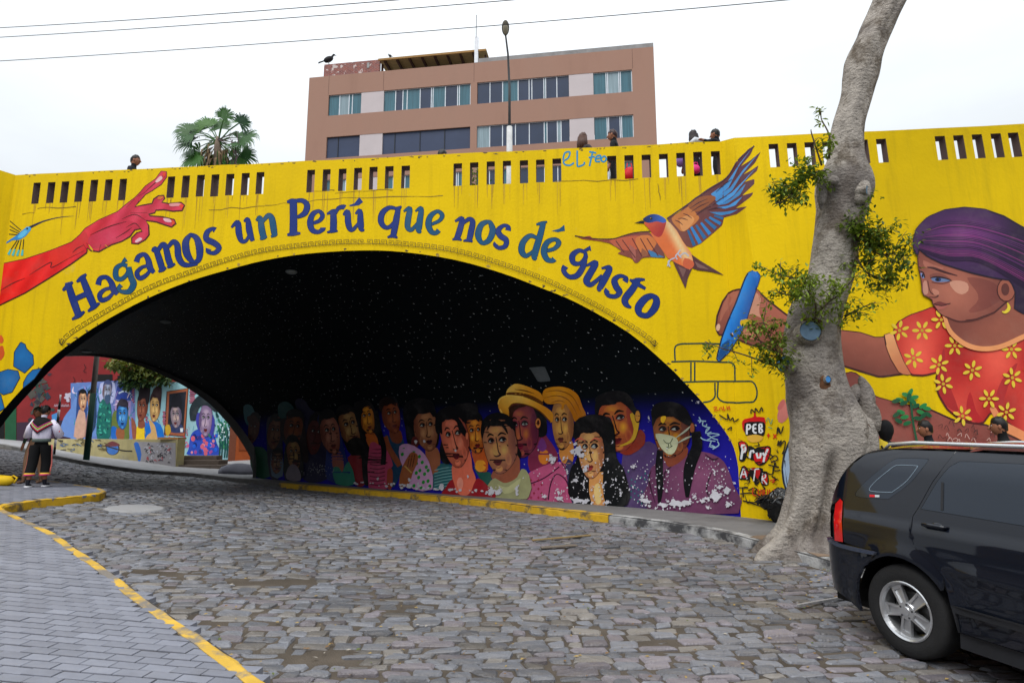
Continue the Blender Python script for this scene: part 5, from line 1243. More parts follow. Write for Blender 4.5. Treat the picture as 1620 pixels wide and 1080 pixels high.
P.stroke(Zw([(170, 372, 3), (182, 420, 4), (212, 432, 6), (200, 440, 5), (176, 438, 3)]), 0, (84, 38, 34), 4); P.poly(Zw([(188, 405), (212, 412), (216, 428), (196, 430)]), (196, 128, 106), 3)
P.poly(Zw([(140, 342), (150, 344), (156, 362), (146, 360)]), (120, 140, 190), 2); P.ell(*Zw([(149, 352)])[0], 1.6, 3, (20, 24, 50)); P.stroke(Zw([(138, 334), (152, 340), (158, 360)]), 2, (40, 18, 24), 3)
P.poly(Zw([(182, 362), (205, 358), (235, 362), (264, 372), (232, 378), (196, 376)]), (104, 124, 166), 3); P.ell(*Zw([(212, 368)])[0], 5, 3.2, (30, 50, 104)); P.ell(*Zw([(210, 368)])[0], 2.4, 2.6, (10, 12, 24)); P.poly(Zw([(178, 350), (205, 340), (240, 350), (268, 370), (236, 362), (205, 358), (182, 362)]), (132, 72, 62), 3)
P.stroke(Zw([(180, 362, 3), (205, 357, 7), (240, 362, 6), (268, 373, 2)]), 0, (44, 18, 24), 4); P.stroke(Zw([(186, 378), (230, 384), (262, 374)]), 1.3, (90, 40, 40), 4)
P.stroke(Zw([(168, 318, 5), (195, 322, 9), (240, 338, 8), (290, 352, 3)]), 0, (66, 26, 30), 4); P.stroke(Zw([(134, 316, 3), (144, 322, 6)]), 0, (66, 26, 30), 0)
P.poly(Zw([(196, 466), (215, 456), (235, 462), (256, 468), (230, 473)]), (116, 52, 48), 3); P.poly(Zw([(200, 474), (230, 474), (254, 469), (236, 486), (212, 490)]), (176, 96, 84), 3); P.stroke(Zw([(194, 466), (226, 474), (262, 464)]), 1.5, (60, 22, 24), 4)
P.stroke(Zw([(242, 518), (300, 538), (370, 530), (440, 502)]), 2.2, (84, 38, 34), 4)
P.ell(*Zw([(488, 410)])[0], 15, 19, OUT); P.ell(*Zw([(488, 410)])[0], 13.5, 17.5, (158, 88, 68)); P.ell(*Zw([(484, 408)])[0], 6.5, 10, (96, 46, 40))
hair = Zw([(114, 246), (110, 210), (125, 160), (170, 115), (240, 86), (320, 76), (400, 84), (480, 112), (540, 148), (640, 200), (690, 260), (690, 520), (566, 510), (522, 486), (526, 420), (505, 372), (440, 362), (350, 342), (230, 305), (170, 275), (135, 246), (127, 275)])
P.stroke(hair + hair[:1], 2.6, (30, 14, 40), 0)
P.poly(hair, lambda v: np.array([62, 32, 78.]) + np.array([84, 26, 66.]) * np.exp(-(((v[:, :1] - 1525) / 45) ** 2 + ((v[:, 1:] - 375) / 24) ** 2)) - np.array([26, 14, 30.]) * np.clip((v[:, :1] - 1575) / 40, 0, 1))
for i in range(26):
    t = i / 25; y0 = 120 + 130 * t
    P.stroke(Zw([(128 + 30 * (1 - t), 240 - 70 * (1 - t) + 8 * t), (250, y0 + 10 + 30 * t), (380, y0 + 50 * (.4 + t * .6)), (560, 190 + 210 * t), (640, 240 + 220 * t)]), random.uniform(.6, 1.5), random.choice([(128, 50, 112), (44, 24, 58), (92, 42, 100), (38, 20, 52), (50, 26, 66)]), 5, True)
P.stroke(Zw([(470, 498, 4), (484, 500, 12), (498, 484, 14), (492, 462, 4)]), 0, (226, 200, 50), 4)
# little plant
P.stroke(Zw([(98, 830), (104, 900), (112, 960), (126, 1030)]), 3.4, (20, 84, 52), 4)
for x, y, r in ((98, 825, -60), (80, 835, 200), (115, 845, -10), (55, 855, 190), (40, 860, 170), (72, 868, 160), (120, 880, -20), (150, 880, -30), (165, 890, 10), (140, 905, 20), (170, 915, 30), (60, 905, 200), (42, 915, 150), (75, 925, 170), (50, 940, 210), (85, 950, 160), (128, 930, 10), (150, 920, -40), (92, 845, 100), (108, 862, 40)):
    P.ell(*Zw([(x, y)])[0], 7, 3.4, random.choice([(24, 104, 58), (36, 130, 66), (18, 84, 50)]), r)
# faint chalk scribbles
for i in range(26):
    x, y = random.uniform(1480, 1570), random.uniform(670, 700); P.stroke([(x, y), (x + random.uniform(2, 6), y - random.uniform(2, 7)), (x + random.uniform(4, 9), y + random.uniform(0, 5))], .9, random.choice([(206, 170, 160), (60, 30, 30)]), 3)
P.build('painted_woman', M_PAINT, bridge, 'large painted woman in a red flowered blouse holding a blue chalk')

# graffiti on the corner
P = Paint(FRONT, .010, grid=4); K0, RD, WH = (18, 16, 16), (206, 20, 24), (226, 228, 232)
P.poly(Z6([(912, 372), (932, 340), (998, 326), (998, 292), (1016, 290), (1016, 325), (1080, 328), (1086, 400), (1076, 440), (1000, 440), (930, 440)]), RD, 2)
P.poly(Z6([(930, 372), (1000, 360), (1080, 364), (1084, 420), (1072, 466), (1010, 452), (940, 462)]), K0, 2)
for q in ([(948, 455), (950, 382), (975, 384), (978, 408), (952, 418)], [(1020, 380), (995, 384), (996, 440), (1022, 444)], [(996, 412), (1018, 410)], [(1040, 380), (1042, 446), (1066, 438), (1064, 418), (1044, 412), (1062, 400), (1058, 378), (1040, 380)]): P.stroke(Z6(q), 3.0, WH, 0)
P.build('graffiti', M_PAINT, bridge); P = Paint(FRONT, .010, grid=4)
P.poly(Z6([(950, 470), (1010, 456), (1070, 474), (1040, 510), (970, 510)]), (226, 176, 60), 3)
for q in ([(1095, 462), (1122, 462)], [(1108, 446), (1108, 480)], [(1144, 452), (1170, 484)], [(1170, 452), (1144, 484)]): P.stroke(Z6(q), 1.8, (216, 44, 20), 0)
P.build('graffiti', M_PAINT, bridge)['kind'] = 'stuff'; P = Paint(FRONT, .010, grid=4)
for poly in ([(882, 512), (930, 506), (960, 540), (950, 600), (930, 655), (890, 650), (895, 590)], [(960, 540), (1010, 560), (1015, 640), (970, 640)], [(1010, 560), (1060, 545), (1128, 545), (1110, 640), (1050, 690), (1000, 650)]): P.poly(Z6(poly), K0, 2)
P.poly(Z6([(890, 518), (925, 512), (950, 545), (935, 600), (910, 560)]), RD, 2); P.poly(Z6([(1000, 600), (1060, 600), (1060, 670), (1010, 660)]), RD, 2); P.poly(Z6([(1085, 560), (1118, 556), (1108, 630), (1080, 660)]), RD, 2)
for q in ([(906, 640), (918, 560), (905, 535), (935, 535), (940, 580), (915, 590)], [(970, 630), (975, 580), (995, 572), (1000, 592)], [(1020, 590), (1030, 630), (1050, 625), (1052, 590)], [(1068, 590), (1080, 620), (1105, 562)], [(1080, 620), (1072, 660)]): P.stroke(Z6(q), 3.4, WH, 0)
P.build('graffiti', M_PAINT, bridge); P = Paint(FRONT, .010, grid=4)
for poly in ([(890, 785), (912, 690), (950, 700), (975, 790), (930, 790)], [(960, 720), (1050, 700), (1070, 730), (1030, 830), (990, 790)], [(1050, 740), (1100, 730), (1110, 830), (1050, 820)]): P.poly(Z6(poly), K0, 2)
P.poly(Z6([(920, 700), (945, 710), (955, 770), (915, 775)]), (176, 20, 24), 2); P.poly(Z6([(1000, 720), (1050, 715), (1030, 790)]), (190, 20, 24), 2); P.poly(Z6([(1060, 750), (1096, 745), (1100, 820), (1062, 815)]), (206, 40, 24), 2)
for q in ([(900, 780), (925, 700), (950, 785)], [(908, 750), (945, 750)], [(975, 715), (1040, 710)], [(1010, 715), (1000, 800)], [(1060, 820), (1066, 745), (1090, 750), (1088, 775), (1066, 782), (1098, 825)]): P.stroke(Z6(q), 2.0, WH, 0)
P.build('graffiti', M_PAINT, bridge); P = Paint(FRONT, .010, grid=4)
for i in range(46):
    x, y = random.uniform(885, 1180), random.uniform(500, 950); P.stroke(Z6([(x, y), (x + random.uniform(-35, 35), y + random.uniform(-30, 30)), (x + random.uniform(-45, 45), y + random.uniform(-35, 35))]), random.uniform(.8, 2.4), random.choice([(24, 20, 18), (24, 20, 18), (176, 24, 20), (150, 110, 10)]), 4, True)
for q in ([(880, 850), (960, 850), (920, 850), (925, 920)], [(900, 895), (1000, 890), (1060, 930), (1000, 960), (920, 945), (1050, 985), (1090, 1010)], [(1120, 640), (1160, 610), (1180, 640), (1130, 660)], [(1110, 680), (1190, 700), (1150, 690), (1140, 750), (1100, 740)], [(1160, 660), (1150, 720), (1200, 720)], [(960, 870), (1010, 850), (1040, 880), (1080, 860)], [(1186, 500), (1180, 540), (1200, 500), (1195, 545), (1215, 505), (1230, 520), (1212, 600)], [(740, 310), (800, 345), (800, 300), (820, 350), (840, 330), (850, 360), (890, 340)], [(1175, 450), (1180, 400), (1195, 450), (1215, 395)], [(980, 300), (985, 270), (1010, 290), (1015, 260), (1040, 290), (1060, 255), (1070, 285)], [(800, 420), (830, 400), (825, 425)]):
    P.stroke(Z6(q), 2.0, (34, 30, 24), 3)
for q in ([(1000, 850), (990, 900), (1020, 910)], [(1035, 860), (1035, 905), (1055, 905), (1055, 860)], [(1070, 905), (1070, 860), (1090, 870), (1072, 885), (1092, 905)], [(1105, 905), (1105, 862)], [(1120, 862), (1120, 905), (1140, 905)], [(1170, 860), (1148, 862), (1148, 905), (1172, 900)], [(1150, 882), (1166, 880)], [(1120, 800), (1160, 785), (1135, 820), (1160, 800)]): P.stroke(Z6(q), 1.8, (206, 60, 24), 0)
for q in ([(695, 255), (725, 248), (700, 280), (735, 275)], [(740, 275), (750, 245), (765, 275)], [(770, 245), (772, 278), (790, 270)], [(795, 245), (800, 275), (812, 240), (820, 275)]): P.stroke(Z6(q), 1.4, (206, 56, 20), 0)
for q in ([(1095, 360), (1110, 330), (1130, 380), (1140, 340)], [(1110, 400), (1140, 410)], [(745, 345), (755, 340)]): P.stroke(Z6(q), 1.2, (70, 150, 120), 3)
P.build('graffiti', M_PAINT, bridge)['kind'] = 'stuff'
# ================================================================== beyond the arch
Zl, Zr = zt(0, 540, 4.154), zt(180, 560, 5.4)
def box_between(name, p0, p1, z0, z1, th, m, label=None, cat=None):
    p0, p1 = np.asarray(p0[:2]), np.asarray(p1[:2]); d = (p1 - p0) / np.linalg.norm(p1 - p0); nn = np.array([d[1], -d[0]])
    if nn[1] > 0: nn = -nn
    b = p0 - nn * th, p1 - nn * th
    P = [p0, p1, b[1], b[0]]
    V = [(*q, z0) for q in P] + [(*q, z1) for q in P]
    o = mesh_obj(name, V, [(0, 1, 2, 3)[::-1], (4, 5, 6, 7), (0, 1, 5, 4), (1, 2, 6, 5), (2, 3, 7, 6), (3, 0, 4, 7)], m)
    return tag(o, label, cat), Plane((*p0, 0), (*nn, 0))
YM = 36.0
pl, pr = at_Y(112, 690, YM), at_Y(366, 690, YM - .6)
zt_ = at_Y(250, 605, YM)[2]
M_MW = mat('mural_wall_blue', (0.30, 0.54, 0.60), 0.7, 0.1, 1.5, dirt=0.3, dcol=(.3, .35, .36))
mw, MW = box_between('mural_wall', pl, pr, -1.5, zt_, .4, M_MW, 'pale blue wall painted with large faces seen through the arch', 'wall')
def fp(): return Paint(MW, .014, gain=1.15)
P = Paint(MW, .006, gain=1.15, step=2e-5); P.poly([(112, 606), (214, 600), (214, 700), (112, 700)], c2((84, 116, 176), (110, 116, 176), (112, 650), (214, 650)))
P.poly(Zl([(465, 440), (520, 310), (560, 300), (640, 290), (640, 620), (410, 620), (420, 500)]), (96, 130, 190), 2); P.poly(Zl([(770, 292), (868, 296), (872, 388), (760, 380)]), (22, 54, 140)); P.stroke(Zl([(780, 340), (820, 325), (860, 345)]), 2.4, (190, 206, 226), 3)
P.poly(Zl([(760, 385), (860, 390), (852, 645), (730, 640)]), (150, 130, 180)); P.poly(Zl([(660, 275), (755, 270), (745, 400), (660, 400)]), (170, 176, 214), 2)
for i in range(120): x, y = random.uniform(116, 212), random.uniform(608, 694); P.stroke([(x, y), (x + random.uniform(-4, 4), y + random.uniform(3, 9)), (x + random.uniform(-5, 5), y + random.uniform(8, 16))], random.uniform(.8, 3), random.choice([(20, 60, 110), (24, 96, 110), (60, 80, 150), (40, 40, 70), (150, 120, 170), (36, 130, 140), (206, 190, 210)]), 3, True)
for i in range(70): x, y = random.uniform(216, 364), random.uniform(640, 730); P.stroke([(x, y), (x + random.uniform(-3, 5), y + random.uniform(3, 9))], random.uniform(.6, 2.2), random.choice([(60, 130, 160), (90, 170, 180), (40, 90, 130), (150, 110, 150)]), 0)
P.build('painted_backdrop', M_PAINT, mw)['kind'] = 'stuff'
P = fp(); P.poly(Zl([(508, 360), (520, 320), (560, 318), (572, 400), (560, 620), (500, 620)]), (40, 66, 120), 3); P.poly(Zl([(520, 450), (560, 470), (560, 625), (485, 625)]), (190, 150, 130), 2); face(P, *Zl([(545, 390)])[0], 6.5, 15, 0, .4, (206, 160, 120), (236, 200, 160)); done(P, 'painted woman with long blue hair on the far wall')
P = fp(); P.poly(Zl([(575, 360), (590, 315), (630, 320), (628, 560), (560, 620), (580, 450)]), (36, 60, 90), 3); P.poly(Zl([(575, 480), (610, 470), (605, 625), (555, 625)]), (150, 110, 110), 2); face(P, *Zl([(600, 385)])[0], 6, 13, 0, -.4, (170, 120, 100), (210, 170, 140)); done(P, 'second painted figure beside the pole on the far wall')
P = fp(); P.poly(Zl([(660, 400), (700, 370), (730, 420), (735, 560), (715, 640), (640, 640), (640, 500)]), (24, 96, 90), 3)
for i in range(30): x, y = random.uniform(645, 728), random.uniform(400, 630); P.ell(*Zl([(x, y)])[0], 2.6, 1.6, random.choice([(60, 160, 140), (16, 60, 66), (40, 120, 100)]), random.uniform(0, 180), 7)
face(P, *Zl([(705, 330)])[0], 7, 15, 6, .3, (120, 140, 170), (190, 190, 210), hair=(60, 70, 110)); P.poly(Zl([(690, 360), (725, 350), (722, 400), (700, 410)]), (60, 80, 110), 3); done(P, 'painted bearded figure in teal leaves on the far wall')
P = fp(); P.poly(Zl([(740, 480), (780, 450), (840, 460), (850, 600), (840, 645), (735, 640)]), (96, 110, 50), 3); P.poly(Zl([(735, 560), (770, 570), (780, 640), (735, 640)]), (24, 96, 180), 3); P.poly(Zl([(765, 575), (815, 570), (815, 640), (770, 640)]), (140, 84, 50), 2); face(P, *Zl([(805, 490)])[0], 9, 20, 0, .1, (40, 120, 200), (150, 210, 240), (14, 40, 90), lip=(20, 50, 110), hair=(40, 30, 50)); P.poly(Zl([(780, 420), (790, 380), (835, 385), (840, 430)]), (40, 34, 50), 3); done(P, 'painted blue face in a green jacket on the far wall')
P = fp(); P.poly(Zr([(200, 620), (260, 600), (265, 740), (180, 750)]), (226, 190, 30), 2); P.poly(Zr([(215, 540), (250, 540), (270, 620), (210, 630)]), (130, 74, 56), 2); P.poly(Zr([(150, 560), (170, 555), (195, 630), (185, 745), (165, 745)]), (140, 80, 60), 3)
face(P, *Zr([(243, 460)])[0], 8.5, 20, 6, -.45, (136, 74, 56), (190, 120, 90), hair=(30, 24, 30)); P.poly(Zr([(215, 400), (220, 300), (260, 262), (310, 270), (305, 400), (280, 430), (265, 370)]), (34, 26, 32), 3); done(P, 'painted brown woman in a yellow top on the far wall')
P = fp(); P.poly(Zr([(265, 600), (300, 570), (400, 600), (425, 750), (280, 750)]), (24, 104, 190), 3); P.poly(Zr([(300, 560), (340, 590), (360, 640), (370, 750), (270, 745), (290, 690), (320, 660)]), (196, 156, 100), 3)
face(P, *Zr([(352, 460)])[0], 8.5, 21, 4, -.2, (206, 164, 100), (232, 196, 130), (120, 80, 50), hair=(50, 30, 34)); P.poly(Zr([(315, 400), (340, 300), (400, 268), (412, 330), (395, 480), (385, 400), (350, 350)]), (52, 32, 36), 3); done(P, 'painted tan man in a blue shirt with hand on chin')
P = fp(); P.poly(Zr([(452, 318), (640, 288), (612, 706), (430, 690)]), (60, 32, 24)); P.poly(Zr([(460, 322), (634, 294), (606, 700), (438, 684)]), (150, 84, 56)); P.poly(Zr([(476, 340), (620, 318), (594, 672), (460, 660)]), (30, 34, 44)); P.poly(Zr([(490, 600), (560, 580), (600, 640), (594, 672), (470, 662)]), (40, 50, 90), 2)
face(P, *Zr([(532, 530)])[0], 9, 18, -2, -.3, (150, 130, 140), (220, 190, 160), (40, 40, 70), hair=(20, 20, 26)); P.poly(Zr([(495, 450), (500, 370), (560, 335), (585, 420), (575, 470), (540, 440)]), (26, 26, 34), 3); P.poly(Zr([(440, 620), (475, 600), (490, 660), (455, 700)]), (190, 150, 40), 2); P.poly(Zr([(568, 632), (594, 630), (592, 665), (570, 664)]), (206, 214, 220)); done(P, 'painted portrait inside a brown window frame')
P = fp()
for x0, y0, x1, y1 in ((640, 305, 705, 425), (412, 490, 450, 620), (264, 530, 298, 600), (152, 300, 184, 420), (612, 640, 640, 700)):
    k = int((y1 - y0) / 15)
    for j in range(k): P.poly(Zr([(x0 + random.uniform(0, 16), y0 + j * 15), (x1 - random.uniform(0, 16), y0 + j * 15 - 3), (x1 - random.uniform(0, 16), y0 + j * 15 + 8), (x0 + random.uniform(0, 16), y0 + j * 15 + 11)]), random.choice([(150, 60, 90), (130, 50, 80), (166, 80, 106)]))
P.build('painted_brick', M_PAINT, mw)['kind'] = 'stuff'
P = fp(); P.poly(Zr([(640, 810), (660, 690), (720, 640), (830, 640), (880, 760), (900, 860), (640, 860)]), (40, 70, 170), 3)
for x, y, r, c in [(random.uniform(660, 880), random.uniform(690, 850), random.uniform(1.2, 3.4), random.choice([(196, 90, 110), (150, 70, 140), (30, 90, 200), (40, 50, 130), (210, 130, 140), (20, 40, 110)])) for _ in range(40)]: P.ell(*Zr([(x, y)])[0], r, r * 1.3, c)
P.poly(Zr([(705, 520), (735, 500), (850, 520), (860, 650), (820, 700), (720, 640)]), (60, 60, 150), 3); face(P, *Zr([(788, 570)])[0], 10.5, 24, 2, .05, (150, 130, 160), (206, 180, 190), (60, 40, 80), hair=None)
P.poly(Zr([(655, 560), (650, 470), (690, 390), (760, 340), (850, 400), (900, 480), (860, 490), (800, 440), (740, 450), (710, 520), (700, 565), (670, 568)]), (34, 44, 50), 3); done(P, 'painted purple face under a wide black hat')
P = fp()
for i in range(60):
    x, y = random.gauss(940, 34), random.uniform(500, 800); P.ell(*Zr([(x, y)])[0], 4.2, 1.6, random.choice([(20, 80, 70), (30, 104, 80), (16, 60, 64), (60, 130, 90)]), random.uniform(40, 140), 7)
for x in (905, 925, 950, 970): P.stroke(Zr([(x, 640), (x + 4, 780), (x - 4, 885)]), 2.2, (20, 72, 70), 3)
for i in range(16): P.ell(*Zr([(random.uniform(890, 995), random.uniform(540, 740))])[0], 1.3, 1.3, (210, 226, 230), 0, 6)
done(P, 'painted green plant at the right end of the far wall')
P = fp()
for i in range(24): x, y = random.uniform(445, 630), random.uniform(715, 800); P.stroke(Zr([(x, y), (x + 8, y - 14), (x + 16, y + 4)]), 1.0, (214, 60, 120), 2)
P.build('graffiti', M_PAINT, mw)['kind'] = 'stuff'

# low painted wall in front, steps beside it
a, b = on_ground(72, 707, KH), on_ground(278, 738, KH)
a[:2] = at_Y(72, 690, a[1])[:2]; 
ztop = (at_Y(90, 688, a[1])[2] + at_Y(262, 702, b[1])[2]) / 2
print('LOW', a, b, ztop)
lw_, LW = box_between('low_wall', a, b, -1.5, ztop, .35, mat('low_wall_yellow', (0.42, 0.36, 0.17), 0.8, 0.2, 2, dirt=0.7, dcol=(.25, .24, .22)), 'low wall painted pale yellow with a blue eye below the far mural', 'wall')
P = Paint(LW, .006, gain=1.1)
P.poly([(214, 698), (278, 700), (278, 742), (226, 742)], (150, 146, 150)); P.ell(*Zl([(740, 702)])[0], 11, 10.5, (24, 24, 30)); P.ell(*Zl([(740, 704)])[0], 9.5, 9.5, (50, 110, 190)); P.poly(Zl([(690, 680), (740, 655), (790, 680), (740, 690)]), (110, 44, 50), 3)
P.stroke(Zl([(640, 690), (690, 685), (800, 715), (870, 720)]), 2.0, (30, 24, 20), 3); P.poly(Zl([(880, 670), (910, 665), (930, 740), (915, 800), (900, 740)]), (30, 100, 190), 2)
for i in range(60): x, y = random.uniform(950, 1120), random.uniform(680, 800); P.stroke(Zl([(x, y), (x + random.uniform(4, 12), y - random.uniform(5, 16)), (x + random.uniform(8, 18), y + random.uniform(-4, 10))]), 1.1, random.choice([(30, 28, 34), (180, 60, 70), (60, 60, 80), (190, 190, 200)]), 2)
for i in range(36): x, y = random.uniform(380, 690), random.uniform(640, 720); P.stroke(Zl([(x, y), (x + random.uniform(6, 22), y + random.uniform(-12, 12)), (x + random.uniform(10, 40), y + random.uniform(-6, 14))]), 1.3, random.choice([(40, 36, 30), (90, 80, 40), (60, 90, 130), (120, 100, 60)]), 2)
P.build('painted_eye', M_PAINT, lw_)['kind'] = 'stuff'
box_between('coping', b + np.array([-1.2, .55, 0]), b + np.array([.02, -.005, 0]), ztop + .004, ztop + .09, .4, rgb(180, 130, 70))[0].parent = lw_
st = empty('stairs', (*b[:2], 0), 0, 'grey brown stone steps beside the graffiti covered end of the low wall', 'stairs')
for k in range(3):
    q0 = at_Y(281, 700, b[1] + .1 + k * .35); q1 = at_Y(352 - 4 * k, 700, b[1] + .1 + k * .35); z1 = g(*q1[:2]) + KH + .17 * (k + 1)
    s_, _ = box_between('step', q0, q1, -1.2, z1, 1.2 - k * .3, mat('stone_step', (.15, .12, .1), .85, .2, 3)); s_.parent = st; s_.matrix_parent_inverse = wm(st).inverted()
# pillar and brown timber gate to the right
gt = empty('timber_gate', at_Y(385, 725, 33.5), 0, 'orange brown panelled timber gate at the right end of the far mural', 'gate')
q0, q1 = at_Y(363, 690, 35), at_Y(374, 690, 35); o, _ = box_between('gate_post', q0, q1, -1, 5.2, .3, rgb(110, 60, 40)); o.parent = gt; o.matrix_parent_inverse = wm(gt).inverted()
q0, q1 = at_Y(374.2, 690, 35), at_Y(440, 690, 35); o, gpl = box_between('gate_leaf', q0, q1, -1, 5.2, .1, rgb(150, 70, 24)); o.parent = gt; o.matrix_parent_inverse = wm(gt).inverted()
for (x0, y0, x1, y1) in ((378, 640, 398, 676), (378, 684, 398, 712), (402, 640, 424, 676), (402, 684, 424, 712)):
    c = gpl.px([(x0, y0), (x1, y0), (x1, y1), (x0, y1)]); o = solid('gate_panel', c + gpl.n * .04, gpl.n, .06, rgb(126, 56, 18), gt)

# red building
Y2 = 41.0
q0, q1 = at_Y(-40, 690, Y2 - 3), at_Y(290, 690, Y2); ztr = 7.6
M_RED = mat('red_render', (0.26, 0.022, 0.024), 0.8, 0.12, 1.2, dirt=0.35, dcol=(.12, .015, .02), dscale=.8)
rb_o = empty('red_building', (*((q0 + q1) / 2)[:2], 0), 0, 'dark red rendered building behind the far painted wall', 'building')
o, RBP = box_between('wall', q0, q1, -1.5, ztr, 6, M_RED); o.parent = rb_o; o.matrix_parent_inverse = wm(rb_o).inverted()
def on_wall(name, pxs, m, out=.03, th=.1):
    c = RBP.px(pxs); return solid(name, c + RBP.n * out, RBP.n, th, m, rb_o)
on_wall('window', [(150, 592), (178, 592), (178, 618), (150, 618)], rgb(20, 18, 20), .02); on_wall('window', [(186, 594), (214, 594), (214, 610), (186, 610)], rgb(20, 18, 20), .02)
on_wall('door', [(8, 640), (26, 636), (26, 700), (8, 700)], rgb(30, 84, 54), .03); on_wall('doorway', [(-8, 655), (7, 655), (7, 700), (-8, 700)], rgb(14, 14, 16), .03)
on_wall('plinth', [(27, 668), (110, 664), (110, 720), (27, 720)], rgb(60, 40, 58), .05)
P = Paint(RBP, .02)
for i in range(46):
    x, y = random.gauss(62, 9), random.uniform(590, 690); P.poly(blot(x, y, random.uniform(3, 8), 8, .5, random.uniform(.5, 1.4), i), random.choice([(50, 44, 50), (60, 70, 66), (70, 50, 60), (44, 56, 70), (80, 76, 70), (36, 60, 50)]), 2)
for i in range(14): x, y = random.uniform(104, 124), random.uniform(622, 634); P.ell(x, y, 3, 2, (196, 190, 206), random.uniform(-40, 40), 7)
for i in range(10): x = 86 + i * 2.4; P.stroke([(x, 643), (x + 1.2, 639), (x + 2, 643)], .8, (190, 176, 190), 0)
for x, y in ((133, 582), (116, 602), (129, 606)): P.stroke([(x, y - 6), (x + 3, y), (x - 1, y + 5), (x + 4, y + 7)], 1.0, (60, 14, 20), 2)
P.poly([(82, 656), (92, 652), (92, 664), (83, 667)], (70, 140, 200)); P.stroke([(112, 615), (125, 615)], 1.2, (200, 160, 160), 0)
P.build('graffiti', M_PAINT, rb_o)['kind'] = 'stuff'

# poles
pb = on_ground(136.5, 727, KH)
po = empty('utility_pole', pb, 0, 'concrete utility pole painted dark green at its foot beyond the arch', 'pole')
wd = 8.0 / FPX * pb[1] / 2; zsw = at_Y(147, 622, pb[1])[2] - pb[2]
mb = MB(); mb.tube([(0, 0, -.1), (0, 0, zsw)], [wd * 1.12, wd], 14); mb.build('painted_foot', rgb(16, 58, 46), po, True)
mb = MB(); mb.tube([(0, 0, zsw - .01), (0, 0, 9.5)], [wd * .99, wd * .66], 14); mb.build('shaft', mat('pole_concrete', (.36, .32, .29), .85, .15, 4, .2), po, True)
pb = on_ground(85.5, 719, KH + .0)
hgt = at_Y(97, 624, pb[1])[2] - pb[2]
po = empty('striped_post', pb, 0, 'thin black and white striped post at the kerb beyond the arch', 'post')
for k in range(8):
    mb = MB(); mb.tube([(0, 0, hgt * k / 8 + (.001 if k else -.1)), (0, 0, hgt * (k + 1) / 8)], .045 if k < 7 else .03, 10); mb.build('band', rgb(225, 222, 225) if k % 2 else rgb(24, 22, 26), po, True)
# ================================================================== apartment building behind the bridge
Zq = zt(460, 40, 2.7)
BT = math.atan(.15); BD = np.array([math.cos(BT), -math.sin(BT), 0]); BN = np.array([-math.sin(BT), -math.cos(BT), 0]); BO = np.array([0, 42.0, 0])
BP = Plane(BO, BN)
def bs(p): P = BP.px([p])[0] - BO; return float(P @ BD), float(P[2])
def from_bs(q, back=0.0): q = np.asarray(q, float).reshape(-1, 2); return BO + q[:, :1] * BD + q[:, 1:2] * UPV - BN * back
bl_, br_ = bs(Zq([(70, 400)])[0])[0], bs(Zq([(1557, 300)])[0])[0]
ztl = np.mean([bs(Zq([(80, 222)])[0])[1], bs(Zq([(790, 158)])[0])[1], bs(Zq([(1548, 98)])[0])[1]])
building = empty('apartment_building', from_bs([[0, ZDECK]])[0], 0, 'brown rendered apartment building with rows of windows behind the bridge', 'building')
M_BW = mat('brown_render', (0.34, 0.195, 0.145), 0.85, 0.14, .5, dirt=0.5, dcol=(.24, .15, .115), dscale=.5, dlo=.46, stretch=(1, 1, .25))
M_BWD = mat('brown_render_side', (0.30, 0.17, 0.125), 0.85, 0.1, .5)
GL_D = mat('dark_glass', (0.022, 0.035, 0.075), 0.12, 0.2, .6, spec=.6); GL_T = mat('teal_curtain_glass', (0.045, 0.13, 0.17), 0.18, 0.35, 1.4, spec=.5, stretch=(6, 6, .3)); GL_W = mat('pale_curtain_glass', (0.22, 0.3, 0.34), .25, .3, 1.5, spec=.5, stretch=(8, 8, .3)); GL_B = mat('blue_panel', (0.035, 0.05, 0.10), .35, .1, 1)
FR_W = rgb(214, 220, 228); FR_D = rgb(40, 44, 52); M_PAN = mat('pale_panel', (0.52, 0.46, 0.47), .8, .05, 1)
M_GREYC = mat('raw_concrete', (.27, .26, .26), .9, .2, 1.5, dirt=.5, dcol=(.14, .13, .13))
rows = []
def rect(tl, tr, bl, br):
    a, b, c, d = (bs(Zq([q])[0]) for q in (tl, tr, bl, br)); return [(a[0] + c[0]) / 2, (b[0] + d[0]) / 2, (c[1] + d[1]) / 2, (a[1] + b[1]) / 2]
R1 = [rect((160, 298), (300, 290), (160, 388), (300, 376)), rect((397, 279), (768, 249), (396, 369), (768, 340)), rect((796, 243), (1188, 211), (796, 335), (1188, 305)), rect((1292, 205), (1457, 190), (1293, 297), (1460, 283))]
R2 = [rect((148, 479), (292, 468), (147, 571), (290, 560)), rect((386, 459), (766, 431), (384, 552), (766, 524)), rect((792, 430), (1191, 398), (792, 524), (1193, 493)), rect((1295, 393), (1464, 380), (1296, 490), (1465, 479))]
z1a, z1b = np.mean([r[2] for r in R1]), np.mean([r[3] for r in R1]); z2a, z2b = np.mean([r[2] for r in R2]), np.mean([r[3] for r in R2]); pitch = z1a - z2a
for r in R1: r[2], r[3] = z1a, z1b
for i, r in enumerate(R2): r[0], r[1] = R1[i][0], R1[i][1]; r[2], r[3] = z1a - pitch, z1b - pitch
R3 = [[r[0], r[1], r[2] - pitch, r[3] - pitch] for r in R2]; R4 = [[r[0], r[1], r[2] - 2 * pitch, r[3] - 2 * pitch] for r in R2]
allw = R1 + R2 + R3 + R4
pans = []
for k in range(4):
    for a, b in ((0, 1), (2, 3)):
        pans.append([R1[a][1], R1[b][0], z1a - k * pitch, z1b - k * pitch])
hole = lambda r: [(r[0], r[2]), (r[1], r[2]), (r[1], r[3]), (r[0], r[3])]
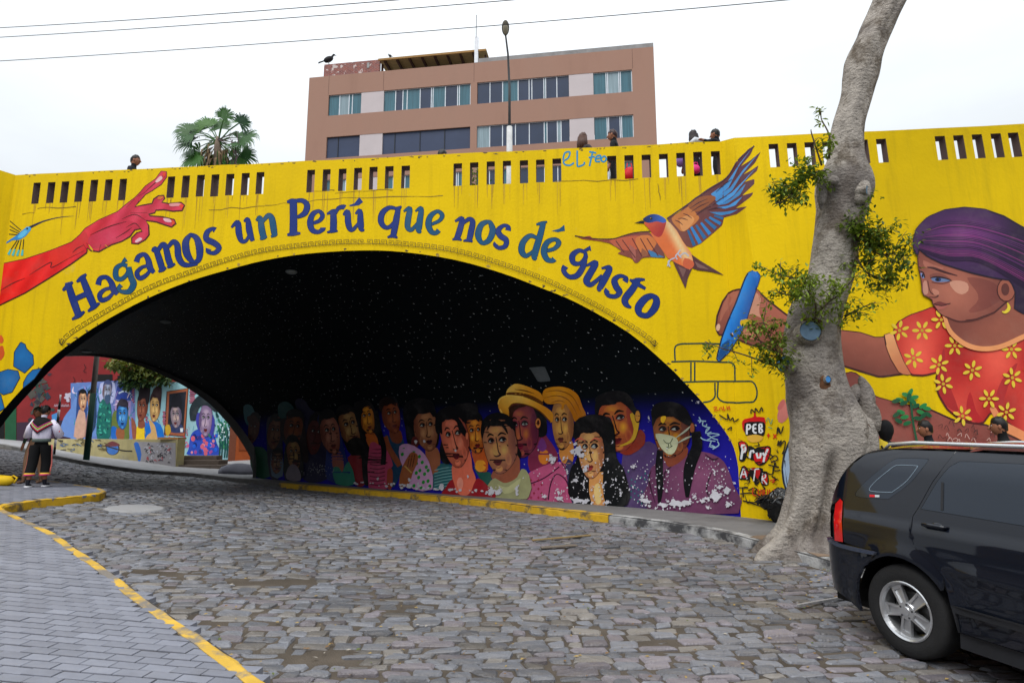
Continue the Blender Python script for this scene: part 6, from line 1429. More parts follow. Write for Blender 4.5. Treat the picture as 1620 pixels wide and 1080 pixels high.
def bslab(name, loop, holes, th, m, back=0.0, parent=building):
    v, f = cdt([loop] + holes); V = []; F = []
    for off in (0, th):
        b = len(V); V += list(from_bs(v, back + off))
        for q in f:
            a, bb, c = (v[i] for i in q[:3]); ccw = (bb[0] - a[0]) * (c[1] - a[1]) - (bb[1] - a[1]) * (c[0] - a[0]) > 0
            q = list(q) if ccw else list(q)[::-1]; F.append([i + b for i in (q if off == 0 else q[::-1])])
    for lp in [loop] + holes:
        k = len(lp); b = len(V); V += list(from_bs(lp, back)) + list(from_bs(lp, back + th)); F += [(b + i, b + k + i, b + k + (i + 1) % k, b + (i + 1) % k) for i in range(k)]
    return mesh_obj(name, V, F, m, parent, wc=True)
def brect(name, r, th, m, back=0.0, parent=building): return bslab(name, hole(r), [], th, m, back, parent)
merged = [[R1[0][0], R1[1][1], z1a - k * pitch, z1b - k * pitch] for k in range(4)] + [[R1[2][0], R1[3][1], z1a - k * pitch, z1b - k * pitch] for k in range(4)]
zb_ = ZDECK - .1
bslab('wall', [(bl_, zb_), (br_, zb_), (br_, ztl), (bl_, ztl)], [hole(r) for r in merged if r[2] > zb_ + .2], .3, M_BW)
for a, b in ((bl_, .0), (br_, .0)):
    p = from_bs([[a, zb_]])[0] - BN * .3; q = p - BN * 11
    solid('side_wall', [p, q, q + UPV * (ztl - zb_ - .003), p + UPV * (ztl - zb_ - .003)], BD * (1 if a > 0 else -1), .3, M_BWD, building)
solid('flat_roof', [from_bs([[a, ztl - .5]], bk)[0] for a, bk in ((bl_ + .01, .31), (br_ - .01, .31), (br_ - .01, 11.2), (bl_ + .01, 11.2))], UPV, .2, M_GREYC, building)
def window(r, cuts, fill, frame=FR_W, name='window'):
    mb_parts = []
    s0, s1, a, b = r
    V = MB(); t = .05
    def bar(x0, x1, y0, y1, bk=.10, th=.06):
        q = from_bs([(x0, y0), (x1, y0), (x1, y1), (x0, y1)], bk); w = from_bs([(x0, y0), (x1, y0), (x1, y1), (x0, y1)], bk + th)
        V.add(list(q) + list(w), [(0, 1, 2, 3), (4, 7, 6, 5), (0, 4, 5, 1), (1, 5, 6, 2), (2, 6, 7, 3), (3, 7, 4, 0)])
    bar(s0, s1, b - t * .5, b - .002); bar(s0, s1, a + .002, a + t)
    xs = [s0 + (s1 - s0) * c for c in cuts]
    for x in xs: bar(max(s0, x - t * .6), min(s1, x + t * .6), a + t + .002, b - t * .5 - .002, .098)
    fr = V.build(name, frame, building, wc=True)
    ed = [s0] + [x for x in xs if s0 + .1 < x < s1 - .1] + [s1]
    for i in range(len(ed) - 1):
        m = fill[i % len(fill)]
        q = from_bs([(ed[i] + .01, a + .03), (ed[i + 1] - .01, a + .03), (ed[i + 1] - .01, b - .01), (ed[i] + .01, b - .01)], .14)
        solid('pane', list(q), BN, .02, m, fr)
    return fr
for k in range(3):
    W = [R1, R2, R3][k]
    dark = k == 1
    window(W[0], [0.33, .62, .72] if not dark else [.34], [GL_T, GL_W, GL_T, GL_T] if not dark else [GL_B], FR_W if not dark else FR_D)
    window(W[1], [.135, .22, .27, .42, .55, .57, .71, .85, .87, .995] if not dark else [.14, .43, .71], [GL_T, GL_D, GL_T, GL_T, GL_D, GL_T] if not dark else [GL_B], FR_W if not dark else FR_D)
    window(W[2], [.14, .28, .45, .57, .60, .73, .75, .87] if k != 1 else [.14, .28, .42, .57, .73, .76, .87, .91], [GL_D, GL_D, GL_T, GL_D] if k != 1 else [GL_W, GL_D, GL_D, GL_D, GL_D, GL_T, GL_D])
    window(W[3], [.33, .37, .66, .70, .99], [GL_T, GL_T, GL_W, GL_T, GL_T] if k == 0 else [GL_T, GL_D, GL_D, GL_D, GL_T])
for p_ in pans:
    if p_[2] > zb_: brect('wall_panel', [p_[0] + .002, p_[1] - .002, p_[2] + .002, p_[3] - .002], .2, M_PAN, .02)
for s_ in (bl_ + (R1[0][0] - bl_) * .98, R1[1][0] - .05, (R1[1][1] + R1[2][0]) / 2, R1[3][1] + .06):
    brect('groove', [s_ - .012, s_ + .012, z1b + .05, ztl - .02], .004, rgb(84, 58, 48), -.003)
# roof: raw concrete upstand, brick parapet, cane sunshade
s_mid = bs(Zq([(793, 158)])[0])[0]
zc_ = bs(Zq([(1540, 75)])[0])[1]
brect('parapet', [s_mid, br_, ztl + .002, zc_], .25, M_GREYC, .02)
def brick_mat():
    m = mat('red_brick', (.2, .06, .05), .9, .2, 2); t = m.node_tree; n = t.nodes.new
    bt = n('ShaderNodeTexBrick'); bt.inputs['Color1'].default_value = (.30, .075, .055, 1); bt.inputs['Color2'].default_value = (.17, .05, .05, 1); bt.inputs['Mortar'].default_value = (.30, .24, .22, 1)
    bt.inputs['Scale'].default_value = 1.0; bt.inputs['Brick Width'].default_value = .26; bt.inputs['Row Height'].default_value = .1; bt.inputs['Mortar Size'].default_value = .012
    co = n('ShaderNodeTexCoord'); mp_ = n('ShaderNodeMapping'); mp_.inputs['Rotation'].default_value = (math.radians(90), 0, 0); t.links.new(co.outputs['Object'], mp_.inputs[0]); t.links.new(mp_.outputs[0], bt.inputs['Vector'])
    nz = n('ShaderNodeTexNoise'); nz.inputs['Scale'].default_value = 3; mx = n('ShaderNodeMixRGB'); mr = n('ShaderNodeMapRange'); mr.inputs[1].default_value = .62; mr.inputs[2].default_value = .66
    t.links.new(co.outputs['Object'], nz.inputs[0]); t.links.new(nz.outputs[0], mr.inputs[0]); t.links.new(mr.outputs[0], mx.inputs[0]); t.links.new(bt.outputs[0], mx.inputs[1]); mx.inputs[2].default_value = (.55, .46, .44, 1)
    t.links.new(mx.outputs[0], t.nodes['Principled BSDF'].inputs['Base Color']); return m
sb0, sb1 = bs(Zq([(140, 190)])[0])[0], bs(Zq([(378, 165)])[0])[0]; zbr = bs(Zq([(260, 156)])[0])[1]
brect('brick_parapet', [sb0, sb1, ztl + .002, zbr], .25, brick_mat(), .06)
brect('vent', [sb0 + (sb1 - sb0) * .78, sb0 + (sb1 - sb0) * .82, zbr - .62, zbr - .2], .1, rgb(150, 150, 150), .02)
M_CANE = mat('cane_mat', (.40, .29, .13), .9, .35, 3, stretch=(1, 8, 1)); M_BEAM = rgb(70, 44, 34)
sp0, sp1 = bs(Zq([(372, 140)])[0])[0], bs(Zq([(783, 100)])[0])[0]; zp = bs(Zq([(580, 122)])[0])[1]
solid('sunshade_mat', [from_bs([[a, zp - .02 + (.05 if bk else 0)]], bk)[0] for a, bk in ((sp0, .1), (sp1 + .9, .1), (sp1 + .9, 6), (sp0, 6))], UPV, .05, M_CANE, building)
brect('sunshade_edge', [sp0, sp1 + .9, zp - .17, zp - .03], .08, rgb(150, 112, 60), .04)
for i in range(8):
    s_ = sp0 + (sp1 - sp0) * (i + .4) / 7.6
    q = [from_bs([[a, zp - .075]], bk)[0] for a, bk in ((s_, .13), (s_ + .16, .13), (s_ + .16, 5.9), (s_, 5.9))]; solid('sunshade_beam', q, UPV, .16, M_BEAM, building)
for s_ in (sp0 + .1, sp1 + .7): brect('sunshade_post', [s_, s_ + .14, ztl, zp - .2], .14, M_BEAM, .5)
brect('white_post', [sp1 + .03, sp1 + .30, ztl, zp + 1.0], .2, rgb(226, 228, 234), -.02)
aP = from_bs([[sp1 + .15, zp + .9]])[0]; mb = MB(); mb.tube([aP, aP + UPV * 1.9], .03, 6); mb.build('aerial', rgb(120, 120, 124), building, wc=True)
def bird(name, p, h, rz, label, group):
    o = empty(name, p, rz, label, 'bird', group); k = h / .6; m = rgb(26, 24, 26)
    mb = MB(); R = Matrix.Rotation(math.radians(-35), 3, 'Y'); mb.ellipsoid((0, 0, .27 * k), (.24 * k, .12 * k, .13 * k), 12, 8, R); mb.tube([(.12 * k, 0, .38 * k), (.19 * k, 0, .5 * k)], [.06 * k, .04 * k], 8); mb.ellipsoid((.22 * k, 0, .53 * k), (.06 * k, .045 * k, .045 * k), 8, 6); mb.build('body', m, o, True)
    mb = MB(); mb.tube([(.27 * k, 0, .53 * k), (.35 * k, 0, .50 * k)], [.022 * k, .004], 6); mb.build('beak', rgb(90, 84, 80), o, True)
    mb = MB(); mb.add([(-.12 * k, -.05 * k, .2 * k), (-.12 * k, .05 * k, .2 * k), (-.42 * k, .07 * k, .02 * k), (-.42 * k, -.07 * k, .02 * k), (-.12 * k, 0, .25 * k)], [(0, 1, 2, 3), (0, 3, 2, 4), (1, 4, 2)]); mb.build('tail', m, o)
    for s in (-1, 1): mb = MB(); mb.tube([(.02 * k, .05 * k * s, .2 * k), (.03 * k, .05 * k * s, 0)], .014 * k, 6); mb.build('leg', rgb(80, 74, 70), o)
    return o
sB = bs(Zq([(156, 170)])[0])[0]; bird('perched_bird', from_bs([[sB, zbr]], .15)[0], 1.05, 0.3, 'large dark bird perched on the left end of the brick roof parapet', 'birds on the roof')
sB = bs(Zq([(420, 140)])[0])[0]; bird('perched_bird', from_bs([[sB, zp + .035]], .2)[0], .45, 2.6, 'small dark bird standing on the cane sunshade', 'birds on the roof')

# ------------------------------------------------------------------ street lamp on the bridge
LY = 20.5
lp_ = at_Y(806, 236, LY); lz = at_Y(800, 62, LY)
lamp = empty('street_lamp', (lp_[0], LY, ZDECK), 0, 'slim street lamp with a single dark head standing on the bridge', 'street lamp')
H = lz[2] - ZDECK; dx = lz[0] - lp_[0]
mb = MB(); mb.tube([(0, 0, 0), (0, 0, at_Y(806, 201, LY)[2] - ZDECK)], [.13, .10], 12); mb.build('concrete_base', mat('lamp_base', (.5, .5, .5), .85, .2, 5, dirt=.5), lamp, True)
zb2 = at_Y(806, 201, LY)[2] - ZDECK
mb = MB(); mb.tube([(0, 0, zb2 - .05), (0, 0, H * .8), (dx * .4, -.1, H * .93), (dx, -.45, H - .15)], [.05, .042, .036, .03], 10); mb.build('pole', rgb(78, 78, 80), lamp, True)
mb = MB(); R = Matrix.Rotation(math.radians(-62), 3, 'X'); mb.ellipsoid((dx, -.62, H + .0), (.135, .11, .25), 14, 10, R @ Matrix.Rotation(math.radians(90), 3, 'X')); mb.tube([(dx, -.43, H - .17), (dx, -.5, H - .1)], [.04, .07], 10); mb.build('lamp_head', rgb(84, 80, 70), lamp, True)
mb = MB(); mb.ellipsoid((dx, -.66, H - .07), (.10, .06, .17), 12, 8, R @ Matrix.Rotation(math.radians(90), 3, 'X')); mb.build('lens', rgb(140, 134, 116, rough=.3), lamp, True)

# ------------------------------------------------------------------ power lines
for (a, b, sag, lab) in (((0, 37), (500, -3), .05, 'highest of the three power lines crossing the sky'), ((0, 50.5), (640, -2), .06, 'middle one of the three power lines crossing the sky'), ((0, 82), (915, 2), .10, 'lowest and longest of the three power lines crossing the sky')):
    A = at_Y(a[0], a[1], 15.0); B = at_Y(b[0], b[1], 11.5); d = B - A
    A, B = A - d * .6, B + d * 1.2
    pts = [A + (B - A) * t - UPV * (4 * sag * t * (1 - t)) * 4 for t in np.linspace(0, 1, 30)]
    mb = MB(); mb.tube([p - A for p in pts], .009, 5); o = mb.build('power_line', rgb(60, 62, 66)); o.location = A; tag(o, lab, 'power line', 'power lines overhead')

# ------------------------------------------------------------------ foliage helpers
def leaf_mat(name, a, b, tr=.3):
    m = bpy.data.materials.new(name); m.use_nodes = True; t = m.node_tree; n = t.nodes.new; L = t.links.new; bs_ = t.nodes['Principled BSDF']
    at = n('ShaderNodeVertexColor'); at.layer_name = 'Col'; mx = n('ShaderNodeMixRGB'); sp = n('ShaderNodeSeparateColor'); L(at.outputs[0], sp.inputs[0]); L(sp.outputs[0], mx.inputs[0]); mx.inputs[1].default_value = (*a, 1); mx.inputs[2].default_value = (*b, 1)
    L(mx.outputs[0], bs_.inputs['Base Color']); bs_.inputs['Roughness'].default_value = .5; bs_.inputs['Specular IOR Level'].default_value = .35
    td = n('ShaderNodeBsdfTranslucent'); L(mx.outputs[0], td.inputs[0]); ms = n('ShaderNodeMixShader'); ms.inputs[0].default_value = tr
    L(bs_.outputs[0], ms.inputs[1]); L(td.outputs[0], ms.inputs[2]); L(ms.outputs[0], t.nodes['Material Output'].inputs[0]); return m
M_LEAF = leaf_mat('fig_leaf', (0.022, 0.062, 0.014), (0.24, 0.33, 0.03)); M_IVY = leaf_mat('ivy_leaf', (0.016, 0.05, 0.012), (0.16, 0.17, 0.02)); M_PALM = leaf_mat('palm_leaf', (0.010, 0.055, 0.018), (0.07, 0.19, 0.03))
M_TWIG = rgb(92, 78, 64)
def leaves(pts, size, tones, rng, aspect=.45, droop=.3):
    V = []; F = []; C = []
    for p, tn in zip(pts, tones):
        a = rng.uniform(0, 2 * math.pi); el = rng.normal(-droop, .5); d = Vector((math.cos(a) * math.cos(el), math.sin(a) * math.cos(el), math.sin(el)))
        s = d.cross(Vector((0, 0, 1))); s = s.normalized() if s.length > .05 else Vector((1, 0, 0)); up = s.cross(d)
        l = size * rng.uniform(.7, 1.25); w = l * aspect; p = Vector(p); b = len(V)
        V += [p, p + d * l * .5 + s * w * .5 + up * w * .12, p + d * l, p + d * l * .5 - s * w * .5 + up * w * .12, p + d * l * .5 - up * w * .05]
        F += [(b, b + 4, b + 1), (b + 4, b + 2, b + 1), (b, b + 3, b + 4), (b + 4, b + 3, b + 2)]; C += [(tn, tn, tn)] * 5
    return V, F, np.clip(np.array(C), 0, 1)
def clump(name, centre, rad, n, size, m, parent, tone=(.4, .25), seed=1, lumps=9, shape=(1, 1, 1)):
    r = np.random.default_rng(seed); c = np.array(centre); L = r.normal(0, 1, (lumps, 3)); L = L / np.linalg.norm(L, axis=1)[:, None] * r.uniform(.35, .8, (lumps, 1)) * rad * np.array(shape)
    k = r.integers(0, lumps, n); d = r.normal(0, 1, (n, 3)); d /= np.linalg.norm(d, axis=1)[:, None]; P = L[k] + d * (r.uniform(.5, 1, (n, 1)) ** .5) * rad * .5 * np.array(shape)
    tn = r.normal(tone[0], tone[1], n) + r.normal(0, .2, lumps)[k]
    V, F, C = leaves(c + P, size, tn, r); o = mesh_obj(name, V, F, m, parent, colors=C, wc=parent is not None); return o

# ------------------------------------------------------------------ fan palm behind the bridge
PY = 30.0; hub = at_Y(345.5, 222, PY); kpx = PY / FPX * 1.05
palm = empty('palm_tree', (hub[0], PY, ZDECK), 0, 'fan palm with green leaves and a dry skirt rising behind the bridge', 'palm tree')
hz = hub[2] - ZDECK
mb = MB(); zz = np.linspace(0, hz + .2, 24); mb.tube([(.05 * math.sin(z), .04 * math.cos(z * 1.3), z) for z in zz], [(.2 if z < hz - .5 else .2 - .12 * (z - hz + .5) / .7) + .02 * math.sin(z * 9) for z in zz], 12); mb.build('trunk', mat('palm_trunk', (.16, .12, .09), .95, .3, 6, .5, 20), palm, True)
fan_px = [(-215, -330, 150), (-420, -215, 125), (-390, -70, 135), (-430, 40, 135), (-330, 190, 150), (-420, 160, 110), (-110, 110, 130), (20, 230, 130), (-30, -390, 85), (70, -450, 90), (235, -440, 95), (140, -290, 120), (370, -270, 105), (440, -10, 135), (380, 230, 130), (90, -130, 110), (-300, 290, 140), (150, 60, 100), (-60, 300, 120), (-150, -150, 90), (120, 300, 110), (260, 330, 90), (-260, -300, 110), (-30, -260, 100), (250, -120, 110), (-250, 30, 110), (290, 90, 110), (-460, -130, 110), (-200, 380, 120), (30, 380, 120), (330, 360, 100)]
for i, (a, b, r) in enumerate(fan_px):
    rg = np.random.default_rng(100 + i); sc = 1.14 / 8.3 * kpx
    tip = Vector((a * sc, rg.uniform(-1.0, 1.0) * (.4 if abs(a) > 250 else 1.1), hz - b * sc)) * 1.0; tip = Vector((0, 0, hz)) + (tip - Vector((0, 0, hz))) * .68; base = Vector((0, 0, hz - .1))
    ax = (tip - base).normalized(); mb = MB(); mid = (base + tip) / 2 + Vector((0, 0, .12)); mb.tube([base, mid, tip], [.035, .026, .018], 5); nV = len(mb.V); R_ = r * sc * 1.7
    side = ax.cross(Vector((rg.normal(0, .35), -1, .5 + rg.normal(0, .3))).normalized()); side = side.normalized() if side.length > .1 else Vector((1, 0, 0)); nrm = ax.cross(side).normalized()
    nb = 30
    for k in range(nb):
        th = math.radians(-100 + 200 * k / (nb - 1)) + rg.normal(0, .03); d = (ax * math.cos(th) + side * math.sin(th)).normalized(); l = R_ * (1.0 - .18 * abs(th) / 2) * rg.uniform(.85, 1.1)
        w = side * math.cos(th) - ax * math.sin(th); p0 = tip; p1 = tip + d * l * .55 + nrm * .03; p2 = tip + d * l * .85 - Vector((0, 0, l * .10)); p3 = tip + d * l * .98 - Vector((0, 0, l * .34)); ww = l * .045
        mb.add([p0, p1 + w * ww, p1 - w * ww, p2 + w * ww * .6, p2 - w * ww * .6, p3], [(0, 1, 2), (1, 3, 4, 2), (3, 5, 4)])
    tn = float(np.clip(.35 + .35 * rg.normal() + (.25 if b < -250 else 0) + (.25 if b > 220 else 0), 0, 1)); C = np.full((len(mb.V), 3), tn); C[:nV] = .8
    mesh_obj('frond', mb.V, mb.F, M_PALM, palm, colors=C)
mb = MB(); rg = np.random.default_rng(5)
for k in range(70):
    a = rg.uniform(0, 6.28); z0 = hz - .2 - rg.uniform(0, 1.2); l = rg.uniform(.5, 1.1); r0 = .22; r1 = .5 + rg.uniform(0, .3)
    d = Vector((math.cos(a), math.sin(a), 0)); w = Vector((-d.y, d.x, 0)) * rg.uniform(.04, .12); p0 = d * r0 + Vector((0, 0, z0)); p1 = d * r1 + Vector((0, 0, z0 - l * .4)); p2 = d * (r1 + .05) + Vector((0, 0, z0 - l)); mb.add([p0, p1 + w, p1 - w, p2], [(0, 1, 2), (1, 3, 2)])
o = mb.build('dry_skirt', mat('dry_leaf', (.16, .11, .06), .95, .3, 5), palm); o['kind'] = 'stuff'
mb = MB()
for k in range(5):
    a = rg.uniform(.1, .9); mb.tube([(0, -.1, hz), (.5 + a, -.3, hz + .3 - .2 * k), (1.0 + a * .4, -.4, hz - .4 - .3 * k), (.9 + a * .3, -.4, hz - 1.6)], .018, 5)
o = mb.build('flower_stalk', rgb(96, 80, 84), palm, True); o['kind'] = 'stuff'

# plants on the deck behind the parapet, ivy over the far wall
for (x, y, Y, r, lab) in ((690, 246, 15.0, .75, 'green bush behind the parapet, left of the lamp post'), (752, 241, 15.5, .8, 'green bush behind the parapet, nearer the lamp post')):
    p = at_Y(x, y, Y); e = empty('bush', (p[0], p[1], ZDECK), 0, lab, 'bush', 'bushes behind the parapet')
    clump('foliage', (p[0], p[1], (p[2] + ZDECK) / 2 + .12), .62, 900, .12, M_LEAF, e, seed=int(x), shape=(.8, .6, 1.15))['kind'] = 'stuff'
    mb = MB(); mb.tube([(0, 0, 0), (.03, 0, .5), (0, .02, .9)], [.05, .04, .02], 7); mb.build('stem', M_TWIG, e, True)
e = empty('ivy', at_Y(232, 604, 35.6), 0, 'mound of green and yellow ivy hanging over the far painted wall', 'ivy')
V = []; r = np.random.default_rng(9); pts = []; tones = []
poly_ = np.array([(166, 572), (180, 566), (230, 570), (262, 586), (276, 600), (262, 608), (236, 606), (214, 612), (190, 612), (188, 598), (200, 592), (182, 584)])
while len(pts) < 1500:
    q = np.array([[r.uniform(160, 280), r.uniform(562, 616)]])
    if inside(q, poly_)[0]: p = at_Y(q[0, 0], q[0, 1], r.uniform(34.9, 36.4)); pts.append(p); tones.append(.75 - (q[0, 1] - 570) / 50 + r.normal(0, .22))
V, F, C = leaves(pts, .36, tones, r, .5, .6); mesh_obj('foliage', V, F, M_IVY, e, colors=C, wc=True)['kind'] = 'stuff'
# ================================================================== old fig tree at the kerb
TB = on_ground(1262, 862, KH); TY = TB[1]
TREE = empty('fig_tree', TB, 0, 'old grey fig tree with a knotted trunk leaning over the kerb beside the black car', 'tree')
PROF = [(905, 1196, 1338), (885, 1203, 1336), (868, 1212, 1334), (850, 1226, 1336), (830, 1238, 1340), (800, 1248, 1347), (770, 1252, 1352), (740, 1252, 1358), (710, 1250, 1364), (680, 1248, 1366), (655, 1247, 1360), (630, 1246, 1350), (600, 1244, 1338), (560, 1243, 1330), (520, 1246, 1326), (480, 1254, 1336), (440, 1276, 1348), (400, 1285, 1354),
        (350, 1293, 1361), (322, 1294, 1370), (300, 1292, 1376), (280, 1295, 1374), (262, 1303, 1368), (240, 1312, 1365), (200, 1319, 1367), (150, 1331, 1379), (120, 1334, 1388), (95, 1339, 1393), (75, 1347, 1399), (50, 1361, 1409), (20, 1375, 1423), (0, 1382, 1433), (-40, 1396, 1456), (-90, 1414, 1482)]
rows_ = []
for y, l, r in PROF:
    A, B = at_Y(l, y, TY), at_Y(r, y, TY); rows_.append((*((A + B) / 2), (B[0] - A[0]) / 2))
rows_ = np.array(rows_)[::1]
rr = crom(rows_, 7)
top = rr[-1].copy(); dirn = (rr[-1] - rr[-6]); dirn /= np.linalg.norm(dirn[:3])
for k in range(1, 7): rr = np.vstack([rr, [*(top[:3] + dirn[:3] * .3 * k + np.array([.02 * k, -.05 * k, 0])), top[3] * (1 - .07 * k)]])
NA = 110; V = []; C = []
zb0 = TB[2]
for i, (x, y, z, r) in enumerate(rr):
    h = z - zb0
    for k in range(NA):
        a = 2 * math.pi * k / NA
        fl = math.exp(-max(h, 0) / .42)
        R_ = r * (1 + .20 * fl * math.cos(5 * a + 1.1) + .10 * fl * math.cos(9 * a) + .07 * math.exp(-max(h, 0) / 1.5) * math.cos(7 * a + h * .35) + .04 * math.exp(-max(h, 0) / 1.5) * math.cos(12 * a - h * .8))
        for ra, am, wd in ((3.35, .2, .22), (3.95, .2, .2), (4.45, .12, .16), (4.95, .16, .18), (5.5, .2, .2), (6.0, .2, .22), (2.5, .15, .3), (1.2, .2, .3)):
            da = (a - ra + math.pi) % (2 * math.pi) - math.pi; R_ += r * am * math.exp(-(da / wd) ** 2) * math.exp(-max(h, 0) / .24) * (1 + .25 * noise.noise(Vector((a * 3, h * 4, 1))))
        p = Vector((x + R_ * math.cos(a), y + .92 * R_ * math.sin(a), z))
        q = Vector((math.cos(a) * .8, math.sin(a) * .8, z * .55))
        nz = noise.noise(q * 1.6) * .06 + noise.noise(Vector((math.cos(a) * 2.2, math.sin(a) * 2.2, z * 2.0))) * .034 + noise.noise(Vector((math.cos(a) * 6, math.sin(a) * 6, z * 7))) * .007
        # the two long hollows that run down the front
        for ca, z0, z1, dp in ((-1.85, zb0 + .1, zb0 + 1.35, .15), (-1.25, zb0 + .1, zb0 + 1.0, .12), (-2.3, zb0, zb0 + .7, .10)):
            w = math.exp(-((a if a < math.pi else a - 2 * math.pi) - ca) ** 2 / .03); nz -= dp * w * max(0, min(1, (z1 - z) / .3)) * max(0, min(1, (z - z0) / .2 + .3))
        d = Vector((math.cos(a), math.sin(a), 0)); p += d * nz * (r / .45) ** .5
        V.append(p - Vector(TB)); 
F = [(i * NA + k, i * NA + (k + 1) % NA, (i + 1) * NA + (k + 1) % NA, (i + 1) * NA + k) for i in range(len(rr) - 1) for k in range(NA)] + [tuple(range((len(rr) - 1) * NA, len(rr) * NA))]
def bark():
    m = mat('bark', (0.39, 0.35, 0.31), 0.85, 0.22, 3.5, 0.0, spec=.2, dirt=.85, dcol=(.10, .075, .05), dscale=1.7, dlo=.50, dhi=.60, stretch=(1, 1, .7))
    t = m.node_tree; n = t.nodes.new; L = t.links.new; b = t.nodes['Principled BSDF']; src = b.inputs['Base Color'].links[0].from_socket; co = n('ShaderNodeTexCoord')
    mp_ = n('ShaderNodeMapping'); mp_.inputs['Scale'].default_value = (2.4, 2.4, 7); L(co.outputs['Object'], mp_.inputs[0])
    nz = n('ShaderNodeTexNoise'); nz.inputs['Scale'].default_value = 3; nz.inputs['Detail'].default_value = 8; nz.inputs['Roughness'].default_value = .7; L(mp_.outputs[0], nz.inputs[0])
    r1 = n('ShaderNodeMapRange'); r1.inputs[1].default_value = .50; r1.inputs[2].default_value = .62; r1.inputs[3].default_value = 0; r1.inputs[4].default_value = .42; L(nz.outputs[0], r1.inputs[0])
    mx = n('ShaderNodeMixRGB'); L(r1.outputs[0], mx.inputs[0]); L(src, mx.inputs[1]); mx.inputs[2].default_value = (.10, .085, .075, 1)
    vo = n('ShaderNodeTexVoronoi'); vo.inputs['Scale'].default_value = 11; L(co.outputs['Object'], vo.inputs['Vector']); lt = n('ShaderNodeMapRange'); lt.inputs[1].default_value = .10; lt.inputs[2].default_value = .16; lt.inputs[3].default_value = .75; lt.inputs[4].default_value = 0; L(vo.outputs[0], lt.inputs[0])
    sp = n('ShaderNodeSeparateColor'); L(vo.outputs['Color'], sp.inputs[0]); gt = n('ShaderNodeMath'); gt.operation = 'GREATER_THAN'; gt.inputs[1].default_value = .72; L(sp.outputs[0], gt.inputs[0]); mu = n('ShaderNodeMath'); mu.operation = 'MULTIPLY'; L(lt.outputs[0], mu.inputs[0]); L(gt.outputs[0], mu.inputs[1])
    m2 = n('ShaderNodeMixRGB'); L(mu.outputs[0], m2.inputs[0]); L(mx.outputs[0], m2.inputs[1]); m2.inputs[2].default_value = (.06, .05, .045, 1)
    n4 = n('ShaderNodeTexNoise'); n4.inputs['Scale'].default_value = 1.1; n4.inputs['Detail'].default_value = 4; L(co.outputs['Object'], n4.inputs[0]); r4 = n('ShaderNodeMapRange'); r4.inputs[1].default_value = .48; r4.inputs[2].default_value = .60; r4.inputs[3].default_value = 0; r4.inputs[4].default_value = .6; L(n4.outputs[0], r4.inputs[0])
    m3 = n('ShaderNodeMixRGB'); L(r4.outputs[0], m3.inputs[0]); L(m2.outputs[0], m3.inputs[1]); m3.inputs[2].default_value = (.15, .13, .125, 1)
    L(m3.outputs[0], b.inputs['Base Color'])
    bp = n('ShaderNodeBump'); bp.inputs['Strength'].default_value = .9; bp.inputs['Distance'].default_value = .05; ad = n('ShaderNodeMath'); ad.operation = 'ADD'
    n5 = n('ShaderNodeTexNoise'); n5.inputs['Scale'].default_value = 26; n5.inputs['Detail'].default_value = 6; L(co.outputs['Object'], n5.inputs[0]); L(nz.outputs[0], ad.inputs[0]); L(n5.outputs[0], ad.inputs[1]); L(ad.outputs[0], bp.inputs['Height']); L(bp.outputs[0], b.inputs['Normal'])
    return m
M_BARK = bark()
mesh_obj('trunk', V, F, M_BARK, TREE, True)
def surf_pt(px, py, out=0.0):
    """front surface of the trunk seen at a pixel"""
    yb = TY; c = rr[np.argmin(np.abs(to_px(rr[:, :3])[:, 1] - py))]
    p = at_Y(px, py, TY); dx = np.clip((p[0] - c[0]) / c[3], -.97, .97); yy = TY - .92 * c[3] * math.sqrt(1 - dx * dx)
    q = at_Y(px, py, yy); n_ = np.array([dx, -math.sqrt(1 - dx * dx), 0]); return q + n_ * out, n_
def lump(mb, px, py, rx, ry, dep, rot=0, seed=0, jag=.18):
    p, n_ = surf_pt(px, py); k = TY / FPX; R = Matrix.Rotation(math.radians(rot), 3, 'Y'); b = len(mb.V)
    mb.ellipsoid(p, (rx * k, dep, ry * k), 18, 12, R)
    for i in range(b, len(mb.V)):
        v = Vector(mb.V[i]); d = v - Vector(p); v = Vector(p) + d * (1 + jag * (noise.noise(v * 7 + Vector((seed, 0, 0))) * 2.0 + noise.noise(v * 19) * .3)); mb.V[i] = v
M_ROT = mat('rotten_wood', (.10, .045, .022), .95, .5, 9, .6, 20); M_CUT = mat('blue_painted_cut', (.10, .17, .25), .6, .25, 6, .2, 20); M_CUT2 = mat('bright_blue_cut', (.05, .22, .52), .6, .2, 6)
mb = MB()
for a in ((1372, 640, 14, 40, .16, -12, 1), (1364, 690, 22, 40, .14, -6, 2), (1352, 720, 26, 40, .12, 0, 3), (1352, 622, 10, 16, .10, 30, 4)): lump(mb, *a)
mb.build('burl', M_BARK, TREE, True, True)
mb = MB()
for a in ((1362, 304, 16, 20, .10, 10, 5), (1300, 302, 8, 34, .08, 6, 7), (1318, 286, 9, 7, .05, 0, 8), (1371, 318, 7, 9, .07, 20, 9)): lump(mb, *a)
mb.build('knot', M_BARK, TREE, True, True)
for a in ((1312, 566, 10, 18, .030, 20, 11, .4), (1306, 606, 13, 11, .035, 30, 12, .4), (1362, 664, 5, 30, .165, -24, 13, .35), (1288, 508, 15, 5, .05, 10, 14, .35)):
    mb = MB(); lump(mb, *a); mb.build('rotten_hollow', M_ROT, TREE, True, True)

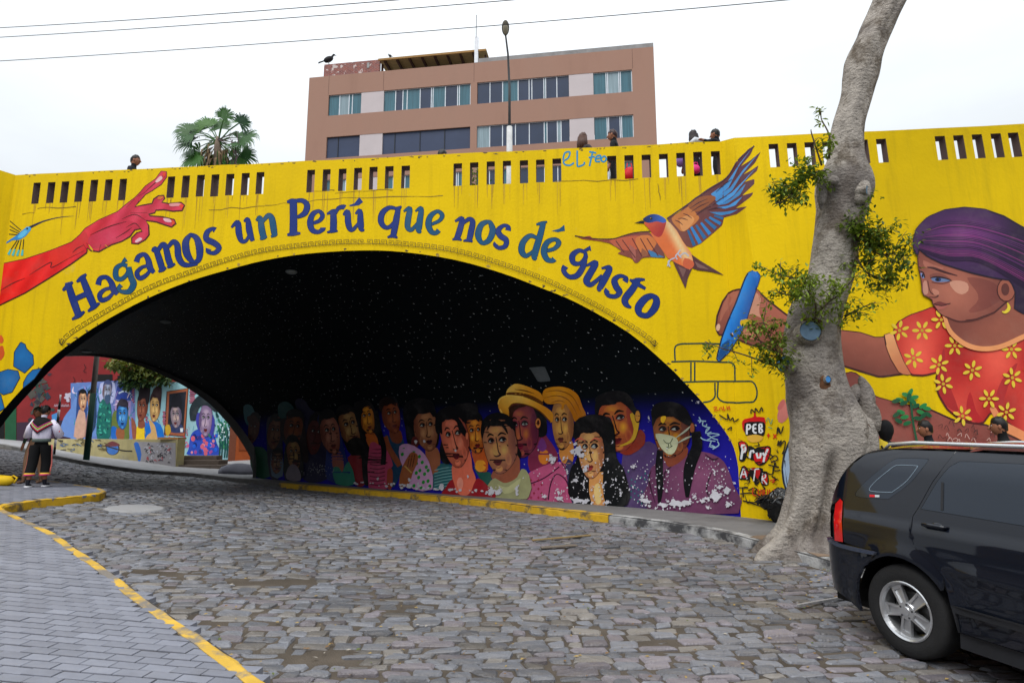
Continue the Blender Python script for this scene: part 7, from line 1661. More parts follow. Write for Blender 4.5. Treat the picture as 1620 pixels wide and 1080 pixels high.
def stub(px, py, r, out, m, tilt=0.0):
    p, n_ = surf_pt(px, py); k = TY / FPX; d = Vector(n_) + Vector((0, 0, tilt)); d.normalize(); p = Vector(p)
    mb = MB(); mb.tube([p - d * .1, p + d * out * .7, p + d * out], [r * k * 1.35, r * k * 1.2, r * k * 1.06], 20, False)
    for i in range(len(mb.V)): v = Vector(mb.V[i]); mb.V[i] = v + (v - p).normalized() * noise.noise(v * 9) * .02
    s_ = mb.build('branch_stub', M_BARK, TREE, True, True)
    mb = MB(); mb.tube([p + d * (out - .03), p + d * (out - .006)], [r * k * 1.02, r * k * .98], 20); mb.build('painted_cut', m, s_, wc=True)
    return p + d * out
stub(1279, 526, 15, .10, M_CUT, .1); stub(1247, 576, 12, .11, M_CUT2, .05); stub(1306, 600, 5, .05, M_CUT2); stub(1360, 303, 7, .11, M_CUT, -.1)
# earth round the foot
PT = [(rr[14, 0] + 1.0 * math.cos(a) * (1 + .15 * math.sin(3 * a)), rr[14, 1] + .8 * math.sin(a) * (1 + .1 * math.cos(2 * a))) for a in np.linspace(0, 2 * math.pi, 22, endpoint=False)]
PVL = np.vstack([R_EDGE[:iq + 1], [(-9.5, 23.6), (-8.6, 23.4), (4.6, 12.4), (12, 11.6), (17, 9), (17, 2)]])
_nr = lambda p: R_EDGE[np.argmin(np.hypot(R_EDGE[:, 0] - p[0], R_EDGE[:, 1] - p[1]))]
PT = [tuple(p) if inside(np.array([p]), PVL)[0] and np.hypot(*(_nr(p) - p)) > .14 else tuple(_nr(p) + (np.array([rr[14, 0], rr[14, 1]]) - _nr(p)) / np.hypot(*(np.array([rr[14, 0], rr[14, 1]]) - _nr(p))) * .13) for p in PT]
D_ = lambda p: np.min(np.hypot(R_EDGE[:, 0] - p[0], R_EDGE[:, 1] - p[1]))
sheet('soil', [p for p in PT], KH + .009, mat('tree_soil', (.19, .135, .095), .95, .25, 5, .6, 30), .25)

# leafy shoots from the trunk
def shoot(name, path, n, size, seed, spread=18, tone=.5, side=8, dep=.25, label=None):
    """path: (pixel x, pixel y, depth offset towards the viewer)"""
    r = np.random.default_rng(seed); mb = MB(); P = [at_Y(x, y, TY - d) for x, y, d in path]; P = crom(P, 4); mb.tube(P, list(np.linspace(.016, .006, len(P))), 6)
    pts = []; k = TY / FPX
    for i in range(side):
        t = r.uniform(.15, 1); b = P[int(t * (len(P) - 1))]; d = r.normal(0, 1, 3); d[1] *= .6; d /= np.linalg.norm(d); e = b + d * spread * k * r.uniform(.8, 2.2); m_ = (b + e) / 2 + np.array([0, 0, .03]); mb.tube([b, m_, e], [.006, .005, .003], 4)
        for j in range(max(3, n // side)): u = r.uniform(.25, 1.08); pts.append(b + (e - b) * u + r.normal(0, spread * k * .28, 3))
    tw = mb.build('twig', M_TWIG, TREE, True, True)
    V, F, C = leaves(np.array(pts), size, r.normal(tone + .12, .28, len(pts)), r, .45, .35); o = mesh_obj('leaves', V, F, M_LEAF, tw, colors=C, wc=True); o['kind'] = 'stuff'
shoot('shoot', [(1302, 270, .3), (1278, 278, .4), (1258, 290, .45), (1240, 312, .5)], 627, 0.088, 1, 17, .42, 20)
shoot('shoot', [(1262, 300, .42), (1240, 318, .5), (1226, 322, .5)], 171, 0.083, 11, 13, .45, 8)
shoot('shoot', [(1312, 250, .35), (1312, 215, .42), (1300, 190, .4), (1299, 180, .4)], 114, 0.083, 2, 9, .7, 9)
shoot('shoot', [(1300, 262, .3), (1285, 215, .38), (1283, 205, .36)], 49, 0.071, 12, 8, .6, 5)
shoot('shoot', [(1290, 508, .4), (1290, 480, .55), (1280, 462, .6), (1270, 450, .6)], 361, 0.083, 3, 20, .8, 15)
shoot('shoot', [(1290, 500, .45), (1310, 478, .55), (1326, 468, .6), (1340, 455, .6)], 380, 0.083, 4, 20, .75, 15)
shoot('shoot', [(1280, 440, .3), (1258, 440, .4), (1240, 436, .45), (1222, 432, .45)], 323, 0.083, 5, 16, .62, 14)
shoot('shoot', [(1262, 470, .4), (1245, 466, .5), (1230, 462, .5)], 209, 0.083, 15, 14, .75, 9)
shoot('shoot', [(1246, 582, .3), (1232, 560, .45), (1218, 535, .5), (1206, 505, .5)], 532, 0.083, 6, 19, .66, 20)
shoot('shoot', [(1244, 584, .3), (1215, 575, .4), (1180, 562, .45), (1140, 550, .45), (1115, 540, .4)], 285, 0.077, 7, 16, .6, 14)
shoot('shoot', [(1240, 575, .35), (1220, 550, .45), (1185, 530, .5)], 285, 0.083, 17, 16, .7, 12)
shoot('shoot', [(1352, 330, .2), (1360, 350, .25), (1358, 372, .3), (1375, 385, .35), (1395, 395, .35)], 608, 0.088, 8, 22, .36, 20)
shoot('shoot', [(1358, 372, .3), (1385, 400, .35), (1410, 402, .35), (1434, 405, .3)], 570, 0.088, 9, 22, .34, 20)
shoot('shoot', [(1352, 400, .3), (1370, 430, .35), (1395, 440, .35), (1415, 452, .3)], 437, 0.088, 10, 20, .44, 16)
shoot('shoot', [(1336, 500, .3), (1360, 488, .35), (1385, 478, .35)], 209, 0.083, 18, 17, .62, 10)
shoot('shoot', [(1360, 360, .3), (1380, 362, .33), (1410, 368, .3)], 228, 0.088, 19, 14, .4, 10)
# limbs and crown, above the picture
tp = Vector(rr[-1, :3]); mb = MB(); ends = []
for a, l, el in ((.4, 3.0, .9), (2.3, 2.4, 1.0), (3.6, 2.6, .95), (5.2, 2.9, .8), (1.2, 2.2, 1.2)):
    P = [tp + Vector((math.cos(a) * math.cos(el * t + .3), math.sin(a) * math.cos(el * t + .3), math.sin(el))) * l * t for t in np.linspace(0, 1, 6)]; mb.tube(P, list(np.linspace(.17, .05, 6)), 10); ends.append(P[-1])
mb.build('limb', M_BARK, TREE, True, True)['kind'] = 'stuff'
rg = np.random.default_rng(21); pts = []; tn = []
for k, e_ in enumerate(ends + [tp + Vector((0, 0, 2.6)), tp + Vector((1.5, -1, 2.2)), tp + Vector((2.8, .5, 1.6)), tp + Vector((3.6, -1.6, 1.2))]):
    P = np.array(e_) + rg.normal(0, 1, (620, 3)) * (.95, .95, .6); q = to_px(P); P = P[(P[:, 2] > tp.z - .2) & ((q[:, 1] < -40) | (q[:, 0] > 1760))]; pts += list(P); tn += list(rg.normal(.4, .25, len(P)) + rg.normal(0, .15))
V, F, C = leaves(np.array(pts), .15, tn, rg, .45, .4); mesh_obj('crown', V, F, M_LEAF, TREE, colors=C, wc=True)['kind'] = 'stuff'
# ================================================================== black SUV parked in the foreground
CF = np.array([.335, -.942]); CF /= np.linalg.norm(CF)         # towards its nose
WR = .365                                                     # wheel radius
wc_ = on_ground(1437, 1040)                                    # foot of the rear wheel, outer face
CFz = (g(wc_[0] + CF[0], wc_[1] + CF[1]) - g(wc_[0], wc_[1])) ; CFz = max(min(CFz, .02), -.05)
f3 = Vector((CF[0], CF[1], CFz)).normalized(); rgt = f3.cross(Vector((0, 0, 1))).normalized(); up3 = rgt.cross(f3)
HWD = .905
org = Vector(wc_) - rgt * (HWD - .03)                          # ground point under the middle of the rear axle
CAR = empty('car', org, 0, 'black sport utility car with silver roof rails, cut off by the right picture edge', 'car')
CAR.rotation_euler = Matrix((f3, -rgt, up3)).transposed().to_euler()
CM = Matrix.Translation(org) @ CAR.rotation_euler.to_matrix().to_4x4()
CI = np.array(CM.inverted())
Zc = zt(1140, 640, 2.454)
ROOF = [(-.93, .62), (-.915, .98), (-.86, 1.10), (-.62, 1.46), (-.45, 1.62), (-.2, 1.675), (.4, 1.70), (1.1, 1.70), (1.6, 1.66), (1.95, 1.56), (2.55, 1.13), (2.75, 1.06), (3.3, .98), (3.46, .85), (3.5, .55)]
def ys(x, z):
    """half width of the body at (x along, z up), rear axle at x = 0"""
    x, z = np.asarray(x, float), np.asarray(z, float)
    y = HWD - .05 * np.clip((.80 - z) / .5, 0, 1) ** 2 - .03 * np.clip((z - .80) / .3, 0, 1) ** 2
    y = y - np.clip(z - 1.03, 0, 1) * .27 - np.clip(z - 1.45, 0, 1) ** 2 * 1.1
    y = y - .26 * np.clip((-.58 - x) / .36, 0, 1.1) ** 2.2 - .38 * np.clip((x - 2.75) / .75, 0, 1.2) ** 2.2
    for wx in (0.0, 2.63):                                     # swollen arches
        d = np.hypot(x - wx, z - WR); y = y + .026 * np.exp(-((d - .44) / .085) ** 2) * (z < .95)
    y = y - .012 * np.exp(-((z - 1.0) / .02) ** 2)             # crease under the glass
    return y + .018 * np.exp(-((z - (.80 - .03 * x)) / .05) ** 2) * np.clip((x - .3) / .3, 0, 1)
def car_px(pts, z4=True):
    """pixels on the visible (right) flank -> (x, z) on the body"""
    out = []
    for p in (Zc(pts) if z4 else pts):
        d = CI[:3, :3] @ rays(p)[0]; o = CI[:3, :3] @ ORI + CI[:3, 3]; y = -HWD + .03
        for _ in range(12):
            k = (y - o[1]) / d[1]; q = o + d * k; y = -float(ys(q[0], q[2]))
        out.append((q[0], q[2]))
    return out
M_CARP = mat('black_car_paint', (0.004, 0.0062, 0.013), 0.3, 0.0, 1, spec=.1, coat=.8); M_GLASS = mat('tinted_glass', (0.012, 0.019, 0.032), 0.05, 0, 1, spec=.45)
M_PLA = mat('black_plastic', (0.02, 0.021, 0.025), .5, .1, 20); M_RUB = mat('tyre_rubber', (.017, .017, .018), .75, .15, 20, .2, 60); M_ALU = mat('alloy', (.52, .53, .55), .28, .06, 8, metal=.75); M_CHR = mat('roof_rail_silver', (.62, .64, .66), .3, .04, 4, metal=.7)
M_RED2 = mat('tail_lamp_red', (.55, .012, .012), .12, .0, 1, coat=1.0); M_SHELL = rgb(5, 5, 6)
def panel(name, loop, m, off=0.0, holes=(), grid=.04, parent=None, side=(1, -1), th=.03, label=None):
    obs = []
    for sd in side:
        v, f = cdt([loop] + list(holes), grid); V = [(p[0], -sd * (float(ys(p[0], p[1])) + off), p[1]) for p in v]; F = []
        for q in f:
            a, b, c = v[q[0]], v[q[1]], v[q[2]]; ccw = (b[0] - a[0]) * (c[1] - a[1]) - (b[1] - a[1]) * (c[0] - a[0]) > 0
            F.append(q if ccw == (sd > 0) else q[::-1])
        for lp in [loop] + list(holes):                         # returned edges
            k = len(lp); b = len(V); V += [(p[0], -sd * (float(ys(p[0], p[1])) + off), p[1]) for p in lp] + [(p[0], -sd * (float(ys(p[0], p[1])) + off - th), p[1]) for p in lp]; F += [(b + i, b + (i + 1) % k, b + k + (i + 1) % k, b + k + i) for i in range(k)]
        o = mesh_obj(name, V, F, m, parent or CAR, True)
        # smooth normals from the body shape
        e = 1e-3; N_ = []
        for (x, y, z) in V:
            gx_, gz_ = (ys(x + e, z) - ys(x - e, z)) / (2 * e), (ys(x, z + e) - ys(x, z - e)) / (2 * e); n_ = Vector((-float(gx_), -sd, -float(gz_))); n_.y = -sd; N_.append(n_.normalized())
        o.data.normals_split_custom_set_from_vertices(N_)
        if label: o['label'] = label
        obs.append(o)
    return obs
def arch_pts(wx, r, z0=.30, n=18, rev=False):
    a0 = math.asin((z0 - WR) / r); P = [(wx + r * math.cos(t), WR + r * math.sin(t)) for t in np.linspace(math.pi - a0, a0, n)]; return P[::-1] if rev else P
def dense(loop, st=.05): L = resample(np.vstack([loop, loop[:1]]), st)[:-1]; return [tuple(p) for p in L]
RA = .435
roofz = lambda x: float(np.interp(x, [p[0] for p in ROOF], [p[1] for p in ROOF]))
qwin = crom(car_px([(524, 343), (560, 300), (630, 242), (672, 213), (705, 207), (795, 209), (803, 222), (742, 298), (664, 358), (640, 366), (540, 359)]), 3, True)
dwin = car_px([(776, 405), (838, 300), (888, 240), (930, 218)]); dwin = dwin + [(dwin[-1][0] + .55, dwin[-1][1] + .012), (dwin[-1][0] + .60, dwin[0][1] - .012)]
ddoor = car_px([(905, 205), (872, 235), (824, 300), (770, 398), (748, 432), (738, 500), (754, 552), (828, 622), (868, 672), (880, 755)])
tl = car_px([(465, 364), (447, 384), (441, 450), (444, 526), (476, 532), (471, 450), (475, 374)])
bmp = car_px([(440, 534), (460, 536), (520, 550), (610, 570)]); bmp[0] = (-.85, bmp[1][1] + .012)
zb_top = [p for p in bmp]
XD = ddoor[-1][0]; ZS = .34; XF = dwin[-1][0] + .10                 # sill, front edge of the rear door
G_ = .006
print('CAR quarter', qwin[:3], 'door', ddoor, 'tail', tl, 'bmp', bmp, 'dwin', dwin)
# quarter panel
lp = [(-.86, 1.10), (-.62, 1.46), (-.45, 1.615), (-.2, 1.665), (ddoor[0][0] - G_, 1.68)] + [(x - G_, z) for x, z in ddoor[1:-1]]
lp += [p for p in arch_pts(0, RA, .62, 20, True) if p[0] < ddoor[-2][0] - .02] 
lp += [(zb_top[-1][0], zb_top[-1][1] + G_), (zb_top[2][0], zb_top[2][1] + G_), (tl[4][0] + .008, tl[4][1] - .004 + G_), (tl[5][0] + .008, tl[5][1]), (tl[6][0] + .006, tl[6][1] + .006), (tl[0][0] - .03, tl[0][1] + .01)]
panel('quarter_panel', lp, M_CARP, holes=[[tuple(p) for p in qwin]])
for o in panel('quarter_window', [tuple(p) for p in qwin], M_PLA, -.004, th=.01):
    cq = qwin.mean(0); q2 = [tuple(cq + (p - cq) * .985) for p in qwin]
    sd = 1 if o.data.vertices[0].co.y < 0 else -1
    panel('glass', q2, M_GLASS, .001, parent=o, side=(sd,), th=.004)
    if sd > 0:
        q3 = [cq + (p - cq) * .66 + (.03, .0) for p in qwin]; mb = MB(); mb.tube([(p[0], -float(ys(*p)) - .002, p[1]) for p in q3 + q3[:1]], .0035, 5, False); mb.build('glass_marking', rgb(120, 136, 150), o, True)
        st_ = car_px([(580, 348), (600, 349), (600, 358), (580, 357)]); panel('sticker', st_, rgb(200, 30, 40), .006, parent=o, side=(1,), th=.002); st_ = car_px([(601, 349), (618, 350), (618, 358), (601, 358)]); panel('sticker', st_, rgb(190, 196, 200), .006, parent=o, side=(1,), th=.002)
panel('tail_light', tl, M_RED2, .004, grid=.04)
for i in range(9):
    t = .5 + .5 * i / 9; a = np.array(tl[1]) + (np.array(tl[3]) - tl[1]) * t; b = np.array(tl[6]) + (np.array(tl[4]) - tl[6]) * t
# bumper
bl2 = [(-.87, bmp[0][1] - .005), (bmp[1][0], bmp[1][1]), bmp[2], bmp[3]] + [p for p in arch_pts(0, RA, .25, 20) if p[0] < bmp[3][0] - .02 and p[0] < 0 and p[1] < bmp[3][1] - .015][::-1] + [(-.55, .30), (-.80, .34), (-.88, .45)]
panel('bumper', bl2, M_CARP, .012)
panel('bumper_ledge', [(-.86, bmp[0][1] - .004), bmp[1], bmp[2], bmp[3], (bmp[3][0] - .02, bmp[3][1] - .03), (bmp[2][0], bmp[2][1] - .035), (bmp[1][0], bmp[1][1] - .03), (-.865, bmp[0][1] - .03)], mat('bumper_ledge_grey', (.035, .045, .075), .25, 0, 1, coat=.8), .03)
# rear door, front door
ztop_d = 1.665
dl = [(ddoor[0][0], 1.68)] + ddoor[1:-1] + [(XD + .02, .52), (XD + .05, ZS), (XF - .004, ZS), (XF - .004, 1.69)]
panel('rear_door', dl, M_CARP, holes=[dense(dwin, .08)])
for o in panel('door_window', dense(dwin, .08), M_PLA, -.003, th=.01):
    c_ = np.mean(dwin, 0); w2 = [tuple(c_ + (np.array(p) - c_) * .985) for p in dwin]; sd = 1 if o.data.vertices[0].co.y < 0 else -1; panel('glass', dense(w2, .08), M_GLASS, .001, parent=o, side=(sd,), th=.004)
    a_, b_ = car_px([(858, 300), (856, 408)]) if sd > 0 else ((0, 0), (0, 0))
    if sd > 0: panel('window_divider', [a_, (a_[0] + .02, a_[1]), (b_[0] + .02, b_[1]), b_], M_PLA, .006, parent=o, side=(1,), th=.004)
hp = car_px([(775, 462), (895, 476)]); hm = ((hp[0][0] + hp[1][0]) / 2, (hp[0][1] + hp[1][1]) / 2)
for sd in (1, -1):
    y0 = -sd * float(ys(*hm)); mb = MB(); mb.tube([(hm[0] - .105, y0 + .004 * sd, hm[1]), (hm[0] - .08, y0 - .035 * sd, hm[1]), (hm[0] + .08, y0 - .035 * sd, hm[1]), (hm[0] + .105, y0 + .004 * sd, hm[1])], [.012, .016, .016, .012], 10); mb.ellipsoid((hm[0] + .01, y0 + .006 * sd, hm[1] - .008), (.055, .012, .032), 14, 8); mb.build('door_handle', M_CARP, CAR, True)
fd = [(XF + .004, 1.69), (XF + .004, ZS), (2.10, ZS), (2.12, .9), (2.30, 1.10), (1.80, 1.58), (1.5, 1.66)]; fw = [(XF + .08, 1.06), (2.16, 1.08), (1.74, 1.53), (1.48, 1.60), (XF + .08, 1.62)]
panel('front_door', dense(fd, .1), M_CARP, holes=[dense(fw, .1)])
for o in panel('door_window', dense(fw, .1), M_GLASS, -.003): pass
ff = [(2.125, .9), (2.11, ZS)] + [p for p in arch_pts(2.63, RA, .34, 16)] + [(3.2, .36), (3.46, .5), (3.45, .85), (3.2, .97), (2.75, 1.04), (2.31, 1.09)]
panel('front_wing', ff, M_CARP)
panel('head_lamp', [(3.12, .74), (3.44, .70), (3.44, .84), (3.16, .92)], mat('lamp_glass', (.5, .52, .55), .1, 0, 1, coat=1), .01)
# sill and cladding; dark inner body so that the panel gaps read dark
sl_ = car_px([(882, 772), (1175, 849)]); 
panel('side_trim', [(XD + .06, ZS + .0), (XD + .035, sl_[0][1]), (XF - .03, sl_[0][1] - .003), (XF - .03, sl_[0][1] - .05), (XD + .06, sl_[0][1] - .05)], M_PLA, .022)
panel('sill', [(XD + .05, ZS - .006), (XD + .04, .22), (2.15, .22), (2.10, ZS - .006)], M_PLA, -.01)
panel('inner_body', [(-.80, .4), (-.80, 1.0), (-.55, 1.40), (-.35, 1.58), (1.6, 1.62), (2.4, 1.05), (3.3, .9), (3.3, .45), (3.1, .42)] + arch_pts(2.63, RA + .02, .42, 12, True) + [(1.0, .30)] + arch_pts(0, RA + .02, .42, 12, True) + [(-.6, .36)], M_SHELL, -.03, grid=.12, th=.02)
# top shell: tailgate, roof, windscreen, bonnet
XS = np.unique(np.r_[np.linspace(-.93, -.2, 26), np.linspace(-.2, 2.0, 30), np.linspace(2.0, 3.5, 26)]); V = []; F = []; FM = []; NC = 15
zr = crom(ROOF, 6); 
prof = zr
for (x, z) in prof:
    e = float(ys(x, z)) - .001; crown = .05 if .0 < z and x > -.6 and x < 2 else .03
    for k in range(NC):
        t = -1 + 2 * k / (NC - 1); V.append((x - (.05 * (1 - t * t) if x < -.5 else -.06 * (1 - t * t) if x > 2.2 else 0), e * t, z + crown * (1 - t * t) * (1 if x > -.7 else .2)))
for i in range(len(prof) - 1):
    for k in range(NC - 1):
        F.append((i * NC + k, i * NC + k + 1, (i + 1) * NC + k + 1, (i + 1) * NC + k)); x, z = prof[i]
        FM.append(1 if (x < -.38 and z > 1.12 and z < 1.56 and 1 < k < NC - 3) or (2.0 < x < 2.5 and 0 < k < NC - 2) else 0)
mesh_obj('roof_shell', V, [q[::-1] for q in F], [M_CARP, M_GLASS], CAR, True, FM)
mb = MB(); mb.box((1.3, 0, .33), (4.2, 1.5, .16)); mb.build('underbody', M_SHELL, CAR)
mb = MB()
for wx in (0, 2.63):
    for sd in (1, -1):
        mb = MB(); P = arch_pts(wx, RA + .03, .32, 16); b = len(mb.V); mb.add([(p[0], sd * .84, p[1]) for p in P] + [(p[0], sd * .55, p[1]) for p in P], [(i, i + 1, i + 17, i + 16) for i in range(15)]); mb.add([(p[0], sd * .55, p[1]) for p in P], [tuple(range(16))]); mb.build('wheel_housing', M_SHELL, CAR)

for sd in (1, -1):
    mb = MB(); P = [(-.30, -sd * .635, 1.665), (-.24, -sd * .64, 1.712), (.0, -sd * .645, 1.735), (1.2, -sd * .645, 1.745), (1.5, -sd * .635, 1.725), (1.58, -sd * .63, 1.69)]; mb.tube(P, [.012, .015, .016, .016, .015, .012], 10); mb.build('roof_rail', M_CHR, CAR, True)
# wheels
def wheel(x, sd):
    w = bpy.data.objects.new('wheel', None); COL.objects.link(w); w.parent = CAR; w.location = (x, -sd * (HWD - .135), WR)
    if sd < 0: w.rotation_euler = (0, 0, math.pi)
    return w
mb = MB(); T_ = [(.225, -.10), (.245, -.112), (.29, -.118), (.335, -.112), (.358, -.095), (WR, -.07), (WR, .07), (.358, .095), (.335, .112), (.245, .112), (.225, .1)]
mb.lathe([(r, -z) for r, z in T_[::-1]], n=56, axis='y')
w0 = wheel(0, 1); ty = mb.build('tyre', M_RUB, w0, True)
rim = MB(); rim.lathe([(.228, .09), (.228, -.098), (.236, -.112), (.228, -.118), (.214, -.108), (.203, -.085), (.196, .02), (.196, .09)], n=48, axis='y')
for k in range(5):                                                 # five broad spokes, each with a sunk middle
    a = math.radians(90 + 72 * k + 8); R = Matrix.Rotation(a, 3, 'Y'); 
    for s0, s1, wd0, wd1, y in ((.03, .205, .036, .052, -.094),):
        P = [(s0, -wd0), (s1, -wd1), (s1, wd1), (s0, wd0)]; Q = [(s0 + .03, -wd0 * .45), (s1 - .03, -wd1 * .62), (s1 - .03, wd1 * .62), (s0 + .03, wd0 * .45)]
        V0 = [R @ Vector((p[0], y + .012 * (p[0] > .1), p[1])) for p in P] + [R @ Vector((p[0], y + .001 + .012 * (p[0] > .1), p[1])) for p in Q] + [R @ Vector((p[0], y + .035, p[1])) for p in P] + [R @ Vector((p[0], y + .014 + .012 * (p[0] > .1), p[1])) for p in Q]
        F0 = [(i, (i + 1) % 4, 4 + (i + 1) % 4, 4 + i) for i in range(4)] + [(4 + i, 4 + (i + 1) % 4, 12 + (i + 1) % 4, 12 + i) for i in range(4)] + [(12, 13, 14, 15)] + [(i, 8 + i, 8 + (i + 1) % 4, (i + 1) % 4) for i in range(4)]
        rim.add(V0, F0)
rim.lathe([(.0, -.104), (.03, -.104), (.036, -.098), (.066, -.096), (.072, -.088), (.072, -.05)], n=30, axis='y')
ri = rim.build('rim', M_ALU, w0)
mb = MB()
for k in range(5):
    a = math.radians(90 + 36 + 72 * k + 8); mb2 = MB(); mb2.lathe([(0, -.101), (.008, -.101), (.0085, -.085)], (.054 * math.cos(a), 0, -.054 * math.sin(a)), 10, 'y'); mb2.build('wheel_nut', rgb(60, 60, 64), w0)
mb = MB(); mb.lathe([(0, -.02), (.15, -.02), (.15, .02), (.19, .05)], n=32, axis='y'); mb.build('brake_disc', mat('brake_disc', (.12, .12, .12), .45, .2, 20, metal=.7), w0)
for x, sd in ((0, -1), (2.63, 1), (2.63, -1)):
    w = wheel(x, sd)
    for ch in list(w0.children): c = ch.copy(); COL.objects.link(c); c.parent = w
# ================================================================== people
SKIN = rgb(150, 98, 72, rough=.55, spec=.35)
def person(name_label, loc, rz, h=1.65, hair=(18, 14, 14), top=(20, 20, 24), legs=(24, 24, 30), shoes=(20, 20, 22), arms=None, stride=.12, long_hair=False, build=1.0, head_turn=0.0, hood=False, bare_calf=False, group=None, sleeves=True, puffy=False, lean=0.0):
    """x = to the figure's left?  figure looks along +Y of its own frame; metres for a height of 1.7"""
    k = h / 1.7
    E = empty('person', loc, rz, name_label, 'person', group)
    J = {}
    def j(n, x, y, z, r): J[n] = (Vector((x, y, z)), r)
    b = build
    j('pelvis', 0, 0, .93, .125 * b); j('waist', 0, .005 + lean * .3, 1.06, .115 * b); j('chest', 0, .0 + lean * .7, 1.25, .135 * b); j('neckb', 0, -.012 + lean, 1.42, .068); j('neck', 0, 0 + lean, 1.48, .052); j('head0', 0, .015 + lean, 1.545, .075); j('head1', 0, .02 + lean, 1.62, .082)
    for s, sx in (('l', -1), ('r', 1)):
        st = stride * sx
        j('hip' + s, .095 * sx, 0, .88, .098 * b); j('knee' + s, .10 * sx, .02 + st * .55, .49, .062 * b); j('calf' + s, .10 * sx, -.01 + st * .7, .34, .056); j('ankle' + s, .105 * sx, -.02 + st, .085, .04); j('heel' + s, .107 * sx, -.03 + st, .045, .04); j('toe' + s, .125 * sx, .12 + st, .035, .036)
        j('sho' + s, .165 * sx * b, -.01 + lean, 1.385, .062); A = (arms or {}).get(s, ((.24, .0, 1.12), (.25, .06, .88)))
        el, wr = A; j('elb' + s, el[0] * sx, el[1] + lean, el[2], .046); j('wri' + s, wr[0] * sx, wr[1] + lean, wr[2], .032); d = (J['wri' + s][0] - J['elb' + s][0]).normalized(); w_ = J['wri' + s][0]; J['hand' + s] = (w_ + d * .07, .034)
        sd_ = d.cross(Vector((0, 0, 1))); sd_ = sd_.normalized() if sd_.length > .1 else Vector((0, 1, 0))
        for q in range(4): J['f%d%s' % (q, s)] = (w_ + d * (.15 - .012 * abs(q - 1.2)) + sd_ * (.024 - .016 * q) * 1.1 + Vector((0, 0, -.01)), .0095)
        J['th' + s] = (w_ + d * .085 + sd_ * .045, .011)
    edges = [('pelvis', 'waist'), ('waist', 'chest'), ('chest', 'neckb'), ('neckb', 'neck'), ('neck', 'head0'), ('head0', 'head1')]
    for s in 'lr': edges += [('pelvis', 'hip' + s), ('hip' + s, 'knee' + s), ('knee' + s, 'calf' + s), ('calf' + s, 'ankle' + s), ('ankle' + s, 'heel' + s), ('heel' + s, 'toe' + s), ('chest', 'sho' + s), ('sho' + s, 'elb' + s), ('elb' + s, 'wri' + s), ('wri' + s, 'hand' + s), ('wri' + s, 'th' + s)] + [('hand' + s, 'f%d%s' % (q, s)) for q in range(4)]
    names = list(J); me = bpy.data.meshes.new('body'); me.from_pydata([J[n][0] * k for n in names], [(names.index(a), names.index(c)) for a, c in edges], []); o = bpy.data.objects.new('body', me); COL.objects.link(o)
    m_ = o.modifiers.new('s', 'SKIN'); m_.branch_smoothing = .4; m_.use_smooth_shade = True
    for i, n in enumerate(names):
        v = me.skin_vertices[0].data[i]; r = J[n][1] * k; v.radius = (r, r * (.78 if n in ('pelvis', 'waist', 'chest') else 1)); v.use_root = n == 'pelvis'
    sb = o.modifiers.new('d', 'SUBSURF'); sb.levels = 1; sb.render_levels = 1
    dg = bpy.context.evaluated_depsgraph_get(); nm = bpy.data.meshes.new_from_object(o.evaluated_get(dg)); bpy.data.objects.remove(o)
    nm.name = 'body'; nm.materials.clear()
    mats = [SKIN, rgb(*top, rough=.85), rgb(*legs, rough=.85), rgb(*shoes)]
    for m in mats: nm.materials.append(m)
    segs = [(J[a][0] * k, J[c][0] * k, a, c) for a, c in edges]
    for p in nm.polygons:
        c = p.center; best = None
        for a, e, na, ne in segs:
            ab = e - a; t = max(0, min(1, (c - a).dot(ab) / ab.length_squared)); d = (c - a - ab * t).length - J[na][1] * k * .9
            if best is None or d < best[0]: best = (d, na, ne, t)
        _, na, ne, t = best; z = c.z / k
        if ne[:3] in ('nec', 'hea') and (ne != 'neckb'): mi = 0
        elif ne[:3] in ('han', 'th' + ne[2:3]) or ne[0] == 'f' and ne[1].isdigit() or ne[:2] == 'th': mi = 0
        elif ne[:3] in ('wri', 'elb'): mi = 1 if (sleeves or ne[:3] == 'elb' and t < .7) and not (ne[:3] == 'wri' and t > .9) else 0
        elif ne[:3] in ('hee', 'toe') or (ne[:3] == 'ank' and t > .75): mi = 3
        elif ne[:3] in ('hip', 'kne', 'cal', 'ank'): mi = 2 if not (bare_calf and ne[:3] in ('cal', 'ank') and z < .36) else 0
        else: mi = 2 if z < .97 else 1
        p.material_index = mi; p.use_smooth = True
    body = link('body', nm, E)
    # head: skull with face
    hc = Vector((0, .03 + lean, 1.595)) * k; R = Matrix.Rotation(head_turn, 3, 'Z'); mb = MB(); NV, NH = 14, 18
    def sk(a, ph):
        x, y, z = math.sin(ph) * math.sin(a), math.sin(ph) * math.cos(a), math.cos(ph); fr = max(0, y)
        return Vector((x * .074 * (1 - .22 * max(0, -z) ** 1.5), y * (.092 + .004 * fr) - .012 * max(0, -z) * (1 if y < 0 else .0), z * .115 - .01 * (z < 0) * (1 - fr)))
    for jn in range(NV + 1):
        for kn in range(NH):
            v = sk(2 * math.pi * kn / NH, math.pi * jn / NV); mb.V.append(R @ (v * k) + hc)
    mb.F = [(a * NH + c, a * NH + (c + 1) % NH, (a + 1) * NH + (c + 1) % NH, (a + 1) * NH + c) for a in range(NV) for c in range(NH)]; mb.M = [0] * len(mb.F)
    head = mb.build('head', SKIN, E, True)
    P = lambda x, y, z: R @ (Vector((x, y, z)) * k) + hc
    mb = MB(); mb.tube([P(0, .088, .022), P(0, .104, -.012), P(0, .113, -.026), P(0, .094, -.036)], [.008 * k, .012 * k, .014 * k, .009 * k], 8); mb.build('nose', SKIN, head, True)
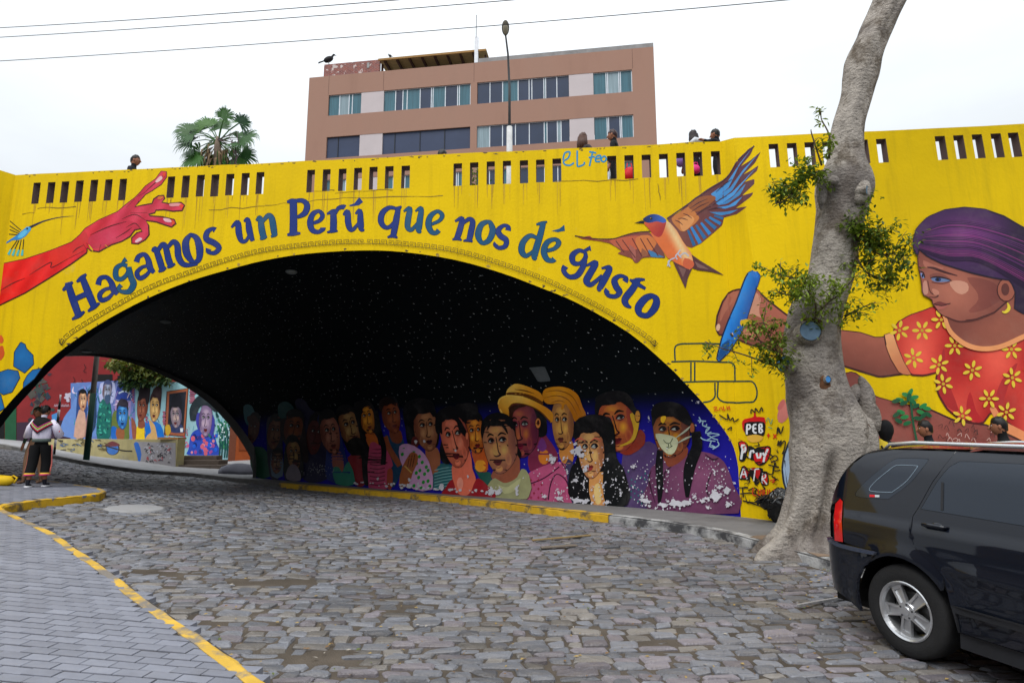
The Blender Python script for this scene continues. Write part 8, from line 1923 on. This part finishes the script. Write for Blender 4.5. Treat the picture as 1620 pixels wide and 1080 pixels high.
    for s in (-1, 1):
        mb = MB(); mb.ellipsoid(P(.030 * s, .080, .014), (.013 * k, .008 * k, .007 * k), 10, 6); mb.build('eye', rgb(225, 222, 215, rough=.3), head, True)
        mb = MB(); mb.ellipsoid(P(.030 * s, .0865, .014), (.006 * k, .003 * k, .006 * k), 8, 6); mb.build('iris', rgb(24, 16, 12, rough=.2), head, True)
        mb = MB(); mb.tube([P(.014 * s, .086, .030), P(.03 * s, .085, .036), P(.047 * s, .073, .030)], .004 * k, 6); mb.build('eyebrow', rgb(*hair), head, True)
        mb = MB(); mb.ellipsoid(P(.076 * s, .0, -.004), (.010 * k, .020 * k, .030 * k), 10, 8); mb.build('ear', SKIN, head, True)
    mb = MB(); mb.tube([P(-.024, .079, -.058), P(0, .088, -.056), P(.024, .079, -.058)], [.003 * k, .007 * k, .003 * k], 8); mb.build('mouth', rgb(120, 58, 54), head, True)
    # hair cap
    mb = MB(); V = []; n1, n2 = 22, 9
    for a in range(n1):
        al = 2 * math.pi * a / n1; front = math.cos(al); lim = 1.05 + .75 * (1 - front) / 2 * 1.25
        lim += .16 * noise.noise(Vector((al * 3.1, h * 5, 2)))
        if long_hair: lim = min(lim + .35 * (front < .2), 2.3)
        for c in range(n2):
            ph = lim * c / (n2 - 1); v = sk(al, ph) * 1.0; nrm_ = Vector((v.x / .074, v.y / .092, v.z / .115)).normalized(); th = (.016 + .006 * math.sin(al * 5)) * (1 - .75 * (c / (n2 - 1)) ** 4) + .010 * noise.noise(Vector((al * 2, ph * 3, h * 7))); V.append(R @ ((v + nrm_ * th) * k) + hc)
    F = [(a * n2 + c, a * n2 + c + 1, ((a + 1) % n1) * n2 + c + 1, ((a + 1) % n1) * n2 + c) for a in range(n1) for c in range(n2 - 1)]
    mb.add(V, F)
    if long_hair:
        for q in range(15):
            al = math.radians(100 + 160 * q / 14); s_ = P(.082 * math.sin(al), .098 * math.cos(al), .02); m1 = P(.10 * math.sin(al), .105 * math.cos(al) - .01, -.12); e_ = P(.095 * math.sin(al) + .01 * math.sin(q * 5), .10 * math.cos(al) - .02, -.27 - .03 * math.sin(q * 3)); mb.tube([s_, m1, e_], [.022 * k, .026 * k, .008 * k], 7)
    hm = rgb(*hair, rough=.5); mb.build('hair', hm, E, True)
    if hood:
        mb = MB(); n1, n2 = 20, 10; V = []
        for a in range(n1):
            al = math.radians(38 + 284 * a / (n1 - 1))
            for c in range(n2): ph = .05 + 2.35 * c / (n2 - 1); v = sk(al, min(ph, 3)); nn = Vector((v.x / .074, v.y / .092, v.z / .115)).normalized(); V.append(P(*(v + nn * .034 + Vector((0, -.012, -.03 * (c == n2 - 1))))))
        mb.add(V, [(a * n2 + c, a * n2 + c + 1, (a + 1) * n2 + c + 1, (a + 1) * n2 + c) for a in range(n1 - 1) for c in range(n2 - 1)]); mb.build('hood', rgb(*top, rough=.85), E, True)
    return E, k, J
def facing(px): return 0
deckz = ZDECK + .002
def on_deck(x, y, Y): p = at_Y(x, y, Y); return (p[0], p[1], deckz), p[2] - deckz
BG = 'people walking on the bridge'
W_ = lambda d: math.radians(d)                # heading: figure looks along +Y at 0; -90 looks to the right of the picture
p, hh = on_deck(213, 247, 14.0); person('man with short black hair in a dark jacket alone at the left of the bridge', p, W_(-75), hh, top=(24, 26, 34), group=BG, head_turn=-.2)
p, hh = on_deck(921, 211, 12.9); person('woman with long brown hair on the bridge above the blue scrawl', p, W_(-40), hh, hair=(74, 46, 34), top=(60, 54, 58), long_hair=True, group=BG)
p, hh = on_deck(971, 206.5, 12.7); person('person with dark red hair in a black jacket carrying a red bag on the bridge', p, W_(70), hh, hair=(44, 16, 20), top=(14, 15, 22), group=BG, build=1.1)
PB = p
p, hh = on_deck(1097, 207, 12.5); E, k, J = person('woman with long dark hair and a pale hood on the bridge', p, W_(20), hh, hair=(26, 14, 18), top=(30, 28, 34), long_hair=True, group=BG)
mb = MB(); mb.tube([(-.13, -.05, 1.36 * k), (-.08, -.14, 1.40 * k), (.08, -.14, 1.40 * k), (.13, -.05, 1.36 * k)], [.05, .075, .075, .05], 10); mb.build('hood', rgb(206, 210, 216), E, True)
mb = MB()
for q in range(3): mb.tube([(.10 + .02 * q, -.16 + .01 * q, 1.36 * k), (.16 + .02 * q, -.17, 1.30 * k), (.17 + .02 * q, -.16, .9 * k)], [.03, .035, .015], 8)
p, hh = on_deck(1133, 205.5, 12.4); person('man with cropped black hair in a black jacket with one arm out on the bridge', p, W_(55), hh, top=(20, 22, 30), group=BG, build=1.12, arms={'l': ((.38, .08, 1.30), (.60, .12, 1.26)), 'r': ((.24, .0, 1.12), (.25, .06, .88))})
p, hh = on_deck(698, 238, 14.2); person('person of whom only the dark crown shows above the parapet', p, W_(-60), hh, top=(30, 30, 34), group=BG)
# things they carry
def bag(name, loc, r, col, lab, cat, seed=0, strap=True):
    o = empty(name, loc, 0, lab, cat); mb = MB(); mb.ellipsoid((0, 0, r[2]), r, 16, 10)
    for i in range(len(mb.V)): v = Vector(mb.V[i]); mb.V[i] = v * (1 + .16 * noise.noise(v * 9 + Vector((seed, 0, 0))))
    mb.build('pouch', rgb(*col, rough=.6), o, True)
    if strap: mb = MB(); mb.tube([(-r[0] * .5, 0, r[2] * 1.7), (-r[0] * .3, 0, r[2] * 2.5), (r[0] * .3, 0, r[2] * 2.5), (r[0] * .5, 0, r[2] * 1.7)], .012, 6); mb.build('strap', rgb(*col), o, True)
    return o
q = at_Y(996, 280, 12.5); bag('hand_bag', (q[0], q[1], q[2] - .12), (.13, .09, .17), (206, 24, 40), 'bright red bag seen through a parapet slot', 'bag', 2)
q = at_Y(1101, 268, 12.3); bag('hand_bag', (q[0], q[1], q[2] - .10), (.10, .07, .10), (226, 50, 140), 'small pink bag seen through a parapet slot', 'bag', 4)
q = at_Y(1076, 256, 12.4); bag('cloth_bundle', (q[0], q[1], q[2] - .12), (.10, .08, .13), (126, 96, 170), 'lilac bundle seen through a parapet slot', 'bundle', 6)

# passers-by behind the car
def walker(px, py, Y, lab, **kw):
    p = at_Y(px, py, Y); gz = g(p[0], Y) + KH; return person(lab, (p[0], Y, gz), kw.pop('rz'), p[2] - gz, group='people passing behind the car', **kw), p
(E, k, J), p = walker(1399, 668, 9.3, 'hooded person in black with a yellow backpack beside the tree', rz=W_(-50), top=(14, 14, 18), hood=True, build=1.05)
bp = bag('backpack', E.location + Vector((0, 0, 1.02 * k)), (.17, .10, .22), (196, 170, 30), 'yellow and black backpack on the hooded person', 'backpack', 3, False); bp.rotation_euler = E.rotation_euler; bp.location = bp.location - Vector((math.sin(-E.rotation_euler.z), math.cos(E.rotation_euler.z), 0)) * .24
mb = MB()
for x_ in (-.08, 0.0, .08): mb.tube([(x_, -.108, .10), (x_ + .05, -.112, .22), (x_ - .03, -.10, .34)], .012, 6)
mb.build('trim', rgb(20, 20, 22), bp, True)['kind'] = 'stuff'
walker(1466, 667, 9.0, 'person with short black hair whose head shows above the car roof, nearer the tree', rz=W_(75), top=(20, 20, 26))
walker(1583, 662, 8.6, 'person with black hair and black jacket behind the car, nearest the right edge', rz=W_(60), top=(12, 12, 16), build=1.1)

# dancer on the left pavement, seen from behind
gp = on_ground(59, 770, KH); top_ = at_Y(71, 642.5, gp[1]); hh = top_[2] - gp[2]
E, k, J = person('person in white blouse, black shawl with neon trim and black knee trousers, seen from behind', gp, W_(6), hh, hair=(16, 13, 13), top=(214, 208, 226), legs=(10, 10, 12), shoes=(20, 22, 34), bare_calf=True, stride=.10, build=.95,
                 arms={'l': ((.31, .05, 1.10), (.22, .27, 1.12)), 'r': ((.31, .05, 1.10), (.22, .27, 1.12))}, head_turn=-.25)
E.location = (gp[0] - .02, gp[1], gp[2])
WHT_ = rgb(226, 220, 240, rough=.8)
def ring(z, rx, ry, n=24, cx=0, cy=0, ph=0, wob=0): return [Vector((cx + rx * math.cos(2 * math.pi * i / n) * (1 + wob * math.sin(5 * i)), cy + ry * math.sin(2 * math.pi * i / n) * (1 + wob * math.sin(4 * i + 1)), z)) * 1 for i in range(n)]
def loft(name, rings, m, parent, smooth=True):
    n = len(rings[0]); V = [v for r in rings for v in r]; F = [(a * n + c, a * n + (c + 1) % n, (a + 1) * n + (c + 1) % n, (a + 1) * n + c) for a in range(len(rings) - 1) for c in range(n)]; return mesh_obj(name, V, F, m, parent, smooth)
loft('blouse', [ring(z * k, rx * k * .86, ry * k * .86, wob=.05) for z, rx, ry in ((.98, .17, .13), (1.03, .20, .155), (1.12, .205, .16), (1.22, .205, .155), (1.34, .20, .14), (1.40, .14, .11))], WHT_, E)
for s in (-1, 1):
    e_ = J['elb' + 'lr'[s > 0]][0] * k; sh = J['sho' + 'lr'[s > 0]][0] * k; w_ = J['wri' + 'lr'[s > 0]][0] * k; mb = MB(); mb.tube([sh, sh * .5 + e_ * .5 + Vector((.02 * s, 0, 0)), e_ + Vector((.01 * s, 0, -.02)), e_ * .4 + w_ * .6, w_], [.066 * k, .08 * k, .084 * k, .07 * k, .04 * k], 14); mb.build('sleeve', WHT_, E, True)
    mb = MB(); mb.tube([w_ - Vector((0, .03, 0)), w_ + Vector((0, .01, 0))], .05 * k, 12); mb.build('cuff', rgb(200, 30, 50), E, True)
    # trouser legs, wide and gathered below the knee, with a bright border
    hp_, kn, cf = J['hip' + 'lr'[s > 0]][0] * k, J['knee' + 'lr'[s > 0]][0] * k, J['calf' + 'lr'[s > 0]][0] * k; Rg = []
    for t, r in ((0, .13), (.25, .135), (.5, .125), (.75, .12), (1.0, .118), (1.4, .114), (1.75, .11)):
        c = hp_ + (kn - hp_) * min(t, 1) + (cf - kn) * max(0, (t - 1) * 1.7); Rg.append([Vector((c.x + .008 * s + r * .82 * k * math.cos(2 * math.pi * i / 20), c.y + r * .82 * k * math.sin(2 * math.pi * i / 20), c.z)) for i in range(20)])
    loft('trouser_leg', Rg, rgb(10, 10, 13, rough=.9), E)
    c = Rg[-1]; lo = [v + Vector((0, 0, -.05)) + (v - sum(c, Vector()) / 20) * .12 for v in c]; mid = [(a + b) / 2 + (b - sum(c, Vector()) / 20) * .05 for a, b in zip(c, lo)]
    loft('hem', [c, mid], rgb(224, 176, 60), E); loft('hem', [mid, lo], rgb(226, 40, 130), E)
    mb = MB(); P_ = [Vector((v[6 if s > 0 else 4].x * 0 + (max if s > 0 else min)(q.x for q in v), sum(q.y for q in v) / 20, v[0].z)) for v in Rg]; mb.tube([p_ + Vector((.004 * s, 0, 0)) for p_ in P_], .016 * k, 6); mb.build('side_braid', rgb(220, 120, 110), E, True)
    tp_ = J['toe' + 'lr'[s > 0]][0] * k; hl = J['heel' + 'lr'[s > 0]][0] * k; mb = MB(); mb.tube([Vector((hl.x, hl.y - .035, .012)), Vector((hl.x, hl.y + .06, .012)), Vector((tp_.x, tp_.y + .04, .012))], [.042, .045, .04], 12, True); mb.V = [Vector((v.x, v.y, max(.0, min(v.z, .028)))) for v in map(Vector, mb.V)]; mb.build('shoe_sole', rgb(226, 226, 230), E, True)
loft('sash', [ring(z * k, rx * k, ry * k) for z, rx, ry in ((.94, .155, .125), (.95, .175, .14), (1.0, .178, .142), (1.01, .16, .13))], rgb(84, 96, 92), E)
# shawl: three-cornered, point down the back, bands of bright braid along its edge
def shawl(z0, out, col, name, a0=0.0, a1=1.0):
    n = 26; V = []; F = []
    for i in range(n + 1):
        x = -1 + 2 * i / n
        for t in np.linspace(a0, a1, 7):
            w = .21 * t + .07; drop = (.05 + .24 * (1 - abs(x)) ** .9) * t
            px_, zz = x * w, 1.47 - .07 * t - drop; yb = -(.095 + .075 * math.sqrt(max(0, 1 - (abs(x) * .98) ** 2)) * min(1, t * 2)) + .11 * abs(x) ** 2 * t
            V.append(Vector((px_, yb - out, zz)) * k)
    F = [(i * 7 + c, i * 7 + c + 1, (i + 1) * 7 + c + 1, (i + 1) * 7 + c) for i in range(n) for c in range(6)]; mesh_obj(name, V, F, rgb(*col, rough=.85), E, True)
shawl(0, 0.0, (12, 11, 15), 'shawl', 0.0, .99)
for a0, a1, c in ((.60, .645, (226, 60, 160)), (.69, .735, (206, 230, 40)), (.77, .80, (240, 240, 240)), (.84, .88, (230, 40, 60)), (.93, 1.0, (40, 20, 40))): shawl(0, .004, c, 'braid_band', a0, a1)
mb = MB(); mb.ellipsoid(Vector((.30, .02, 1.16)) * k, (.06, .05, .05), 10, 8); mb.build('pompom', rgb(210, 26, 40), E, True)
# second dancer, mostly hidden behind the first
person('person in tan trousers mostly hidden in front of the one in the white blouse', ((gp[0] - .14) * (gp[1] + .7) / gp[1], gp[1] + .7, g((gp[0] - .14) * (gp[1] + .7) / gp[1], gp[1] + .7) + KH), W_(170), hh * .99, hair=(34, 44, 30), top=(40, 60, 44), legs=(150, 116, 92), shoes=(120, 90, 70))
# yellow cloth bag on the pavement at the left edge
yb = on_ground(12, 768, KH); mb = MB(); mb.ellipsoid((0, 0, .10), (.26, .16, .11), 18, 10)
for i in range(len(mb.V)): v = Vector(mb.V[i]); v *= 1 + .22 * noise.noise(v * 6); v.z = max(v.z, 0); mb.V[i] = v
o = empty('cloth_bag', (yb[0] - .12, yb[1], yb[2]), 0, 'yellow cloth bag lying on the pavement at the left edge', 'bag'); mb.build('sack', rgb(214, 176, 20, rough=.7), o, True); mb = MB(); mb.tube([(.12, 0, .12), (.2, .02, .2), (.3, .0, .16), (.27, -.03, .05)], .02, 8); mb.build('handle', rgb(206, 168, 20), o, True)
# ================================================================== small things in the street
# black rubbish bag slumped against the tree
tb = on_ground(1232, 826, KH); k_ = tb[1] / FPX
o = empty('rubbish_bag', tb, 0, 'torn black plastic rubbish bag slumped between the tree and the painted wall', 'rubbish bag')
bm = bmesh.new(); bmesh.ops.create_icosphere(bm, subdivisions=5, radius=1)
pk_ = Vector((1222 - 1232, 0, 0)) * 0
for v in bm.verts:
    c = v.co.copy(); n1 = noise.noise(c * 1.4 + Vector((3, 1, 0))); fold = abs(noise.noise(Vector((c.x * 3.2, c.y * 3.2, c.z * 1.2)) + Vector((7, 0, 0)))); fold2 = abs(noise.noise(Vector((c.x * 8, c.y * 8, c.z * 3)) + Vector((1, 5, 0))))
    s = 1 + .25 * n1 - .30 * fold - .10 * fold2; z = c.z; w = .62 + .55 * max(0, .35 + z) if z < .6 else 1.05 - (z - .6) * 1.4
    v.co = Vector((c.x * .27 * s * (w + .2), c.y * .20 * s * w, max(.0, (.27 + z * .29 * s) + .06 * c.x * (z > 0))))
bm.verts.index_update(); V = [v.co.copy() for v in bm.verts]; F = [[v.index for v in f.verts] for f in bm.faces]; bm.free()
mesh_obj('bag_skin', V, F, mat('black_polythene', (.008, .008, .009), .22, 0, 1, .15, 30, spec=.6), o, True)
mb = MB(); rg = np.random.default_rng(4)
for a, l in ((2.6, .2), (3.1, .26), (2.2, .14), (.3, .1)):
    d = Vector((math.cos(a), -.3, 0)); p0 = Vector((d.x * .2, -.08, .40)); mb.add([p0, p0 + Vector((0, 0, .08)), p0 + d * l + Vector((0, -.03, -.03)), p0 + d * l * .7 + Vector((0, .02, -.10)), p0 + d * l * .4 + Vector((0, -.05, .02))], [(0, 1, 4), (1, 2, 4), (4, 2, 3), (0, 4, 3)])
mb.build('torn_flap', mat('black_polythene_flap', (.008, .008, .009), .25, 0, 1, spec=.6), o)['kind'] = 'stuff'
# scaffold-like strips lying on the cobbles
def strip(name, a, b, w, h, m, lab, cat):
    A, B = on_ground(*a), on_ground(*b); d = Vector(B - A); mb = MB(); R = d.to_track_quat('X', 'Z').to_matrix(); mb.box(d / 2 + Vector((0, 0, h / 2 + .018)), (d.length, w, h), R, .003); o = mb.build(name, m); o.location = A; tag(o, lab, cat); return o
strip('wooden_lath', (842, 857), (934, 849), .045, .02, rgb(140, 118, 80), 'thin pale wooden lath lying on the cobbles near the right kerb', 'lath')
strip('wooden_board', (856, 869), (912, 865), .09, .02, rgb(112, 102, 92), 'short grey worn board lying on the cobbles beside the wooden lath', 'board')
strip('metal_bar', (1262, 962), (1352, 946), .03, .025, mat('steel_bar', (.5, .5, .52), .4, .3, 30, metal=.6), 'thin bright metal bar lying on the cobbles behind the car', 'metal bar')
# round concrete patch in the road
cp_ = on_ground(214, 805); 
V = []; n = 26
for r_, z_ in ((.50, -.03), (.49, .018), (.44, .030), (.0, .034)):
    V += [(r_ * math.cos(2 * math.pi * i / n) * (1 + .04 * math.sin(3 * i)), r_ * math.sin(2 * math.pi * i / n) * .95, z_) for i in range(n)]
F = [(j * n + i, j * n + (i + 1) % n, (j + 1) * n + (i + 1) % n, (j + 1) * n + i) for j in range(3) for i in range(n)]
sl = Vector(((g(cp_[0] + .3, cp_[1]) - g(cp_[0] - .3, cp_[1])) / .6, (g(cp_[0], cp_[1] + .3) - g(cp_[0], cp_[1] - .3)) / .6, 0))
V = [(x, y, z + x * sl.x + y * sl.y) for x, y, z in V]
o = mesh_obj('manhole_cover', V, F, M_CONC_L, None, True); o.location = cp_; tag(o, 'round pale concrete manhole slab set in the cobbles near the kerb corner', 'manhole cover')
# pale covered heap at the far end of the tunnel pavement
hp_ = on_ground(382, 749, KH); mb = MB(); mb.ellipsoid((0, 0, 0), (.95, .5, .42), 20, 10)
for i in range(len(mb.V)): v = Vector(mb.V[i]); v *= 1 + .18 * noise.noise(v * 2.2); v.z = max(v.z, 0); mb.V[i] = v
o = mb.build('covered_heap', rgb(120, 120, 132), None, True); o.location = hp_; tag(o, 'low grey covered heap on the pavement at the far end of the tunnel', 'heap')
# dry leaves and litter
rg = np.random.default_rng(17); V = []; F = []; C = []
for i in range(700):
    x, y = (rg.uniform(300, 1560), rg.uniform(800, 1075)) if i % 3 else (rg.normal(1270, 80), rg.normal(900, 40))
    if y < 795: continue
    p = on_ground(x, y, .012)
    if p[1] > 16: continue
    if inside(p[None, :2], L_LOOP)[0] or inside(p[None, :2], PVL)[0]: continue
    a = rg.uniform(0, 6.28); l = rg.uniform(.008, .028); b = len(V); d = np.array([math.cos(a), math.sin(a), 0]) * l; s = np.array([-math.sin(a), math.cos(a), 0]) * l * .45
    V += [p - d, p + s + (0, 0, .008), p + d + (0, 0, .004), p - s + (0, 0, .002)]; F.append((b, b + 1, b + 2, b + 3)); c = [(.30, .21, .08), (.17, .10, .045), (.33, .30, .26), (.10, .13, .03)][int(rg.choice([0, 1, 2, 3], p=[.42, .36, .14, .08]))]; C += [c] * 4
o = mesh_obj('leaf_litter', V, F, mat('dry_leaf_litter', (1, 1, 1), .8, .2, 30, attr=True), None, colors=np.array(C)); tag(o, 'scattered dry leaves and crumbs of litter on the cobbles', 'litter', kind='stuff')
# the street behind the viewer: two plain houses that the car paint mirrors
for k, (x0, x1, y0, h_, col, lab) in enumerate(((-26, -4, -9, 7.5, (118, 90, 70), 'two storey brown house across the street behind the viewer'), (-23, -15, 9.5, 7.0, (120, 104, 90), 'tan two storey house beside the pavement left of the viewer'), (-2.5, 16, -11, 6.5, (96, 92, 90), 'grey two storey house across the street behind the viewer'))):
    gz = g((x0 + x1) / 2, -3); e = empty('house', ((x0 + x1) / 2, y0, gz - .5), 0, lab, 'house'); mb = MB(); dp = 16 if y0 > 0 else 8; mb.box((0, -dp / 2, h_ / 2), (x1 - x0, dp, h_)); mb.build('wall', mat('house_wall', lin(col), .9, .1, 1), e)
    for i in range(5):
        for j_ in range(2): mb = MB(); mb.box(((i - 2) * (x1 - x0) / 5.5, .01, 1.9 + j_ * 3), (1.3, .06, 1.4)); mb.build('window', GL_D, e)
